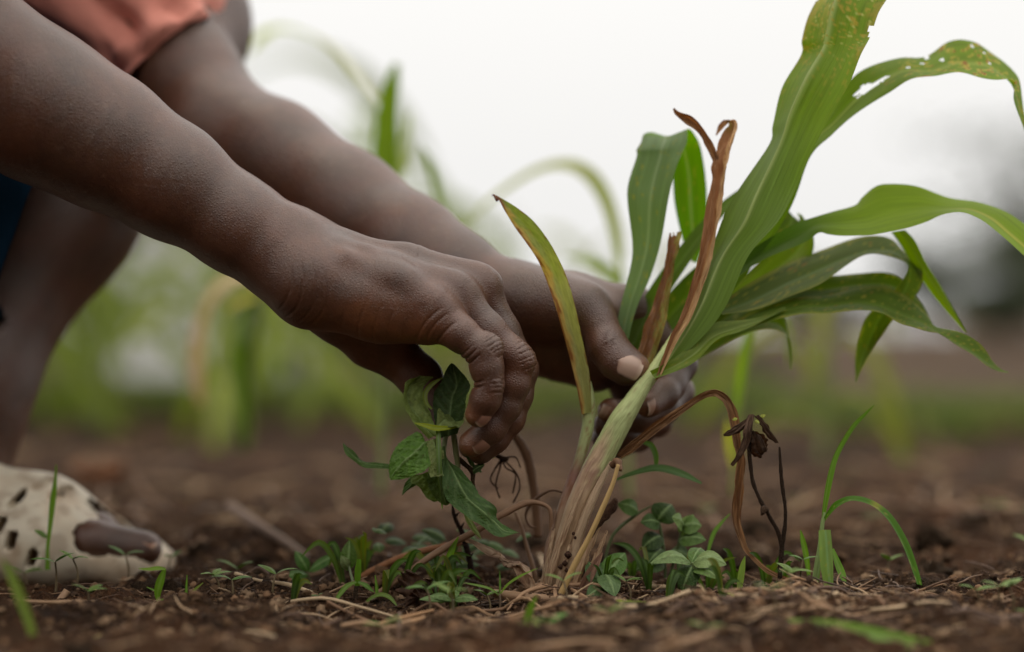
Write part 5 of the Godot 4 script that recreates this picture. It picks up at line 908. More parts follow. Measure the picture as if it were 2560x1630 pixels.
	for l in [[Vector3(0.0705, 0.0313, -0.03), Vector3(0.0778, 0.0392, -0.034), 0.014, "#38562a"], [Vector3(0.0713, 0.0301, -0.03), Vector3(0.062, 0.0313, -0.026), 0.010, "#3e6030"], [Vector3(0.0821, 0.0288, -0.026), Vector3(0.0767, 0.0343, -0.02), 0.010, "#6a8c54"], [Vector3(0.0821, 0.0288, -0.026), Vector3(0.0913, 0.0298, -0.024), 0.011, "#5f844a"], [Vector3(0.0804, 0.0227, -0.026), Vector3(0.093, 0.0233, -0.02), 0.010, "#557a40"], [Vector3(0.0725, 0.0243, -0.03), Vector3(0.0628, 0.0186, -0.026), 0.011, "#34502a"], [Vector3(0.0729, 0.0182, -0.03), Vector3(0.0646, 0.0108, -0.022), 0.010, "#3f6032"], [Vector3(0.0612, 0.0353, -0.034), Vector3(0.0513, 0.0397, -0.034), 0.010, "#4c7034"], [Vector3(0.0758, 0.0161, -0.03), Vector3(0.0852, 0.0147, -0.024), 0.011, "#486b38"], [Vector3(0.0737, 0.012, -0.03), Vector3(0.0597, 0.0088, -0.022), 0.011, "#3d5c30"], [Vector3(0.0821, 0.0243, -0.026), Vector3(0.0878, 0.0346, -0.03), 0.009, "#6d9050"]]:
		oval(b2, "leaf", l[0], l[1], l[2], Vector3(0.1, 0.6, 0.7), 0.0015, {"quilt": 0.03, "col": leafy(lin(l[3]), vein, l[2] * 1700.0)}, 14, 10)
	var b3 := thing("leafy_weed", "low weed with drooping bluish leaves hugging the maize stalk's right side", "weed", Vector3(0.043, 0.0014, 0.004))
	for l in [[Vector3(0.0414, 0.0038, 0.004), Vector3(0.0352, 0.0153, 0), 0.010, "#4c6e48"], [Vector3(0.0418, 0.0046, 0.004), Vector3(0.0488, 0.0148, -0.008), 0.012, "#3f6238"], [Vector3(0.043, 0.0098, 0.004), Vector3(0.0476, 0.0009, 0.016), 0.011, "#5a7c58"], [Vector3(0.043, 0.0074, 0.004), Vector3(0.0539, 0.0178, -0.014), 0.011, "#4d7a30"], [Vector3(0.0417, 0.0028, 0.006), Vector3(0.0347, 0.0003, 0.014), 0.008, "#4a6a44"]]:
		oval(b3, "leaf", l[0], l[1], l[2], Vector3(0.2, 0.6, 0.7), 0.0015, {"quilt": 0.03, "col": leafy(lin(l[3]), vein, l[2] * 1900.0)}, 14, 10)
	var b4 := thing("leafy_weed", "tangle of small dark weed leaves behind the crossing twigs left of the stalk", "weed", Vector3(-0.0385, 0.0051, -0.045))
	for i in 26:
		var p := on(rng.randf_range(-0.068, 0.004), rng.randf_range(-0.07, -0.03), rng.randf_range(0.004, 0.020))
		var a := rng.randf_range(0, TAU)
		oval(b4, "leaf", p, p + Vector3(cos(a) * 0.012, rng.randf_range(-0.004, 0.008), sin(a) * 0.008), rng.randf_range(0.005, 0.009), Vector3(0, 0.8, 0.5), 0.001, {"col": leafy(lin(["#3c5a34", "#4c7034", "#55784c", "#35502c"][i % 4]), vein, i * 1.3)}, 8, 6)
	tube(b4, "stem", [Vector4(-0.0385, 0.004, -0.045, 0.00084), Vector4(-0.0376, 0.0124, -0.045, 0.00084), Vector4(-0.0364, 0.0187, -0.045, 0.00063)], {"tint": lin("#5c5a3c")}, 10, 6)
	# --- seedlings, left
	var s1 := thing("grass_seedling", "thin grass seedling with an upright blade and one blade bent right, lower left", "seedling", Vector3(-0.1667, -0.0185, 0.022))
	tube(s1, "stem", [Vector4(-0.167, -0.0202, 0.022, 0.00137), Vector4(-0.1659, -0.0136, 0.022, 0.00117), Vector4(-0.1643, -0.0057, 0.022, 0.00098), Vector4(-0.1623, -0.0003, 0.022, 0.00078)], {"rough": 0.5, "mat": M.bark, "tint": lin("#4d3c2e")}, 24, 7)
	blade(s1, "blade", [Vector4(-0.1627, -0.0007, 0.022, 0.00059), Vector4(-0.1626, 0.0039, 0.024, 0.00156), Vector4(-0.1611, 0.0095, 0.025, 0.00176), Vector4(-0.1591, 0.0146, 0.025, 0.00059)], Vector3(0.2, 0, 1), {"col": green(lin("#5f8a3c"), gr, 0.0, 1.0)})
	blade(s1, "blade", [Vector4(-0.1589, 0.0146, 0.025, 0.00059), Vector4(-0.1621, 0.0151, 0.026, 0.00097), Vector4(-0.1662, 0.0148, 0.027, 0.00078), Vector4(-0.1707, 0.0151, 0.028, 0.00019)], Vector3(0, 0.5, 0.9), {"col": green(lin("#6f9a3c"), gr, 0.0, 2.0)})
	blade(s1, "blade", [Vector4(-0.162, 0.0001, 0.022, 0.00039), Vector4(-0.155, 0.0008, 0.024, 0.00098), Vector4(-0.1469, -0.0005, 0.026, 0.00117), Vector4(-0.1389, -0.0023, 0.027, 0.00097), Vector4(-0.1314, -0.003, 0.028, 0.00019)], Vector3(0.1, 0.6, 0.8), {"col": green(lin("#5c8a44"), gr, 0.0, 3.0)})
	blade(s1, "blade", [Vector4(-0.1519, -0.0099, 0.006, 0.0004), Vector4(-0.1552, -0.0058, 0.004, 0.001), Vector4(-0.1613, -0.0012, 0.002, 0.001), Vector4(-0.1718, 0.0033, 0, 0.0002)], Vector3(0, 0.5, 0.9), {"col": green(lin("#557f3a"), gr, 0.0, 4.0)})
	blade(s1, "blade", [Vector4(-0.1662, -0.0158, 0.02, 0.00059), Vector4(-0.1674, -0.0111, 0.02, 0.00118), Vector4(-0.167, -0.0068, 0.02, 0.00059)], Vector3(0.4, 0, 0.9), {"col": green(lin("#55783c"), gr, 0.0, 5.0)})
	var s2 := thing("grass_seedling", "two thin crossing grass blades sprouting right of the bent seedling", "seedling", Vector3(-0.1522, -0.0111, 0.004))
	blade(s2, "blade", [Vector4(-0.151, -0.0125, 0.004, 0.0004), Vector4(-0.151, -0.0042, 0.004, 0.0008), Vector4(-0.149, 0.0018, 0.004, 0.0008), Vector4(-0.1446, 0.0058, 0.004, 0.0002)], Vector3(0, 0.2, 1), {"col": green(lin("#6a7a50"), gr, 0.0, 6.0)})
	blade(s2, "blade", [Vector4(-0.1518, -0.0125, 0.004, 0.0004), Vector4(-0.1526, -0.0022, 0.004, 0.0008), Vector4(-0.1522, 0.0094, 0.004, 0.0002)], Vector3(0, 0.2, 1), {"col": green(lin("#557f3a"), gr, 0.0, 7.0)})
	var s3 := thing("weed_seedling", "blurred four-leaved weed seedling left of the pulled bunch", "seedling", Vector3(-0.099, -0.0029, -0.04))
	tube(s3, "stem", [Vector4(-0.099, -0.0045, -0.04, 0.00083), Vector4(-0.0994, 0.0026, -0.04, 0.00083), Vector4(-0.0998, 0.0059, -0.04, 0.00062)], {"tint": lin("#5c5a3c")}, 8, 6)
	for l in [[Vector3(-0.0998, 0.0059, -0.04), Vector3(-0.1063, 0.0157, -0.042), 0.0065], [Vector3(-0.0994, 0.0059, -0.04), Vector3(-0.0826, 0.0152, -0.038), 0.0065], [Vector3(-0.0998, 0.0042, -0.04), Vector3(-0.1121, 0.0037, -0.034), 0.0065]]:
		oval(s3, "leaf", l[0], l[1], l[2], Vector3(0, 0.7, 0.7), 0.001, {"col": leafy(lin("#42702c"), vein, l[2] * 700.0)}, 12, 8)
	var s4 := thing("weed_seedling", "upright oval-leaved weed seedling beside the cut grass stub", "seedling", Vector3(-0.0745, -0.0022, -0.012))
	tube(s4, "stem", [Vector4(-0.0741, -0.0026, -0.012, 0.00061), Vector4(-0.0763, 0.0056, -0.014, 0.00061), Vector4(-0.078, 0.0115, -0.016, 0.00061)], {"tint": lin("#7d8a68")}, 8, 6)
	oval(s4, "leaf", Vector3(-0.0788, 0.0091, -0.016), Vector3(-0.0778, 0.0235, -0.018), 0.008, Vector3(0.2, 0.1, 1), 0.001, {"col": leafy(lin("#4a6e24"), vein, 9.0)})
	oval(s4, "leaf", Vector3(-0.0784, 0.0103, -0.016), Vector3(-0.0814, 0.0168, -0.012), 0.005, Vector3(0.2, 0.1, 1), 0.001, {"col": leafy(lin("#86a080"), vein, 8.0)})
	var s5 := thing("grass_seedling", "stubby grass seedling with a blade cut short and two drooping side blades", "seedling", Vector3(-0.0726, -0.0076, 0.008))
	tube(s5, "stem", [Vector4(-0.0722, -0.0092, 0.008, 0.00119), Vector4(-0.073, -0.0017, 0.008, 0.00119), Vector4(-0.0726, 0.0047, 0.008, 0.00099)], {"rough": 0.4, "mat": M.bark, "tint": lin("#5a4a38")}, 12, 7)
	sheet(s5, "blade", [Vector3(-0.0734, 0.0047, 0.008), Vector3(-0.071, 0.0047, 0.008), Vector3(-0.0733, 0.0123, 0.009), Vector3(-0.0702, 0.0119, 0.009), Vector3(-0.0721, 0.0175, 0.009), Vector3(-0.0702, 0.0171, 0.009)], 14, 5, {"fold": 0.2, "col": green(lin("#4f7a2c"), gr, 0.0, 3.0)})
	blade(s5, "blade", [Vector4(-0.0725, 0.0068, 0.009, 0.00059), Vector4(-0.0767, 0.0052, 0.012, 0.00119), Vector4(-0.0805, 0.0007, 0.014, 0.00099), Vector4(-0.0823, -0.0034, 0.016, 0.0002)], Vector3(0.2, 0.6, 0.8), {"col": green(lin("#5a8040"), gr, 0.0, 4.0)})
	blade(s5, "blade", [Vector4(-0.0717, 0.0068, 0.009, 0.00059), Vector4(-0.0681, 0.0053, 0.01, 0.00119), Vector4(-0.0657, 0.0033, 0.01, 0.00079), Vector4(-0.0642, 0.0022, 0.01, 0.0002)], Vector3(0.2, 0.6, 0.8), {"col": green(lin("#4f7a44"), gr, 0.0, 5.0)})
	blade(s5, "blade", [Vector4(-0.0697, -0.0074, 0.01, 0.0004), Vector4(-0.0678, -0.0021, 0.014, 0.00099), Vector4(-0.0618, 0.0017, 0.016, 0.00138), Vector4(-0.0566, 0.0008, 0.018, 0.00118), Vector4(-0.0525, -0.0037, 0.02, 0.0002)], Vector3(0.0, 0.8, 0.6), {"col": green(lin("#5d7a44"), gr, 0.0, 6.0)})
	blade(s5, "blade", [Vector4(-0.0628, -0.0031, 0.012, 0.0004), Vector4(-0.0628, 0.0036, 0.012, 0.00079), Vector4(-0.0636, 0.0103, 0.012, 0.0002)], Vector3(0.2, 0.2, 0.9), {"col": green(lin("#557f34"), gr, 0.0, 6.0)})
	var s6 := thing("weed_seedling", "little seedling with three rounded pale leaves spread flat before the dark clod", "seedling", Vector3(-0.0278, -0.0057, 0.022))
	tube(s6, "stem", [Vector4(-0.027, -0.0081, 0.022, 0.00059), Vector4(-0.027, -0.0026, 0.022, 0.00059), Vector4(-0.027, 0.0005, 0.022, 0.00059)], {"tint": lin("#6a7a5c")}, 8, 6)
	for l in [[Vector3(-0.0274, 0.0001, 0.022), Vector3(-0.0377, 0.0021, 0.028), 0.0055], [Vector3(-0.027, 0.0005, 0.022), Vector3(-0.0273, 0.0032, 0.012), 0.0058], [Vector3(-0.0266, 0.0001, 0.022), Vector3(-0.0156, 0.0006, 0.026), 0.0056], [Vector3(-0.0278, -0.0003, 0.022), Vector3(-0.0423, 0.0012, 0.03), 0.005]]:
		oval(s6, "leaf", l[0], l[1], l[2], Vector3(0, 0.8, 0.6), 0.0012, {"col": leafy(lin("#64875c"), vein, l[2] * 800.0)}, 12, 8)
	var s7 := thing("grass_seedling", "fine three-bladed grass seedling in front of the pale husk", "seedling", Vector3(-0.0057, -0.0043, 0.018))
	tube(s7, "stem", [Vector4(-0.0055, -0.0067, 0.018, 0.00059), Vector4(-0.0055, -0.0004, 0.018, 0.00059), Vector4(-0.0057, 0.0024, 0.018, 0.00047)], {"tint": lin("#6d5a4a")}, 8, 6)
	blade(s7, "blade", [Vector4(-0.0057, 0.0016, 0.018, 0.00029), Vector4(-0.0102, 0.005, 0.02, 0.00059), Vector4(-0.016, 0.0068, 0.022, 0.00059), Vector4(-0.0223, 0.0082, 0.024, 0.00012)], Vector3(0, 0.6, 0.8), {"col": green(lin("#6a9058"), gr, 0.0, 1.0)})
	blade(s7, "blade", [Vector4(-0.0057, 0.002, 0.018, 0.00029), Vector4(-0.0055, 0.0067, 0.018, 0.00049), Vector4(-0.0057, 0.013, 0.018, 0.0001)], Vector3(0.3, 0, 1), {"col": green(lin("#55864a"), gr, 0.0, 2.0)})
	blade(s7, "blade", [Vector4(-0.0053, 0.0024, 0.018, 0.00029), Vector4(-0.002, 0.0069, 0.02, 0.00059), Vector4(0.0039, 0.0111, 0.022, 0.00059), Vector4(0.0117, 0.0148, 0.024, 0.00012)], Vector3(0, 0.6, 0.8), {"col": green(lin("#6f9a48"), gr, 0.0, 3.0)})
	var s8 := thing("grass_shoot", "slanting green grass shoot between the crossing twigs", "grass shoot", Vector3(-0.0313, 0.0108, -0.004))
	blade(s8, "blade", [Vector4(-0.0321, 0.0084, -0.004, 0.0008), Vector4(-0.0305, 0.0149, -0.004, 0.00141), Vector4(-0.0281, 0.0209, -0.004, 0.00141), Vector4(-0.0253, 0.0265, -0.004, 0.0002)], Vector3(0.2, 0, 1), {"col": green(lin("#63903a"), gr, 0.0, 4.0)})
	var s9 := thing("grass_sprig", "tall thin grass blade standing before the cream clog", "grass blade", Vector3(-0.2293, 0.0066, -0.05))
	blade(s9, "blade", [Vector4(-0.2293, 0.0056, -0.05, 0.00126), Vector4(-0.2293, 0.0161, -0.05, 0.00084), Vector4(-0.2281, 0.0266, -0.05, 0.00105), Vector4(-0.2268, 0.0392, -0.05, 0.00147), Vector4(-0.2255, 0.0497, -0.05, 0.00084), Vector4(-0.2251, 0.0576, -0.05, 0.00021)], Vector3(0.4, 0, 0.9), {"col": green(lin("#5f9030"), gr, 0.0, 5.0)})
	oval(s9, "leaf", Vector3(-0.2293, 0.0215, -0.05), Vector3(-0.2351, 0.0257, -0.046), 0.003, Vector3(0, 0.6, 0.8), 0.0005, {"col": leafy(lin("#5f8a3a"), vein, 3.0)})
	var s10 := thing("grass_sprig", "soft blurred grass blade leaning up at the lower left corner", "grass blade", Vector3(-0.1897, -0.0055, 0.15))
	blade(s10, "blade", [Vector4(-0.1884, -0.0089, 0.15, 0.00136), Vector4(-0.1921, 0.0047, 0.15, 0.0017), Vector4(-0.1962, 0.0166, 0.15, 0.00204), Vector4(-0.2003, 0.0268, 0.15, 0.0017), Vector4(-0.2037, 0.0326, 0.15, 0.00034)], Vector3(0.3, 0.2, 0.9), {"col": green(lin("#6f8a4c"), gr, 0.0, 6.0)})
	# --- blurred blades in the foreground, right
	var f1 := thing("grass_sprig", "long bright grass blade lying flat across the soil right of the stalk", "grass blade", Vector3(0.0942, -0.002, 0.05))
	blade(f1, "blade", [Vector4(0.0374, 0.0031, 0.045, 0.00038), Vector4(0.0562, 0.0022, 0.05, 0.00152), Vector4(0.0786, 0.001, 0.055, 0.00227), Vector4(0.1056, -0.0008, 0.05, 0.0019), Vector4(0.1215, -0.0034, 0.045, 0.00115), Vector4(0.1336, -0.0052, 0.04, 0.00019)], Vector3(0.05, 0.7, 0.7), {"col": green(lin("#86a83c"), gr, 0.0, 7.0)})
	var f2 := thing("grass_sprig", "broad out-of-focus grass blade lying along the lower right edge", "grass blade", Vector3(0.1472, -0.0025, 0.13))
	blade(f2, "blade", [Vector4(0.1137, 0.0046, 0.12, 0.00035), Vector4(0.1263, 0.0036, 0.13, 0.00348), Vector4(0.1438, 0.0016, 0.14, 0.00413), Vector4(0.1625, -0.0014, 0.15, 0.0034), Vector4(0.1846, -0.0045, 0.15, 0.00136), Vector4(0.1999, -0.0069, 0.15, 0.00017)], Vector3(0, 0.7, 0.7), {"col": green(lin("#5f8a34"), gr, 0.0, 8.0)})
	var f3 := thing("grass_shoot", "blurred upright grass shoot in the foreground below the stalk", "grass shoot", Vector3(0.0066, -0.0075, 0.09))
	blade(f3, "blade", [Vector4(0.0058, -0.0075, 0.09, 0.00146), Vector4(0.0062, -0.0002, 0.09, 0.00182), Vector4(0.0084, 0.0062, 0.09, 0.00146), Vector4(0.0106, 0.0107, 0.09, 0.00018)], Vector3(0.3, 0, 0.9), {"col": green(lin("#5f8a34"), gr, 0.0, 9.0)})
	blade(f3, "blade", [Vector4(0.0066, -0.0075, 0.09, 0.00073), Vector4(0.0033, -0.002, 0.09, 0.00127), Vector4(-0.0007, 0.0012, 0.09, 0.00018)], Vector3(0.3, 0.3, 0.9), {"col": green(lin("#6a9250"), gr, 0.0, 9.5)})
	var f4 := thing("grass_sprig", "blurred pale grass blade leaning out of the bottom edge under the stalk", "grass blade", Vector3(0.0146, -0.0046, 0.15))
	blade(f4, "blade", [Vector4(0.0168, -0.0076, 0.16, 0.00202), Vector4(0.0139, -0.0021, 0.15, 0.00238), Vector4(0.011, 0.0033, 0.14, 0.00172), Vector4(0.009, 0.0067, 0.13, 0.00035)], Vector3(0.2, 0.4, 0.9), {"col": green(lin("#7fa05c"), gr, 0.0, 3.5)})
	var f5 := thing("grass_sprig", "yellow-green blade curving over the litter left of the grass plant", "grass blade", Vector3(0.1079, -0.0008, 0.03))
	blade(f5, "blade", [Vector4(0.0953, 0.005, 0.02, 0.00039), Vector4(0.1023, 0.0028, 0.028, 0.00117), Vector4(0.1134, -0.0009, 0.032, 0.00136), Vector4(0.1248, -0.0026, 0.034, 0.00116), Vector4(0.1325, -0.003, 0.034, 0.00039)], Vector3(0.1, 0.7, 0.7), {"col": green(lin("#8aa648"), gr, 0.0, 3.7)})
	var f6 := thing("grass_shoot", "short broad grass shoot between the leafy weed and the withered seedling", "grass shoot", Vector3(0.1067, 0.0031, 0.008))
	blade(f6, "blade", [Vector4(0.1059, 0.0019, 0.008, 0.00119), Vector4(0.1067, 0.0082, 0.008, 0.00159), Vector4(0.1075, 0.0138, 0.008, 0.00139), Vector4(0.1087, 0.0186, 0.008, 0.0002)], Vector3(0.2, 0, 1), {"col": green(lin("#7a9a6a"), gr, 0.0, 3.9)})
	var f7 := thing("grass_shoot", "thin blue-green grass shoot crossing behind the bushy weed", "grass shoot", Vector3(0.096, 0.0239, -0.03))
	blade(f7, "blade", [Vector4(0.0948, 0.0161, -0.03, 0.00062), Vector4(0.0981, 0.0264, -0.03, 0.00103), Vector4(0.1055, 0.0351, -0.03, 0.00021)], Vector3(0.2, 0.2, 1), {"col": green(lin("#5f8a64"), gr, 0.0, 4.9)})
	var f8 := thing("grass_shoot", "tiny curled shoot poking from the fibrous litter on the right", "grass shoot", Vector3(0.1563, -0.0055, 0.018))
	blade(f8, "blade", [Vector4(0.1571, -0.0075, 0.018, 0.00098), Vector4(0.1559, -0.0031, 0.018, 0.00118), Vector4(0.1552, 0.0016, 0.018, 0.00098), Vector4(0.1559, 0.0047, 0.018, 0.0002)], Vector3(0.3, 0, 0.9), {"col": green(lin("#8fa060"), gr, 0.0, 5.9)})
	# --- thin grass round the foot of the maize
	for i in 26:
		var x := rng.randfn(-0.03, 0.035) if i % 2 else rng.randfn(0.075, 0.035)
		var z := rng.randfn(-0.01, 0.025)
		if absf(x - 0.022) < 0.012 and absf(z) < 0.012: continue
		var at := on(x, z)
		var tuft := thing("grass_tuft", "thin little grass tuft in the tangle round the maize foot", "grass tuft", at, "grass tufts round the maize foot")
		for k in rng.randi_range(2, 5):
			var an := rng.randf() * TAU
			var hh := rng.randf_range(0.008, 0.022)
			var dx := cos(an) * hh * rng.randf_range(0.2, 0.9)
			var dz := sin(an) * hh * rng.randf_range(0.2, 0.9)
			var ww := rng.randf_range(0.0007, 0.0016)
			blade(tuft, "blade", [Vector4(at.x, at.y - 0.002, at.z, ww * 0.6), Vector4(at.x + dx * 0.3, at.y + hh * 0.6, at.z + dz * 0.3, ww), Vector4(at.x + dx * 0.7, at.y + hh * 0.95, at.z + dz * 0.7, ww), Vector4(at.x + dx * 1.2, at.y + hh * rng.randf_range(0.6, 1.1), at.z + dz * 1.2, 0.0001)], Vector3(0.2, 0.3, 0.9), {"col": green(lin(["#3c5a28", "#4a6430", "#34502a", "#5e6a3c"][(i + k) % 4]), lin("#5f7a44"), 0.0, i * 0.7)}, 12, 4)
	# --- small sprouts dotted over the soil
	var spots: Array = [Vector3(-0.1908, -0.0068, 0.045), Vector3(-0.1384, -0.0019, 0), Vector3(-0.1292, -0.0084, 0.02), Vector3(-0.1123, -0.0058, 0.004), Vector3(-0.0106, -0.0044, 0.02), Vector3(0.0153, -0.0046, 0.11), Vector3(0.0408, -0.0045, 0.12), Vector3(-0.0541, -0.0056, 0.11), Vector3(-0.1898, 0.0035, -0.05), Vector3(-0.1352, 0.0077, -0.05), Vector3(-0.2068, 0.0005, -0.01), Vector3(-0.2169, 0.0021, -0.01), Vector3(-0.2425, 0.0023, -0.06), Vector3(0.0239, -0.0031, 0.05), Vector3(-0.0374, -0.0057, 0.045), Vector3(0.0546, 0.0006, 0.01), Vector3(0.1286, -0.0013, 0.02), Vector3(0.1325, -0.0025, 0.02), Vector3(0.206, -0.0063, 0.06), Vector3(0.2187, -0.0086, 0.07)]
	for i in spots.size():
		var p: Vector3 = spots[i]
		sprout(on(p.x, p.z), rng.randf_range(0.006, 0.014), rng.randf_range(0.007, 0.012), "tiny two-leaved weed sprout on bare crumbly soil", "tiny sprouts dotted over the soil", ["#5d7f3c", "#6f9058", "#4f7a3a"][i % 3])
	for i in 46:
		var z := rng.randf_range(-0.9, 0.16)
		var x := rng.randf_range(-0.30, 0.30) * (1.0 - z)
		if absf(x - 0.02) < 0.03 and z > -0.1: continue
		sprout(on(x, z), rng.randf_range(0.003, 0.012), rng.randf_range(0.004, 0.010), "tiny two-leaved weed sprout on bare crumbly soil", "tiny sprouts dotted over the soil", ["#5d7f3c", "#6f9058", "#4f7a3a"][i % 3])

# ---------------------------------------------------------------- twigs, straw, crumbs
func twig(called: String, label: String, category: String, rows: Array, tint: String, rough := 0.2, wood := false, nl := 40) -> Node3D:
	var mid: Vector4 = rows[rows.size() / 2]
	var t := thing(called, label, category, Vector3(mid.x, mid.y, mid.z))
	tube(t, "stem", rows, {"rough": rough, "ridge": 0.05, "mat": M.bark if wood else M.stem, "tint": lin(tint)}, nl, 9)
	return t

func lump(seed_: float, n: int) -> ArrayMesh:
	var s := SphereMesh.new()
	s.radial_segments = n; s.rings = n / 2
	s.radius = 1.0; s.height = 2.0
	var a := s.get_mesh_arrays()
	var v: PackedVector3Array = a[Mesh.ARRAY_VERTEX]
	for i in v.size():
		v[i] *= 1.0 + 0.95 * n_mid.get_noise_3dv(v[i] * 5.0 + Vector3.ONE * seed_ * 20.0) + 0.7 * n_fine.get_noise_3dv(v[i] * 14.0 + Vector3.ONE * seed_ * 9.0)
	return made(v, a[Mesh.ARRAY_INDEX], PackedColorArray(), PackedVector2Array())

func scatter(called: String, label: String, m: Mesh, material: Material, xf: Array, cols: PackedColorArray) -> void:
	var mm := MultiMesh.new()
	mm.transform_format = MultiMesh.TRANSFORM_3D
	mm.use_colors = true
	mm.mesh = m
	(m as ArrayMesh).surface_set_material(0, material)
	mm.instance_count = xf.size()
	for i in xf.size():
		mm.set_instance_transform(i, xf[i])
		mm.set_instance_color(i, cols[i])
	var o := MultiMeshInstance3D.new()
	o.name = numbered(called)
	o.multimesh = mm
	add_child(o)
	o.set_meta("kind", "stuff")
	o.set_meta("label", label)

func build_litter() -> void:
	# named twigs and stems round the maize
	twig("twig", "long pale brown twig rising rightwards behind the drooping weed leaf", "twig", [Vector4(-0.0716, -0.0043, 0, 0.0012), Vector4(-0.0605, 0.0019, -0.002, 0.0014), Vector4(-0.041, 0.0153, -0.004, 0.00161), Vector4(-0.029, 0.0227, -0.006, 0.00161), Vector4(-0.0165, 0.0293, -0.008, 0.00161), Vector4(-0.0048, 0.0366, -0.008, 0.00161), Vector4(0.0057, 0.0417, -0.01, 0.00162), Vector4(0.0117, 0.0421, -0.01, 0.00121), Vector4(0.017, 0.04, -0.01, 0.00101), Vector4(0.0186, 0.0352, -0.01, 0.00101), Vector4(0.0182, 0.02, -0.012, 0.00101), Vector4(0.0162, 0.0059, -0.012, 0.00081)], "#8d6e56")
	var th := twig("thorny_stem", "dark upright thorny stem under the weed bunch", "stem", [Vector4(-0.0188, 0.0057, -0.02, 0.00163), Vector4(-0.0213, 0.017, -0.022, 0.00143), Vector4(-0.0241, 0.0268, -0.022, 0.00123), Vector4(-0.027, 0.0328, -0.023, 0.00102), Vector4(-0.0283, 0.0372, -0.024, 0.00082), Vector4(-0.0287, 0.0401, -0.024, 0.00041)], "#3d2a20", 0.35, true)
	for p in [[Vector3(-0.027, 0.0349, -0.022), Vector3(-0.0249, 0.0366, -0.022)], [Vector3(-0.0245, 0.0293, -0.021), Vector3(-0.0229, 0.0318, -0.021)], [Vector3(-0.0225, 0.0203, -0.021), Vector3(-0.0245, 0.0216, -0.021)], [Vector3(-0.0204, 0.0151, -0.02), Vector3(-0.0184, 0.0172, -0.02)]]:
		tube(th.get_child(0), "thorn", [Vector4(p[0].x, p[0].y, p[0].z, 0.0008), Vector4(p[1].x, p[1].y, p[1].z, 0.0001)], {"mat": M.bark, "tint": lin("#3d2a20")}, 4, 6)
	twig("twig", "reddish brown twig lying left of the crossing twigs", "twig", [Vector4(-0.0832, -0.0029, -0.03, 0.00124), Vector4(-0.0725, 0.0048, -0.03, 0.00165), Vector4(-0.0626, 0.0099, -0.03, 0.00165), Vector4(-0.0519, 0.0145, -0.03, 0.00165), Vector4(-0.0334, 0.0194, -0.03, 0.00144), Vector4(-0.0214, 0.021, -0.03, 0.00082)], "#9a6a48")
	twig("dead_stalk", "curved dead stalk hanging behind the right hand's fingertips", "stalk", [Vector4(-0.0029, 0.077, -0.05, 0.00147), Vector4(0.0021, 0.0711, -0.05, 0.00189), Vector4(0.0071, 0.0623, -0.05, 0.00231), Vector4(0.0101, 0.0497, -0.05, 0.00231), Vector4(0.0118, 0.0371, -0.05, 0.00231), Vector4(0.013, 0.0219, -0.05, 0.0021)], "#7a5a44")
	twig("root_loop", "thin wiry root looping left of the maize stalk", "root", [Vector4(0.0257, 0.0457, -0.02, 0.00061), Vector4(0.0196, 0.0474, -0.02, 0.00061), Vector4(0.0131, 0.0443, -0.022, 0.00082), Vector4(0.0082, 0.0393, -0.024, 0.00082), Vector4(0.0066, 0.0342, -0.026, 0.00062), Vector4(0.0086, 0.0297, -0.026, 0.00062), Vector4(0.0119, 0.0288, -0.026, 0.00041)], "#6e5440")
	twig("root_strand", "thin dry root strand standing behind the looping root", "root", [Vector4(0.0016, 0.0359, -0.03, 0.00062), Vector4(0.0045, 0.0285, -0.03, 0.00082), Vector4(0.0074, 0.0182, -0.03, 0.00103), Vector4(0.0099, 0.0099, -0.03, 0.00124), Vector4(0.0119, 0.0017, -0.03, 0.00103)], "#8a6c56")
	twig("root_strand", "grey dry root running up the left side of the maize stalk", "root", [Vector4(0.0177, 0.0008, -0.004, 0.001), Vector4(0.0161, 0.0126, -0.006, 0.00121), Vector4(0.0169, 0.0225, -0.008, 0.00101), Vector4(0.0194, 0.0304, -0.01, 0.00081), Vector4(0.0206, 0.0383, -0.012, 0.00061)], "#7d6250", 0.4)
	twig("woody_straw", "thick ridged straw lying flat at the foot of the maize", "straw", [Vector4(-0.0087, 0.0023, 0.014, 0.00177), Vector4(-0.0008, 0.0013, 0.016, 0.00216), Vector4(0.011, 0.0004, 0.018, 0.00216), Vector4(0.0228, -0.0004, 0.018, 0.00196), Vector4(0.0318, -0.0008, 0.018, 0.00137)], "#96785c", 0.1)
	twig("straw", "pale double straw lying on the soil in front of the stub seedling", "straw", [Vector4(-0.0784, -0.0115, 0.075, 0.00056), Vector4(-0.0677, -0.0082, 0.07, 0.00093), Vector4(-0.0568, -0.0048, 0.065, 0.00112), Vector4(-0.0459, -0.0025, 0.06, 0.00113), Vector4(-0.0348, -0.0002, 0.055, 0.00057)], "#a8825e")
	twig("straw", "second pale straw crossing the soil just right of the double straw", "straw", [Vector4(-0.0551, -0.0067, 0.075, 0.00111), Vector4(-0.0472, -0.0045, 0.07, 0.0013), Vector4(-0.0381, -0.0021, 0.066, 0.00112)], "#b08a66")
	twig("straw", "fat pale straw leaning by the lower left seedlings", "straw", [Vector4(-0.2146, -0.0074, 0.01, 0.00198), Vector4(-0.2111, -0.0027, 0.008, 0.00198), Vector4(-0.2079, 0.0024, 0.006, 0.00179)], "#a28468", 0.1)
	twig("straw", "broken cream straw end at the lower left corner", "straw", [Vector4(-0.2239, -0.0127, 0.07, 0.0026), Vector4(-0.2184, -0.0119, 0.07, 0.0026), Vector4(-0.2132, -0.0112, 0.07, 0.00223)], "#a08258", 0.1)
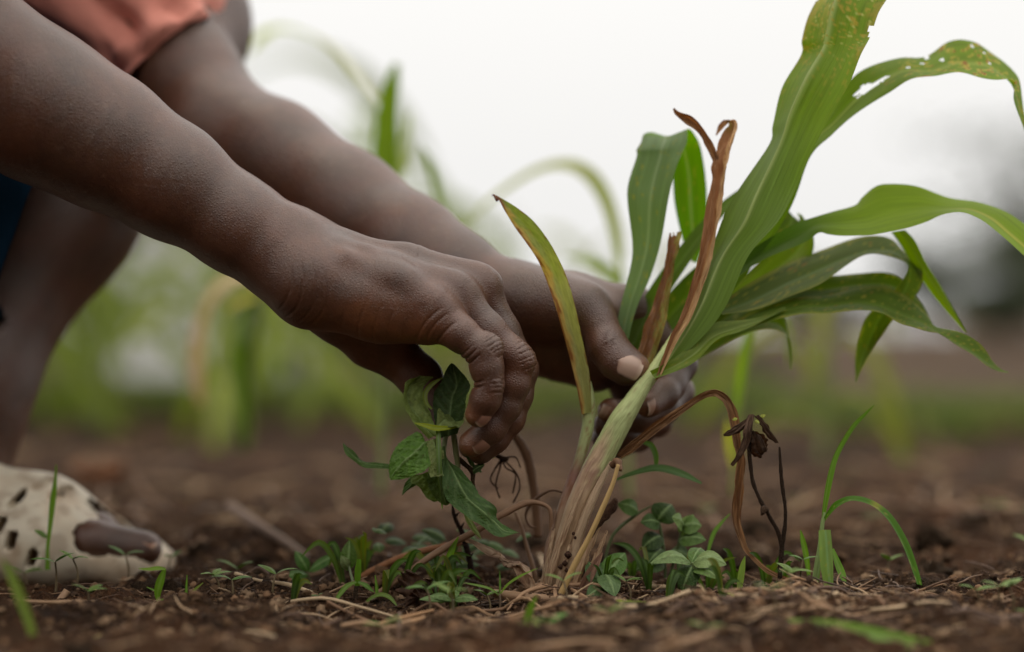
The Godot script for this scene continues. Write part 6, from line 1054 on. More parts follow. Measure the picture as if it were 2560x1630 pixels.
	twig("straw", "split greenish straw lying at the bottom left edge", "straw", [Vector4(-0.1873, -0.0115, 0.12, 0.00141), Vector4(-0.1812, -0.0077, 0.115, 0.00159), Vector4(-0.1734, -0.0046, 0.11, 0.00125), Vector4(-0.1716, -0.0031, 0.11, 0.00053)], "#a89a68", 0.1)
	twig("straw", "light straw lying at the bottom right edge under the green blade", "straw", [Vector4(0.0463, -0.0006, 0.19, 0.00113), Vector4(0.0624, 0.0009, 0.17, 0.00133), Vector4(0.0809, 0.0033, 0.15, 0.00085)], "#a08062", 0.1)
	twig("straw", "short whitish straw stub near the right edge", "straw", [Vector4(0.2193, -0.0042, 0.05, 0.00114), Vector4(0.2208, -0.0004, 0.05, 0.00133), Vector4(0.2223, 0.0034, 0.05, 0.00114)], "#b9a690", 0.1)
	twig("straw", "long tan straw under the bright flat grass blade", "straw", [Vector4(0.0524, 0.0011, 0.05, 0.00076), Vector4(0.0748, -0.0013, 0.055, 0.00094), Vector4(0.1013, -0.0036, 0.055, 0.00113), Vector4(0.1246, -0.0054, 0.05, 0.00076)], "#b0956a", 0.1)
	twig("stick", "long thin dark stick lying along the soil at the right edge", "stick", [Vector4(0.1759, -0.002, -0.004, 0.001), Vector4(0.2004, -0.0007, -0.006, 0.00101), Vector4(0.225, 0.0007, -0.008, 0.00101), Vector4(0.2497, 0.0017, -0.01, 0.00081)], "#54402f")
	twig("stick", "knobbly brown stick lying right of the grass plant", "stick", [Vector4(0.15, 0.0039, 0.008, 0.00099), Vector4(0.1616, 0.0014, 0.01, 0.00119), Vector4(0.1731, -0.0008, 0.012, 0.00119), Vector4(0.183, 0.0004, 0.012, 0.00079)], "#8a6848", 0.4)
	twig("straw", "blurred stick lying on the soil behind the blurred four-leaved seedling", "stick", [Vector4(-0.1647, 0.021, -0.24, 0.00298), Vector4(-0.1426, 0.0133, -0.2, 0.00264), Vector4(-0.1226, 0.0058, -0.17, 0.00211), Vector4(-0.1058, -0.0002, -0.14, 0.00091)], "#77604e", 0.1)
	var clump := thing("fibre_clump", "matted clump of dead plant fibre right of the grass plant", "plant debris", Vector3(0.1639, -0.0021, 0.02))
	for i in 60:
		var c: Vector3 = Vector3(0.1658, -0.0017, 0.02) + Vector3(rng.randfn(0, 0.018), rng.randf_range(-0.004, 0.006), rng.randfn(0, 0.008))
		var a := rng.randfn(0.0, 0.6)
		var d := Vector3(cos(a), rng.randfn(0, 0.25), sin(a)) * rng.randf_range(0.006, 0.018)
		tube(clump, "fibre", [Vector4(c.x - d.x, c.y - d.y, c.z - d.z, 0.0004), Vector4(c.x, c.y + rng.randf_range(0, 0.003), c.z, 0.0007), Vector4(c.x + d.x, c.y + d.y, c.z + d.z, 0.0003)], {"rough": 0.3, "tint": lin(["#6d523e", "#8a6a4e", "#4e3a2c", "#a08264"][i % 4])}, 8, 5)
	var clod := thing("crumpled_dead_leaf", "crumpled dark dead leaf caked with soil left of the husk", "dead leaf", Vector3(-0.0462, -0.0012, 0.012))
	for e in [[Vector3(-0.0523, -0.0034, 0.01), Vector3(-0.0431, -0.0036, 0.016), Vector3(-0.0528, 0.0043, 0.008), Vector3(-0.042, 0.0032, 0.018), Vector3(-0.0512, 0.0102, 0.008), Vector3(-0.0402, 0.005, 0.014), Vector3(-0.0487, 0.0128, 0.01), Vector3(-0.0383, 0.0067, 0.012)], [Vector3(-0.0442, -0.0039, 0.014), Vector3(-0.0366, -0.0059, 0.006), Vector3(-0.0433, 0.0033, 0.016), Vector3(-0.0327, -0.0002, 0.004), Vector3(-0.0402, 0.007, 0.014), Vector3(-0.0287, 0.0012, 0.002), Vector3(-0.0375, 0.0095, 0.012), Vector3(-0.0264, 0.0001, 0)], [Vector3(-0.0499, -0.0043, 0.018), Vector3(-0.0401, -0.0055, 0.018), Vector3(-0.0477, 0.0013, 0.022), Vector3(-0.038, -0.0005, 0.02), Vector3(-0.0449, 0.005, 0.02), Vector3(-0.0369, 0.0024, 0.018)]]:
		sheet(clod, "leaf", e, 24, 14, {"fold": 0.35, "wave": 0.003, "freq": 30.0, "mat": M.dry, "col": withered(lin("#3f2e24"), lin("#5a4232"), 9.0)})
	for r in [["dry_leaf_strip", "long curled brown leaf strip lying across the soil at lower left", [Vector3(-0.1987, -0.0052, 0.02), Vector3(-0.1963, -0.0066, 0.03), Vector3(-0.1854, -0.0047, 0.018), Vector3(-0.182, -0.0067, 0.032), Vector3(-0.1713, -0.006, 0.02), Vector3(-0.1684, -0.0082, 0.03), Vector3(-0.1534, -0.0081, 0.022), Vector3(-0.1521, -0.0105, 0.03), Vector3(-0.1416, -0.0073, 0.022), Vector3(-0.1401, -0.0089, 0.03)]], ["dry_leaf_strip", "flat brown leaf strip lying left of the stub seedling", [Vector3(-0.1245, -0.0047, 0.018), Vector3(-0.1228, -0.0066, 0.024), Vector3(-0.1088, -0.0063, 0.018), Vector3(-0.1069, -0.0079, 0.026), Vector3(-0.0953, -0.0046, 0.016), Vector3(-0.0925, -0.0062, 0.024), Vector3(-0.0816, -0.0029, 0.014), Vector3(-0.08, -0.004, 0.02)]], ["dry_leaf_strip", "pale curled leaf scrap beside the clog at lower left", [Vector3(-0.2064, -0.0031, 0.03), Vector3(-0.2036, -0.0049, 0.034), Vector3(-0.2006, -0.0019, 0.03), Vector3(-0.1974, -0.0042, 0.036), Vector3(-0.1948, -0.0039, 0.03), Vector3(-0.1932, -0.0053, 0.034)]], ["dry_leaf_strip", "thin brown leaf strip lying under the grass plant's roots", [Vector3(0.098, 0.0008, 0.012), Vector3(0.0978, -0.0004, 0.018), Vector3(0.114, 0.0018, 0.01), Vector3(0.1139, 0, 0.018), Vector3(0.1296, 0.0008, 0.012), Vector3(0.129, -0.0005, 0.02), Vector3(0.1412, -0.0013, 0.014), Vector3(0.1407, -0.0021, 0.02)]], ["dry_leaf_strip", "pale blurred leaf scrap on the soil behind the clog", [Vector3(-0.3383, 0.0228, -0.62), Vector3(-0.3309, 0.0193, -0.6), Vector3(-0.3253, 0.0251, -0.62), Vector3(-0.3141, 0.02, -0.58), Vector3(-0.3091, 0.0244, -0.62), Vector3(-0.2977, 0.0206, -0.58), Vector3(-0.2925, 0.0244, -0.6), Vector3(-0.2882, 0.0225, -0.58)]]]:
		var e: Array = r[2]
		var t := thing(r[0], r[1], "dry leaf", e[e.size() / 2])
		sheet(t, "blade", e, 40, 10, {"fold": 0.3, "wave": 0.0015, "freq": 22.0, "mat": M.dry, "col": withered(lin("#8a684e"), lin("#5e4636"), e[0].x * 90.0)})
	# straws scattered over the soil
	for i in 70:
		var z := rng.randf_range(-0.5, 0.22)
		var x := rng.randf_range(-0.27, 0.27) * (1.0 - z) if i % 3 else rng.randfn(0.07, 0.06)
		if i % 3 == 0: z = rng.randfn(0.08, 0.05)
		var a := rng.randfn(0.0, 0.7)
		var l := rng.randf_range(0.006, 0.026)
		var t := thing("straw_bit", "short dry straw bit lying on the soil among similar bits", "straw", on(x, z, 0.001), "dry straw bits strewn over the soil")
		var rows := []
		for k in 4:
			var s := (k / 3.0 - 0.5) * 2.0 * l
			var p := on(x + cos(a) * s, z + sin(a) * s, 0.0012 + 0.003 * rng.randf())
			rows.append(Vector4(p.x, p.y, p.z, rng.randf_range(0.0005, 0.0012)))
		tube(t, "stem", rows, {"rough": 0.15, "tint": lin(["#a08062", "#7d6048", "#8f7052", "#bba283", "#5e4838"][i % 5])}, 10, 6)
	# crumbs of earth and shreds of fibre, past counting
	var browns := [lin("#54402f"), lin("#67503c"), lin("#745943"), lin("#443428"), lin("#7d6650")]
	for kind in 3:
		var xf := []
		var cols := PackedColorArray()
		for i in 5200:
			var z := rng.randf_range(-0.7, 0.24)
			var x := rng.randf_range(-0.29, 0.29) * (1.0 - z)
			if i % 4 == 0:
				x = rng.randfn(0.03, 0.10); z = rng.randfn(0.03, 0.06)
			var s := 0.0005 + 0.0024 * pow(rng.randf(), 5.0)
			var b := Basis.from_euler(Vector3(rng.randf() * TAU, rng.randf() * TAU, rng.randf() * TAU)).scaled(Vector3(s, s * 0.8, s * rng.randf_range(0.7, 1.2)))
			xf.append(Transform3D(b, on(x, z, s * 0.25)))
			cols.append(browns[rng.randi() % 5] * rng.randf_range(0.7, 1.15))
		scatter("soil_crumbs", "loose crumbs of brown earth over the soil", lump(kind * 3.1, 10), M.crumb, xf, cols)
	for i in 44:
		var z := rng.randf_range(-0.30, 0.20)
		var x := rng.randf_range(-0.25, 0.25) * (1.0 - z)
		if absf(x - 0.02) < 0.035 and absf(z) < 0.03: continue
		var s := rng.randf_range(0.004, 0.0095)
		var t := thing("soil_clod", "rough clod of brown earth lying on the soil among similar clods", "clod", on(x, z, s * 0.15), "clods of earth on the soil")
		var m := put(t, "earth", lump(i * 1.7, 18), M.clod)
		m.scale = Vector3(s, s * rng.randf_range(0.5, 0.75), s * rng.randf_range(0.8, 1.3))
		m.rotation.y = rng.randf() * TAU
	var shred := tube_mesh([Vector4(-1, 0, 0, 0.022), Vector4(-0.3, 0.06, 0.05, 0.04), Vector4(0.4, 0.02, -0.06, 0.035), Vector4(1, 0.05, 0.04, 0.015)], {"rough": 0.1}, 8, 5, Vector3.ZERO)
	var xf := []
	var cols := PackedColorArray()
	for i in 4200:
		var z := rng.randf_range(-0.4, 0.24)
		var x := rng.randf_range(-0.28, 0.28) * (1.0 - z)
		if i % 2 == 0:
			x = rng.randfn(0.07, 0.08); z = rng.randfn(0.06, 0.055)
		var l := 0.0015 + 0.012 * pow(rng.randf(), 2.0)
		var b := Basis.from_euler(Vector3(rng.randfn(0, 0.3), rng.randf() * TAU, rng.randfn(0, 0.25))).scaled(Vector3.ONE * l)
		xf.append(Transform3D(b, on(x, z, 0.0008)))
		cols.append([lin("#8a6c52"), lin("#5e4636"), lin("#755a44"), lin("#443226"), lin("#b89c7c"), lin("#4a382c")][rng.randi() % 6])
	for i in 650:
		var z := -0.3 - 2.2 * pow(rng.randf(), 1.5)
		var x := rng.randf_range(-0.3, 0.3) * (1.0 - z)
		var l := rng.randf_range(0.008, 0.035)
		xf.append(Transform3D(Basis.from_euler(Vector3(rng.randfn(0, 0.2), rng.randf() * TAU, rng.randfn(0, 0.15))).scaled(Vector3(l, l * 1.6, l * 1.6)), on(x, z, 0.002)))
		cols.append([lin("#a08464"), lin("#7d6048"), lin("#8a6c52"), lin("#54402f")][rng.randi() % 4])
	scatter("fibre_shreds", "shreds of dry plant fibre strewn over the soil", shred, M.stem, xf, cols)

# ---------------------------------------------------------------- behind
func maize_far(label: String, at: Vector3, h: float, leaves: Array, tint: String) -> Node3D:
	var m := thing("maize_plant", label, "maize plant", at, "maize plants behind the hands")
	tube(m, "stalk", [Vector4(at.x, at.y - 0.01, at.z, h * 0.022), Vector4(at.x + 0.01 * h, at.y + h * 0.5, at.z, h * 0.018), Vector4(at.x, at.y + h, at.z, h * 0.008)], {"tint": lin("#8a9a5c")}, 14, 8)
	for l in leaves:
		# way round, height on the stalk, length, rise, droop, half width
		var a: float = deg_to_rad(l[0])
		var d := Vector3(cos(a), 0, sin(a))
		var p := at + Vector3(0, h * l[1], 0)
		var rows := []
		for k in 7:
			var t := k / 6.0
			var q: Vector3 = p + d * float(l[2]) * t + Vector3(0, l[3] * t - l[4] * t * t, 0)
			rows.append(Vector4(q.x, q.y, q.z, l[5] * (0.35 + 1.3 * t) * (1.0 - pow(t, 3.0)) + 0.0006))
		blade(m, "leaf", rows, Vector3(0.1, 0.9, 0.4) - d * 0.3, {"fold": 0.15, "col": green(lin(tint).lerp(lin("#6b6a45"), 0.4), lin("#9aae60"), 0.15, l[0] * 0.01), "twist": 0.3}, 26, 6)
	return m

func leaf_cloud(n: int, size: float, boxes: Array, seed_: int) -> ArrayMesh:
	var r := RandomNumberGenerator.new()
	r.seed = seed_
	var v := PackedVector3Array(); var ix := PackedInt32Array(); var col := PackedColorArray()
	for i in n:
		var b: Array = boxes[r.randi() % boxes.size()]
		var d := Vector3(r.randfn(), r.randfn(), r.randfn()).normalized() * pow(r.randf(), 0.45)
		var c: Vector3 = b[0] + d * b[1]
		var x := Vector3(r.randfn(), r.randfn() * 0.6, r.randfn()).normalized() * size * r.randf_range(0.6, 1.3)
		var y := x.cross(Vector3(r.randfn(), r.randfn(), r.randfn())).normalized() * size * 0.42
		var k := v.size()
		v.append_array([c - x, c - y, c + x, c + y])
		var g := r.randf_range(0.6, 1.3)
		for e in 4: col.append(Color(g, g * r.randf_range(0.95, 1.05), g))
		ix.append_array([k, k + 1, k + 2, k, k + 2, k + 3])
	return made(v, ix, col, PackedVector2Array())

func foliage_mat(hex: String) -> StandardMaterial3D:
	var m := mat(0.6, 0.3)
	m.albedo_color = Color(hex).lerp(Color("#66664c"), 0.3)
	m.backlight_enabled = true; m.backlight = Color(0.5, 0.55, 0.3)
	return m

func tree(called: String, label: String, category: String, at: Vector3, h: float, wide: float, n: int, size: float, hex: String, seed_: int, group := "") -> void:
	var t := thing(called, label, category, at, group)
	var r := RandomNumberGenerator.new()
	r.seed = seed_
	tube(t, "trunk", [Vector4(at.x, at.y - 0.1, at.z, h * 0.035), Vector4(at.x + 0.02 * h, at.y + h * 0.3, at.z, h * 0.026), Vector4(at.x, at.y + h * 0.75, at.z, h * 0.010)], {"mat": M.bark, "tint": lin("#5e4a40")}, 10, 8)
	var boxes := []
	for i in 11:
		var a := r.randf() * TAU
		var q := Vector3(cos(a) * wide * 0.32 * r.randf(), h * r.randf_range(0.4, 0.92), sin(a) * wide * 0.32 * r.randf())
		boxes.append([q, Vector3(wide * 0.26, h * 0.13, wide * 0.26) * r.randf_range(0.7, 1.2)])
		var s := at + Vector3(0, q.y * 0.7, 0)
		tube(t, "limb", [Vector4(s.x, s.y, s.z, h * 0.012), Vector4(at.x + q.x, at.y + q.y, at.z + q.z, h * 0.004)], {"mat": M.bark, "tint": lin("#5e4a40")}, 5, 6)
	put(t, "crown", leaf_cloud(n, size, boxes, seed_), foliage_mat(hex))

func build_far() -> void:
	# maize behind the arms, traced leaf by leaf where it shows
	var a := thing("maize_plant", "blurred maize plant behind the left forearm with one upright blade", "maize plant", on(-0.085, -0.38), "maize plants behind the hands")
	tube(a, "stalk", [Vector4(-0.085, 0.0174, -0.38, 0.00193), Vector4(-0.0839, 0.0892, -0.38, 0.00221), Vector4(-0.0817, 0.1609, -0.38, 0.00248), Vector4(-0.0811, 0.2106, -0.38, 0.00221), Vector4(-0.088, 0.2658, -0.38, 0.00138)], {"tint": lin("#8a9a5c")}, 30, 8)
	var gsun := lin("#6a8f1e"); var gpale := lin("#a3b48a"); var gr := lin("#a4b56c")
	blade(a, "leaf", [Vector4(-0.0819, 0.2072, -0.37, 0.00603), Vector4(-0.0819, 0.2319, -0.37, 0.00822), Vector4(-0.0811, 0.2538, -0.37, 0.00767), Vector4(-0.0784, 0.2757, -0.37, 0.00603), Vector4(-0.0745, 0.2949, -0.37, 0.00219)], Vector3(0.3, 0, 1), {"col": green(gsun, gr, 0.0, 1.0)}, 30, 8)
	blade(a, "leaf", [Vector4(-0.0867, 0.2713, -0.38, 0.00386), Vector4(-0.1005, 0.2897, -0.42, 0.00511), Vector4(-0.118, 0.3119, -0.46, 0.00526), Vector4(-0.1392, 0.3307, -0.5, 0.0051), Vector4(-0.1645, 0.3418, -0.54, 0.00493), Vector4(-0.1822, 0.3402, -0.56, 0.00374), Vector4(-0.194, 0.3303, -0.58, 0.00095)], Vector3(0.5, 0.6, 0.4), {"col": green(gpale, gr, 0.0, 2.0)}, 40, 6)
	blade(a, "leaf", [Vector4(-0.0806, 0.2106, -0.38, 0.00276), Vector4(-0.0739, 0.2286, -0.4, 0.00392), Vector4(-0.0707, 0.25, -0.42, 0.00398), Vector4(-0.0679, 0.2698, -0.42, 0.00085)], Vector3(0.4, 0, 0.9), {"col": green(lin("#8aa46a"), gr, 0.0, 3.0)}, 30, 6)
	blade(a, "leaf", [Vector4(-0.043, 0.1985, -0.36, 0.00163), Vector4(-0.0457, 0.2094, -0.36, 0.00381), Vector4(-0.0506, 0.2257, -0.36, 0.00381), Vector4(-0.0582, 0.2406, -0.36, 0.00082)], Vector3(0.4, 0.2, 0.9), {"col": green(lin("#7a9a52"), gr, 0.0, 4.0)}, 30, 6)
	blade(a, "leaf", [Vector4(-0.0822, 0.1609, -0.38, 0.00276), Vector4(-0.0669, 0.1826, -0.37, 0.00384), Vector4(-0.0528, 0.193, -0.36, 0.00381), Vector4(-0.043, 0.1985, -0.36, 0.00218)], Vector3(0.2, 0.7, 0.6), {"col": green(lin("#6f9040"), gr, 0.0, 5.0)}, 30, 6)
	var b := thing("maize_plant", "blurred maize plant behind the left hand with a tall hooped leaf", "maize plant", on(0.075, -0.36), "maize plants behind the hands")
	tube(b, "stalk", [Vector4(0.0751, 0.0162, -0.36, 0.00218), Vector4(0.0734, 0.0734, -0.36, 0.00245), Vector4(0.0713, 0.1278, -0.36, 0.00245), Vector4(0.0696, 0.1577, -0.36, 0.0019)], {"tint": lin("#8a9a5c")}, 24, 8)
	blade(b, "leaf", [Vector4(0.0691, 0.155, -0.36, 0.00272), Vector4(0.0669, 0.1822, -0.36, 0.00408), Vector4(0.0606, 0.2072, -0.37, 0.00466), Vector4(0.05, 0.2244, -0.38, 0.00497), Vector4(0.035, 0.2318, -0.39, 0.005), Vector4(0.0157, 0.2286, -0.4, 0.00504), Vector4(-0.0068, 0.2153, -0.41, 0.00479), Vector4(-0.0239, 0.2017, -0.42, 0.00341), Vector4(-0.0355, 0.1893, -0.43, 0.00114)], Vector3(-0.5, 0.7, 0.45), {"col": green(lin("#9fb58a"), gr, 0.0, 6.0)}, 60, 6)
	blade(b, "leaf", [Vector4(0.0697, 0.1494, -0.35, 0.00216), Vector4(0.061, 0.1602, -0.35, 0.00486), Vector4(0.0502, 0.1677, -0.35, 0.00432), Vector4(0.0343, 0.1713, -0.36, 0.00109)], Vector3(-0.2, 0.7, 0.6), {"col": green(lin("#7fa042"), gr, 0.0, 7.0)}, 30, 6)
	var c := thing("maize_plant", "blurred maize plant left of centre with a pale dry leaf and a dark hanging leaf", "maize plant", on(-0.195, -0.52), "maize plants behind the hands")
	tube(c, "stalk", [Vector4(-0.1915, 0.0368, -0.52, 0.00365), Vector4(-0.1927, 0.0672, -0.52, 0.00395), Vector4(-0.1867, 0.1097, -0.52, 0.00334), Vector4(-0.1775, 0.1493, -0.52, 0.00243), Vector4(-0.1715, 0.1705, -0.52, 0.00152)], {"tint": lin("#59682f")}, 24, 8)
	blade(c, "leaf", [Vector4(-0.1818, 0.1462, -0.52, 0.00243), Vector4(-0.1872, 0.1369, -0.5, 0.0054), Vector4(-0.1888, 0.1161, -0.48, 0.00651), Vector4(-0.19, 0.0954, -0.48, 0.00592), Vector4(-0.1871, 0.0717, -0.48, 0.00533), Vector4(-0.1853, 0.0539, -0.48, 0.00355), Vector4(-0.1847, 0.0433, -0.48, 0.00089)], Vector3(0.6, 0.1, 0.8), {"col": green(lin("#4d6a24"), lin("#66803a"), 0.0, 8.0)}, 40, 6)
	blade(c, "leaf", [Vector4(-0.1768, 0.1496, -0.54, 0.00308), Vector4(-0.1872, 0.1627, -0.55, 0.0062), Vector4(-0.204, 0.1617, -0.56, 0.00749), Vector4(-0.2223, 0.1469, -0.57, 0.00754), Vector4(-0.2326, 0.1217, -0.58, 0.00695), Vector4(-0.2345, 0.0933, -0.58, 0.00632), Vector4(-0.2313, 0.068, -0.58, 0.00253)], Vector3(-0.4, 0.6, 0.6), {"mat": M.dry, "col": withered(lin("#e6d6b0"), lin("#c8b084"), 5.0)}, 40, 6)
	blade(c, "leaf", [Vector4(-0.1788, 0.1493, -0.52, 0.00243), Vector4(-0.1842, 0.1459, -0.5, 0.0048), Vector4(-0.1932, 0.1429, -0.5, 0.0048), Vector4(-0.2022, 0.1369, -0.5, 0.0012)], Vector3(-0.3, 0.8, 0.5), {"col": green(lin("#b0b04a"), gr, 0.3, 9.0)}, 24, 6)
	blade(c, "leaf", [Vector4(-0.178, 0.1526, -0.54, 0.00246), Vector4(-0.1728, 0.1623, -0.56, 0.00499), Vector4(-0.1624, 0.1565, -0.58, 0.00506), Vector4(-0.1517, 0.1409, -0.6, 0.00128)], Vector3(0.3, 0.8, 0.5), {"col": green(lin("#86a834"), gr, 0.0, 10.0)}, 24, 6)
	var d := thing("maize_plant", "blurred yellowing maize plant standing under the big leaves on the right", "maize plant", on(0.20, -0.30), "maize plants behind the hands")
	tube(d, "stalk", [Vector4(0.1347, 0.0224, -0.3, 0.0013), Vector4(0.1357, 0.0419, -0.3, 0.00156), Vector4(0.1378, 0.0705, -0.3, 0.00182), Vector4(0.1425, 0.1017, -0.3, 0.00182), Vector4(0.1472, 0.1329, -0.3, 0.00156)], {"tint": lin("#8fa04c")}, 24, 8)
	blade(d, "leaf", [Vector4(0.1347, 0.0765, -0.28, 0.00128), Vector4(0.1356, 0.0921, -0.27, 0.00279), Vector4(0.1381, 0.11, -0.26, 0.00328), Vector4(0.1411, 0.1251, -0.26, 0.00252), Vector4(0.1431, 0.1352, -0.26, 0.00101)], Vector3(0.4, 0.1, 0.9), {"col": green(lin("#6f9440"), gr, 0.0, 11.0)}, 30, 6)
	blade(d, "leaf", [Vector4(0.1357, 0.0393, -0.3, 0.0013), Vector4(0.1311, 0.0509, -0.28, 0.00205), Vector4(0.129, 0.0616, -0.27, 0.00203), Vector4(0.1295, 0.0705, -0.27, 0.00076)], Vector3(0.4, 0.1, 0.9), {"col": green(lin("#b0b848"), gr, 0.0, 12.0)}, 24, 6)
	blade(d, "leaf", [Vector4(0.1466, 0.1277, -0.3, 0.0013), Vector4(0.1524, 0.1329, -0.3, 0.00364), Vector4(0.1653, 0.1343, -0.32, 0.0037), Vector4(0.1747, 0.1197, -0.34, 0.00268), Vector4(0.1753, 0.1009, -0.34, 0.0008)], Vector3(0.3, 0.8, 0.4), {"col": green(lin("#6a8a2c"), gr, 0.0, 13.0)}, 30, 6)
	# more of the crop farther back
	var spec := [[-0.62, -1.5, 0.30, "#5f8226"], [-0.40, -1.9, 0.34, "#6a8f2c"], [-0.85, -2.3, 0.42, "#587a24"], [-0.30, -1.35, 0.22, "#7a9a3a"], [-0.18, -1.8, 0.26, "#6f9432"], [0.0, -2.2, 0.24, "#7f9a40"], [0.20, -2.0, 0.20, "#8a9a4c"], [0.30, -1.05, 0.16, "#7d9238"], [-0.50, -1.55, 0.30, "#62842a"], [-0.70, -2.0, 0.38, "#5d7f28"], [-0.36, -1.7, 0.30, "#6d9030"], [-0.52, -2.8, 0.5, "#55781f"], [-1.05, -2.9, 0.55, "#55781f"], [-0.75, -1.75, 0.36, "#5b7d26"], [-0.23, -2.6, 0.36, "#6a8f2c"], [-0.33, -2.2, 0.34, "#648a26"]]
	for i in spec.size():
		var s: Array = spec[i]
		var lv := []
		for k in 9:
			lv.append([k * 137.5 + i * 31.0, 0.15 + 0.09 * k, s[2] * rng.randf_range(0.55, 0.85), s[2] * rng.randf_range(0.5, 0.9), s[2] * rng.randf_range(0.6, 1.3), s[2] * 0.055])
		maize_far("blurred young maize plant in the crop beyond the bare soil", on(s[0], s[1]), s[2] * 1.25, lv, s[3])
	# low whitish wall added for an unidentified bright patch; trees and bushes
	var block := thing("pale_block", "added pale low wall glimpsed between the blurred crops at left", "block", on(-1.05, -6.4))
	var box := BoxMesh.new()
	box.size = Vector3(0.62, 0.62, 0.22)
	var am := ArrayMesh.new()
	am.add_surface_from_arrays(Mesh.PRIMITIVE_TRIANGLES, box.get_mesh_arrays())
	put(block, "block_body", am, M.white).position = Vector3(0, 0.28, 0)
	var cap := BoxMesh.new()
	cap.size = Vector3(0.66, 0.05, 0.26)
	var cm := ArrayMesh.new()
	cm.add_surface_from_arrays(Mesh.PRIMITIVE_TRIANGLES, cap.get_mesh_arrays())
	put(block, "block_top", cm, M.white).position = Vector3(0, 0.615, 0)
	tree("shade_tree", "tall blurred grey-green tree at the right edge behind the maize leaves", "tree", on(4.25, -17.0), 1.9, 2.3, 430, 0.06, "#57614f", 5)
	tree("dark_tree", "dark dense blurred tree under the grey-green tree at the right edge", "tree", on(2.66, -10.5), 0.62, 0.8, 1500, 0.05, "#57614f", 6)
	tree("dark_tree", "dark blurred tree with a bare reddish trunk right of the maize leaves", "tree", on(2.28, -10.8), 0.58, 0.5, 700, 0.045, "#5c6655", 16)
	tree("dark_tree", "second dark blurred tree filling the far right edge", "tree", on(3.05, -10.9), 0.74, 0.9, 1500, 0.05, "#515b4c", 7)
	tree("far_bush", "low dark bush between the maize leaves and the far trees", "bush", on(1.75, -11.0), 0.34, 0.9, 900, 0.05, "#5f685a", 8)
	tree("far_bush", "dark bush along the foot of the far treeline, right of the hanging leaf", "bush", on(2.45, -9.6), 0.36, 0.8, 1300, 0.05, "#4e5848", 18)
	tree("far_bush", "dark bush at the far right end of the treeline", "bush", on(2.9, -9.4), 0.4, 0.8, 1300, 0.05, "#4a5446", 19)
	tree("far_tree", "blurred dark tree seen between the shin and the right forearm", "tree", on(-2.05, -11.0), 1.55, 0.7, 1500, 0.06, "#5a6a4c", 9)
	tree("far_bush", "blurred green bush behind the shin", "bush", on(-1.75, -7.5), 0.75, 1.0, 2200, 0.045, "#67803a", 10)
	tree("far_bush", "blurred bright green bush under the right hand's wrist", "bush", on(-0.72, -6.6), 0.72, 0.75, 2200, 0.045, "#728f38", 11)
	tree("far_bush", "blurred green bush beyond the shin, left of the pale wall", "bush", on(-1.36, -6.9), 0.62, 0.6, 1600, 0.045, "#5f7d34", 12)
	tree("far_bush", "small olive bush behind the weed bunch", "bush", on(-0.30, -6.0), 0.42, 0.7, 1300, 0.04, "#76854a", 13)
	# low green cover on the soil far right and left
	var r := RandomNumberGenerator.new()
	r.seed = 77
	var xf := []
	var cols := PackedColorArray()
	for i in 5200:
		var right := i % 5 < 1
		var p := Vector2(r.randfn(0.66, 0.16), r.randfn(-1.75, 0.2)) if right else Vector2(r.randf_range(-1.6, 0.5), r.randf_range(-4.5, -1.7))
		var s := r.randf_range(0.012, 0.04)
		xf.append(Transform3D(Basis.from_euler(Vector3(r.randfn(0, 0.3), r.randf() * TAU, r.randfn(0, 0.3))).scaled(Vector3(s, s, s)), on(p.x, p.y, 0.0)))
		cols.append(lin(["#5f7d34", "#7a8a3c", "#86904c", "#4d6e30"][r.randi() % 4]).lerp(lin("#66603c"), 0.4))
	var tuft := ArrayMesh.new()
	var v := PackedVector3Array(); var ix := PackedInt32Array()
	for k in 5:
		var a2 := k * 1.3
		var dd := Vector3(cos(a2), 0, sin(a2))
		var w := Vector3(-dd.z, 0, dd.x) * 0.09
		var n := v.size()
		v.append_array([-w, w, dd * 0.25 + Vector3(0, 0.7, 0) - w * 0.7, dd * 0.25 + Vector3(0, 0.7, 0) + w * 0.7, dd * 0.65 + Vector3(0, 1.0, 0)])
		ix.append_array([n, n + 1, n + 2, n + 1, n + 3, n + 2, n + 2, n + 3, n + 4])
	tuft = made(v, ix, PackedColorArray(), PackedVector2Array())
	scatter("ground_cover", "low green weeds and grass covering the far soil", tuft, M.cover, xf, cols)

# ---------------------------------------------------------------- materials
func noise_tex(kind: int, freq: float, ramp: Array, size := 512, octaves := 4, seed_ := 1, normal := 0.0) -> NoiseTexture2D:
	var n := FastNoiseLite.new()
	n.noise_type = kind
	n.frequency = freq
	n.seed = seed_
	n.fractal_octaves = octaves
	if kind == FastNoiseLite.TYPE_CELLULAR:
		n.cellular_return_type = FastNoiseLite.RETURN_DISTANCE2_SUB
		n.fractal_type = FastNoiseLite.FRACTAL_NONE if octaves == 1 else FastNoiseLite.FRACTAL_FBM
	var t := NoiseTexture2D.new()
	t.width = size; t.height = size
	t.seamless = true
	t.noise = n
	if normal > 0.0:
		t.as_normal_map = true
		t.bump_strength = normal
	elif ramp.size():
		var g := Gradient.new()
		g.offsets = PackedFloat32Array(); g.colors = PackedColorArray()
		var o := PackedFloat32Array(); var c := PackedColorArray()
		for i in ramp.size():
			o.append(float(i) / (ramp.size() - 1)); c.append(ramp[i])
		g.offsets = o; g.colors = c
		t.color_ramp = g
	return t

func mat(rough: float, spec := 0.5) -> StandardMaterial3D:
	var m := StandardMaterial3D.new()
	m.vertex_color_use_as_albedo = true
	m.roughness = rough
	m.metallic_specular = spec
	m.cull_mode = BaseMaterial3D.CULL_DISABLED
	return m

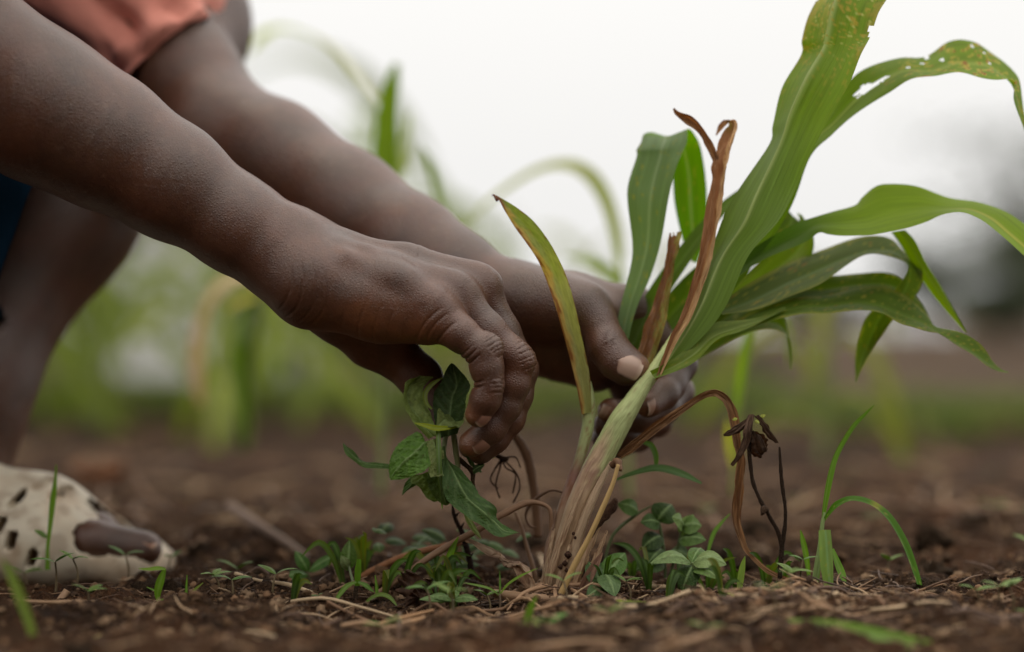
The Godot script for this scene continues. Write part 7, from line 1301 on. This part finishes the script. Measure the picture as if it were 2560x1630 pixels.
func materials() -> void:
	var streak := noise_tex(FastNoiseLite.TYPE_SIMPLEX_SMOOTH, 0.03, [Color(0.86, 0.87, 0.82), Color(1, 1, 1), Color(0.92, 0.93, 0.88)], 512, 4, 4)
	var streak_n := noise_tex(FastNoiseLite.TYPE_SIMPLEX_SMOOTH, 0.03, [], 512, 4, 5, 6.0)
	var leaf := mat(0.55, 0.42)
	leaf.albedo_texture = streak; leaf.normal_enabled = true; leaf.normal_texture = streak_n; leaf.normal_scale = 0.2
	leaf.uv1_scale = Vector3(2.2, 0.10, 1)
	leaf.backlight_enabled = true; leaf.backlight = Color(0.92, 1.0, 0.4)
	M.leaf = leaf
	var weed := mat(0.6, 0.42)
	weed.backlight_enabled = true; weed.backlight = Color(0.55, 0.62, 0.30)
	weed.albedo_texture = noise_tex(FastNoiseLite.TYPE_SIMPLEX_SMOOTH, 0.05, [Color(0.75, 0.78, 0.7), Color(1, 1, 1)], 256, 4, 8)
	weed.uv1_triplanar = true; weed.uv1_scale = Vector3(40, 40, 40)
	weed.heightmap_enabled = true; weed.heightmap_scale = 0.03
	weed.heightmap_texture = noise_tex(FastNoiseLite.TYPE_CELLULAR, 0.08, [], 256, 1, 9)
	M.weed = weed
	var dry := mat(0.75, 0.35)
	dry.albedo_texture = noise_tex(FastNoiseLite.TYPE_SIMPLEX_SMOOTH, 0.05, [Color(0.7, 0.66, 0.62), Color(1, 1, 1), Color(0.84, 0.8, 0.76)], 512, 4, 14)
	dry.normal_enabled = true; dry.normal_texture = streak_n; dry.normal_scale = 0.9
	dry.uv1_scale = Vector3(2.0, 0.25, 1)
	dry.backlight_enabled = true; dry.backlight = Color(0.7, 0.55, 0.38)
	M.dry = dry
	var stem := mat(0.6, 0.4)
	stem.albedo_texture = noise_tex(FastNoiseLite.TYPE_SIMPLEX_SMOOTH, 0.04, [Color(0.8, 0.78, 0.75), Color(1, 1, 1), Color(0.88, 0.86, 0.83)], 512, 4, 24)
	stem.normal_enabled = true; stem.normal_texture = streak_n; stem.normal_scale = 0.4
	stem.uv1_scale = Vector3(2.0, 0.3, 1)
	M.stem = stem
	var bark := mat(0.9, 0.3)
	bark.albedo_texture = noise_tex(FastNoiseLite.TYPE_SIMPLEX_SMOOTH, 0.06, [Color(0.4, 0.38, 0.36), Color(1, 1, 1)], 256, 5, 34)
	bark.uv1_triplanar = true; bark.uv1_scale = Vector3(60, 60, 60)
	bark.heightmap_enabled = true; bark.heightmap_scale = 0.08; bark.heightmap_texture = noise_tex(FastNoiseLite.TYPE_SIMPLEX_SMOOTH, 0.08, [], 256, 5, 35)
	M.bark = bark
	var soil := mat(0.95, 0.25)
	soil.albedo_texture = noise_tex(FastNoiseLite.TYPE_SIMPLEX_SMOOTH, 0.03, [Color(0.34, 0.32, 0.31), Color(0.6, 0.585, 0.57), Color(0.85, 0.83, 0.8)], 1024, 6, 44)
	soil.uv1_triplanar = true; soil.uv1_world_triplanar = true; soil.uv1_scale = Vector3(9, 9, 9)
	soil.heightmap_enabled = true; soil.heightmap_scale = 0.5
	soil.heightmap_texture = noise_tex(FastNoiseLite.TYPE_SIMPLEX_SMOOTH, 0.04, [], 1024, 6, 45)
	M.soil = soil
	var sk := mat(0.40, 0.62)
	sk.heightmap_enabled = true; sk.heightmap_scale = 0.036
	sk.heightmap_texture = noise_tex(FastNoiseLite.TYPE_CELLULAR, 0.05, [], 1024, 3, 55)
	sk.uv1_triplanar = true; sk.uv1_scale = Vector3(18, 18, 18)
	M.skin = sk
	M.nail = mat(0.32, 0.5)
	var shirt := mat(0.9, 0.3)
	shirt.rim_enabled = true; shirt.rim = 0.3; shirt.rim_tint = 0.6
	M.shirt = shirt
	var shorts := mat(0.9, 0.3)
	M.shorts = shorts
	M.clog = mat(0.55, 0.4)
	var crumb := mat(0.95, 0.25)
	M.crumb = crumb
	var clod := soil.duplicate()
	clod.vertex_color_use_as_albedo = false
	clod.albedo_color = Color("#75604c")
	clod.uv1_scale = Vector3(30, 30, 30)
	M.clod = clod
	var cover := mat(0.6, 0.3)
	cover.backlight_enabled = true; cover.backlight = Color(0.5, 0.55, 0.3)
	M.cover = cover
	var white := mat(0.9, 0.3)
	white.vertex_color_use_as_albedo = false
	white.albedo_color = Color(0.86, 0.86, 0.85)
	M.white = white

func _ready() -> void:
	# camera
	var cam := Camera3D.new()
	cam.name = "camera"
	var lens := CameraAttributesPhysical.new()
	lens.frustum_focal_length = 78.28
	lens.frustum_focus_distance = 0.992
	lens.frustum_near = 0.05
	lens.frustum_far = 900.0
	lens.exposure_aperture = 2.7
	cam.attributes = lens
	cam.fov = 17.43
	cam.near = 0.05
	cam.far = 900.0
	cam.position = Vector3(0, 0.126, 1.0)
	add_child(cam)
	cam.current = true
	# overcast sky
	var env := Environment.new()
	env.background_mode = Environment.BG_SKY
	var sky := Sky.new()
	var air := ProceduralSkyMaterial.new()
	air.sky_energy_multiplier = 1.5
	air.sky_top_color = Color(0.99, 0.975, 0.95)
	air.sky_horizon_color = Color(0.592, 0.590, 0.586)
	air.sky_curve = 1.2
	air.ground_bottom_color = Color(0.5, 0.47, 0.44)
	air.ground_horizon_color = Color(0.9, 0.9, 0.89)
	air.sun_angle_max = 0.0
	sky.sky_material = air
	env.sky = sky
	env.tonemap_mode = Environment.TONE_MAPPER_LINEAR
	env.tonemap_exposure = 1.1
	env.sdfgi_enabled = true
	env.ssao_enabled = true
	env.ssil_enabled = true
	var world := WorldEnvironment.new()
	world.name = "world"
	world.environment = env
	add_child(world)
	var sun := DirectionalLight3D.new()
	sun.name = "sun"
	sun.light_energy = 0.5
	sun.light_angular_distance = 25.0
	sun.light_color = Color(1.0, 0.965, 0.91)
	sun.shadow_enabled = true
	sun.look_at_from_position(Vector3(-0.30, 1.0, -0.12), Vector3.ZERO, Vector3.RIGHT)
	add_child(sun)
	for n in [[n_big, 3], [n_mid, 7], [n_fine, 11]]:
		n[0].seed = n[1]
		n[0].noise_type = FastNoiseLite.TYPE_SIMPLEX_SMOOTH
		n[0].frequency = 0.2
	n_mid.fractal_octaves = 3
	n_big.fractal_octaves = 3
	n_fine.fractal_octaves = 3
	rng.seed = 20240611
	materials()
	build_ground()
	build_person()
	build_maize()
	build_weeds()
	build_litter()
	build_far()
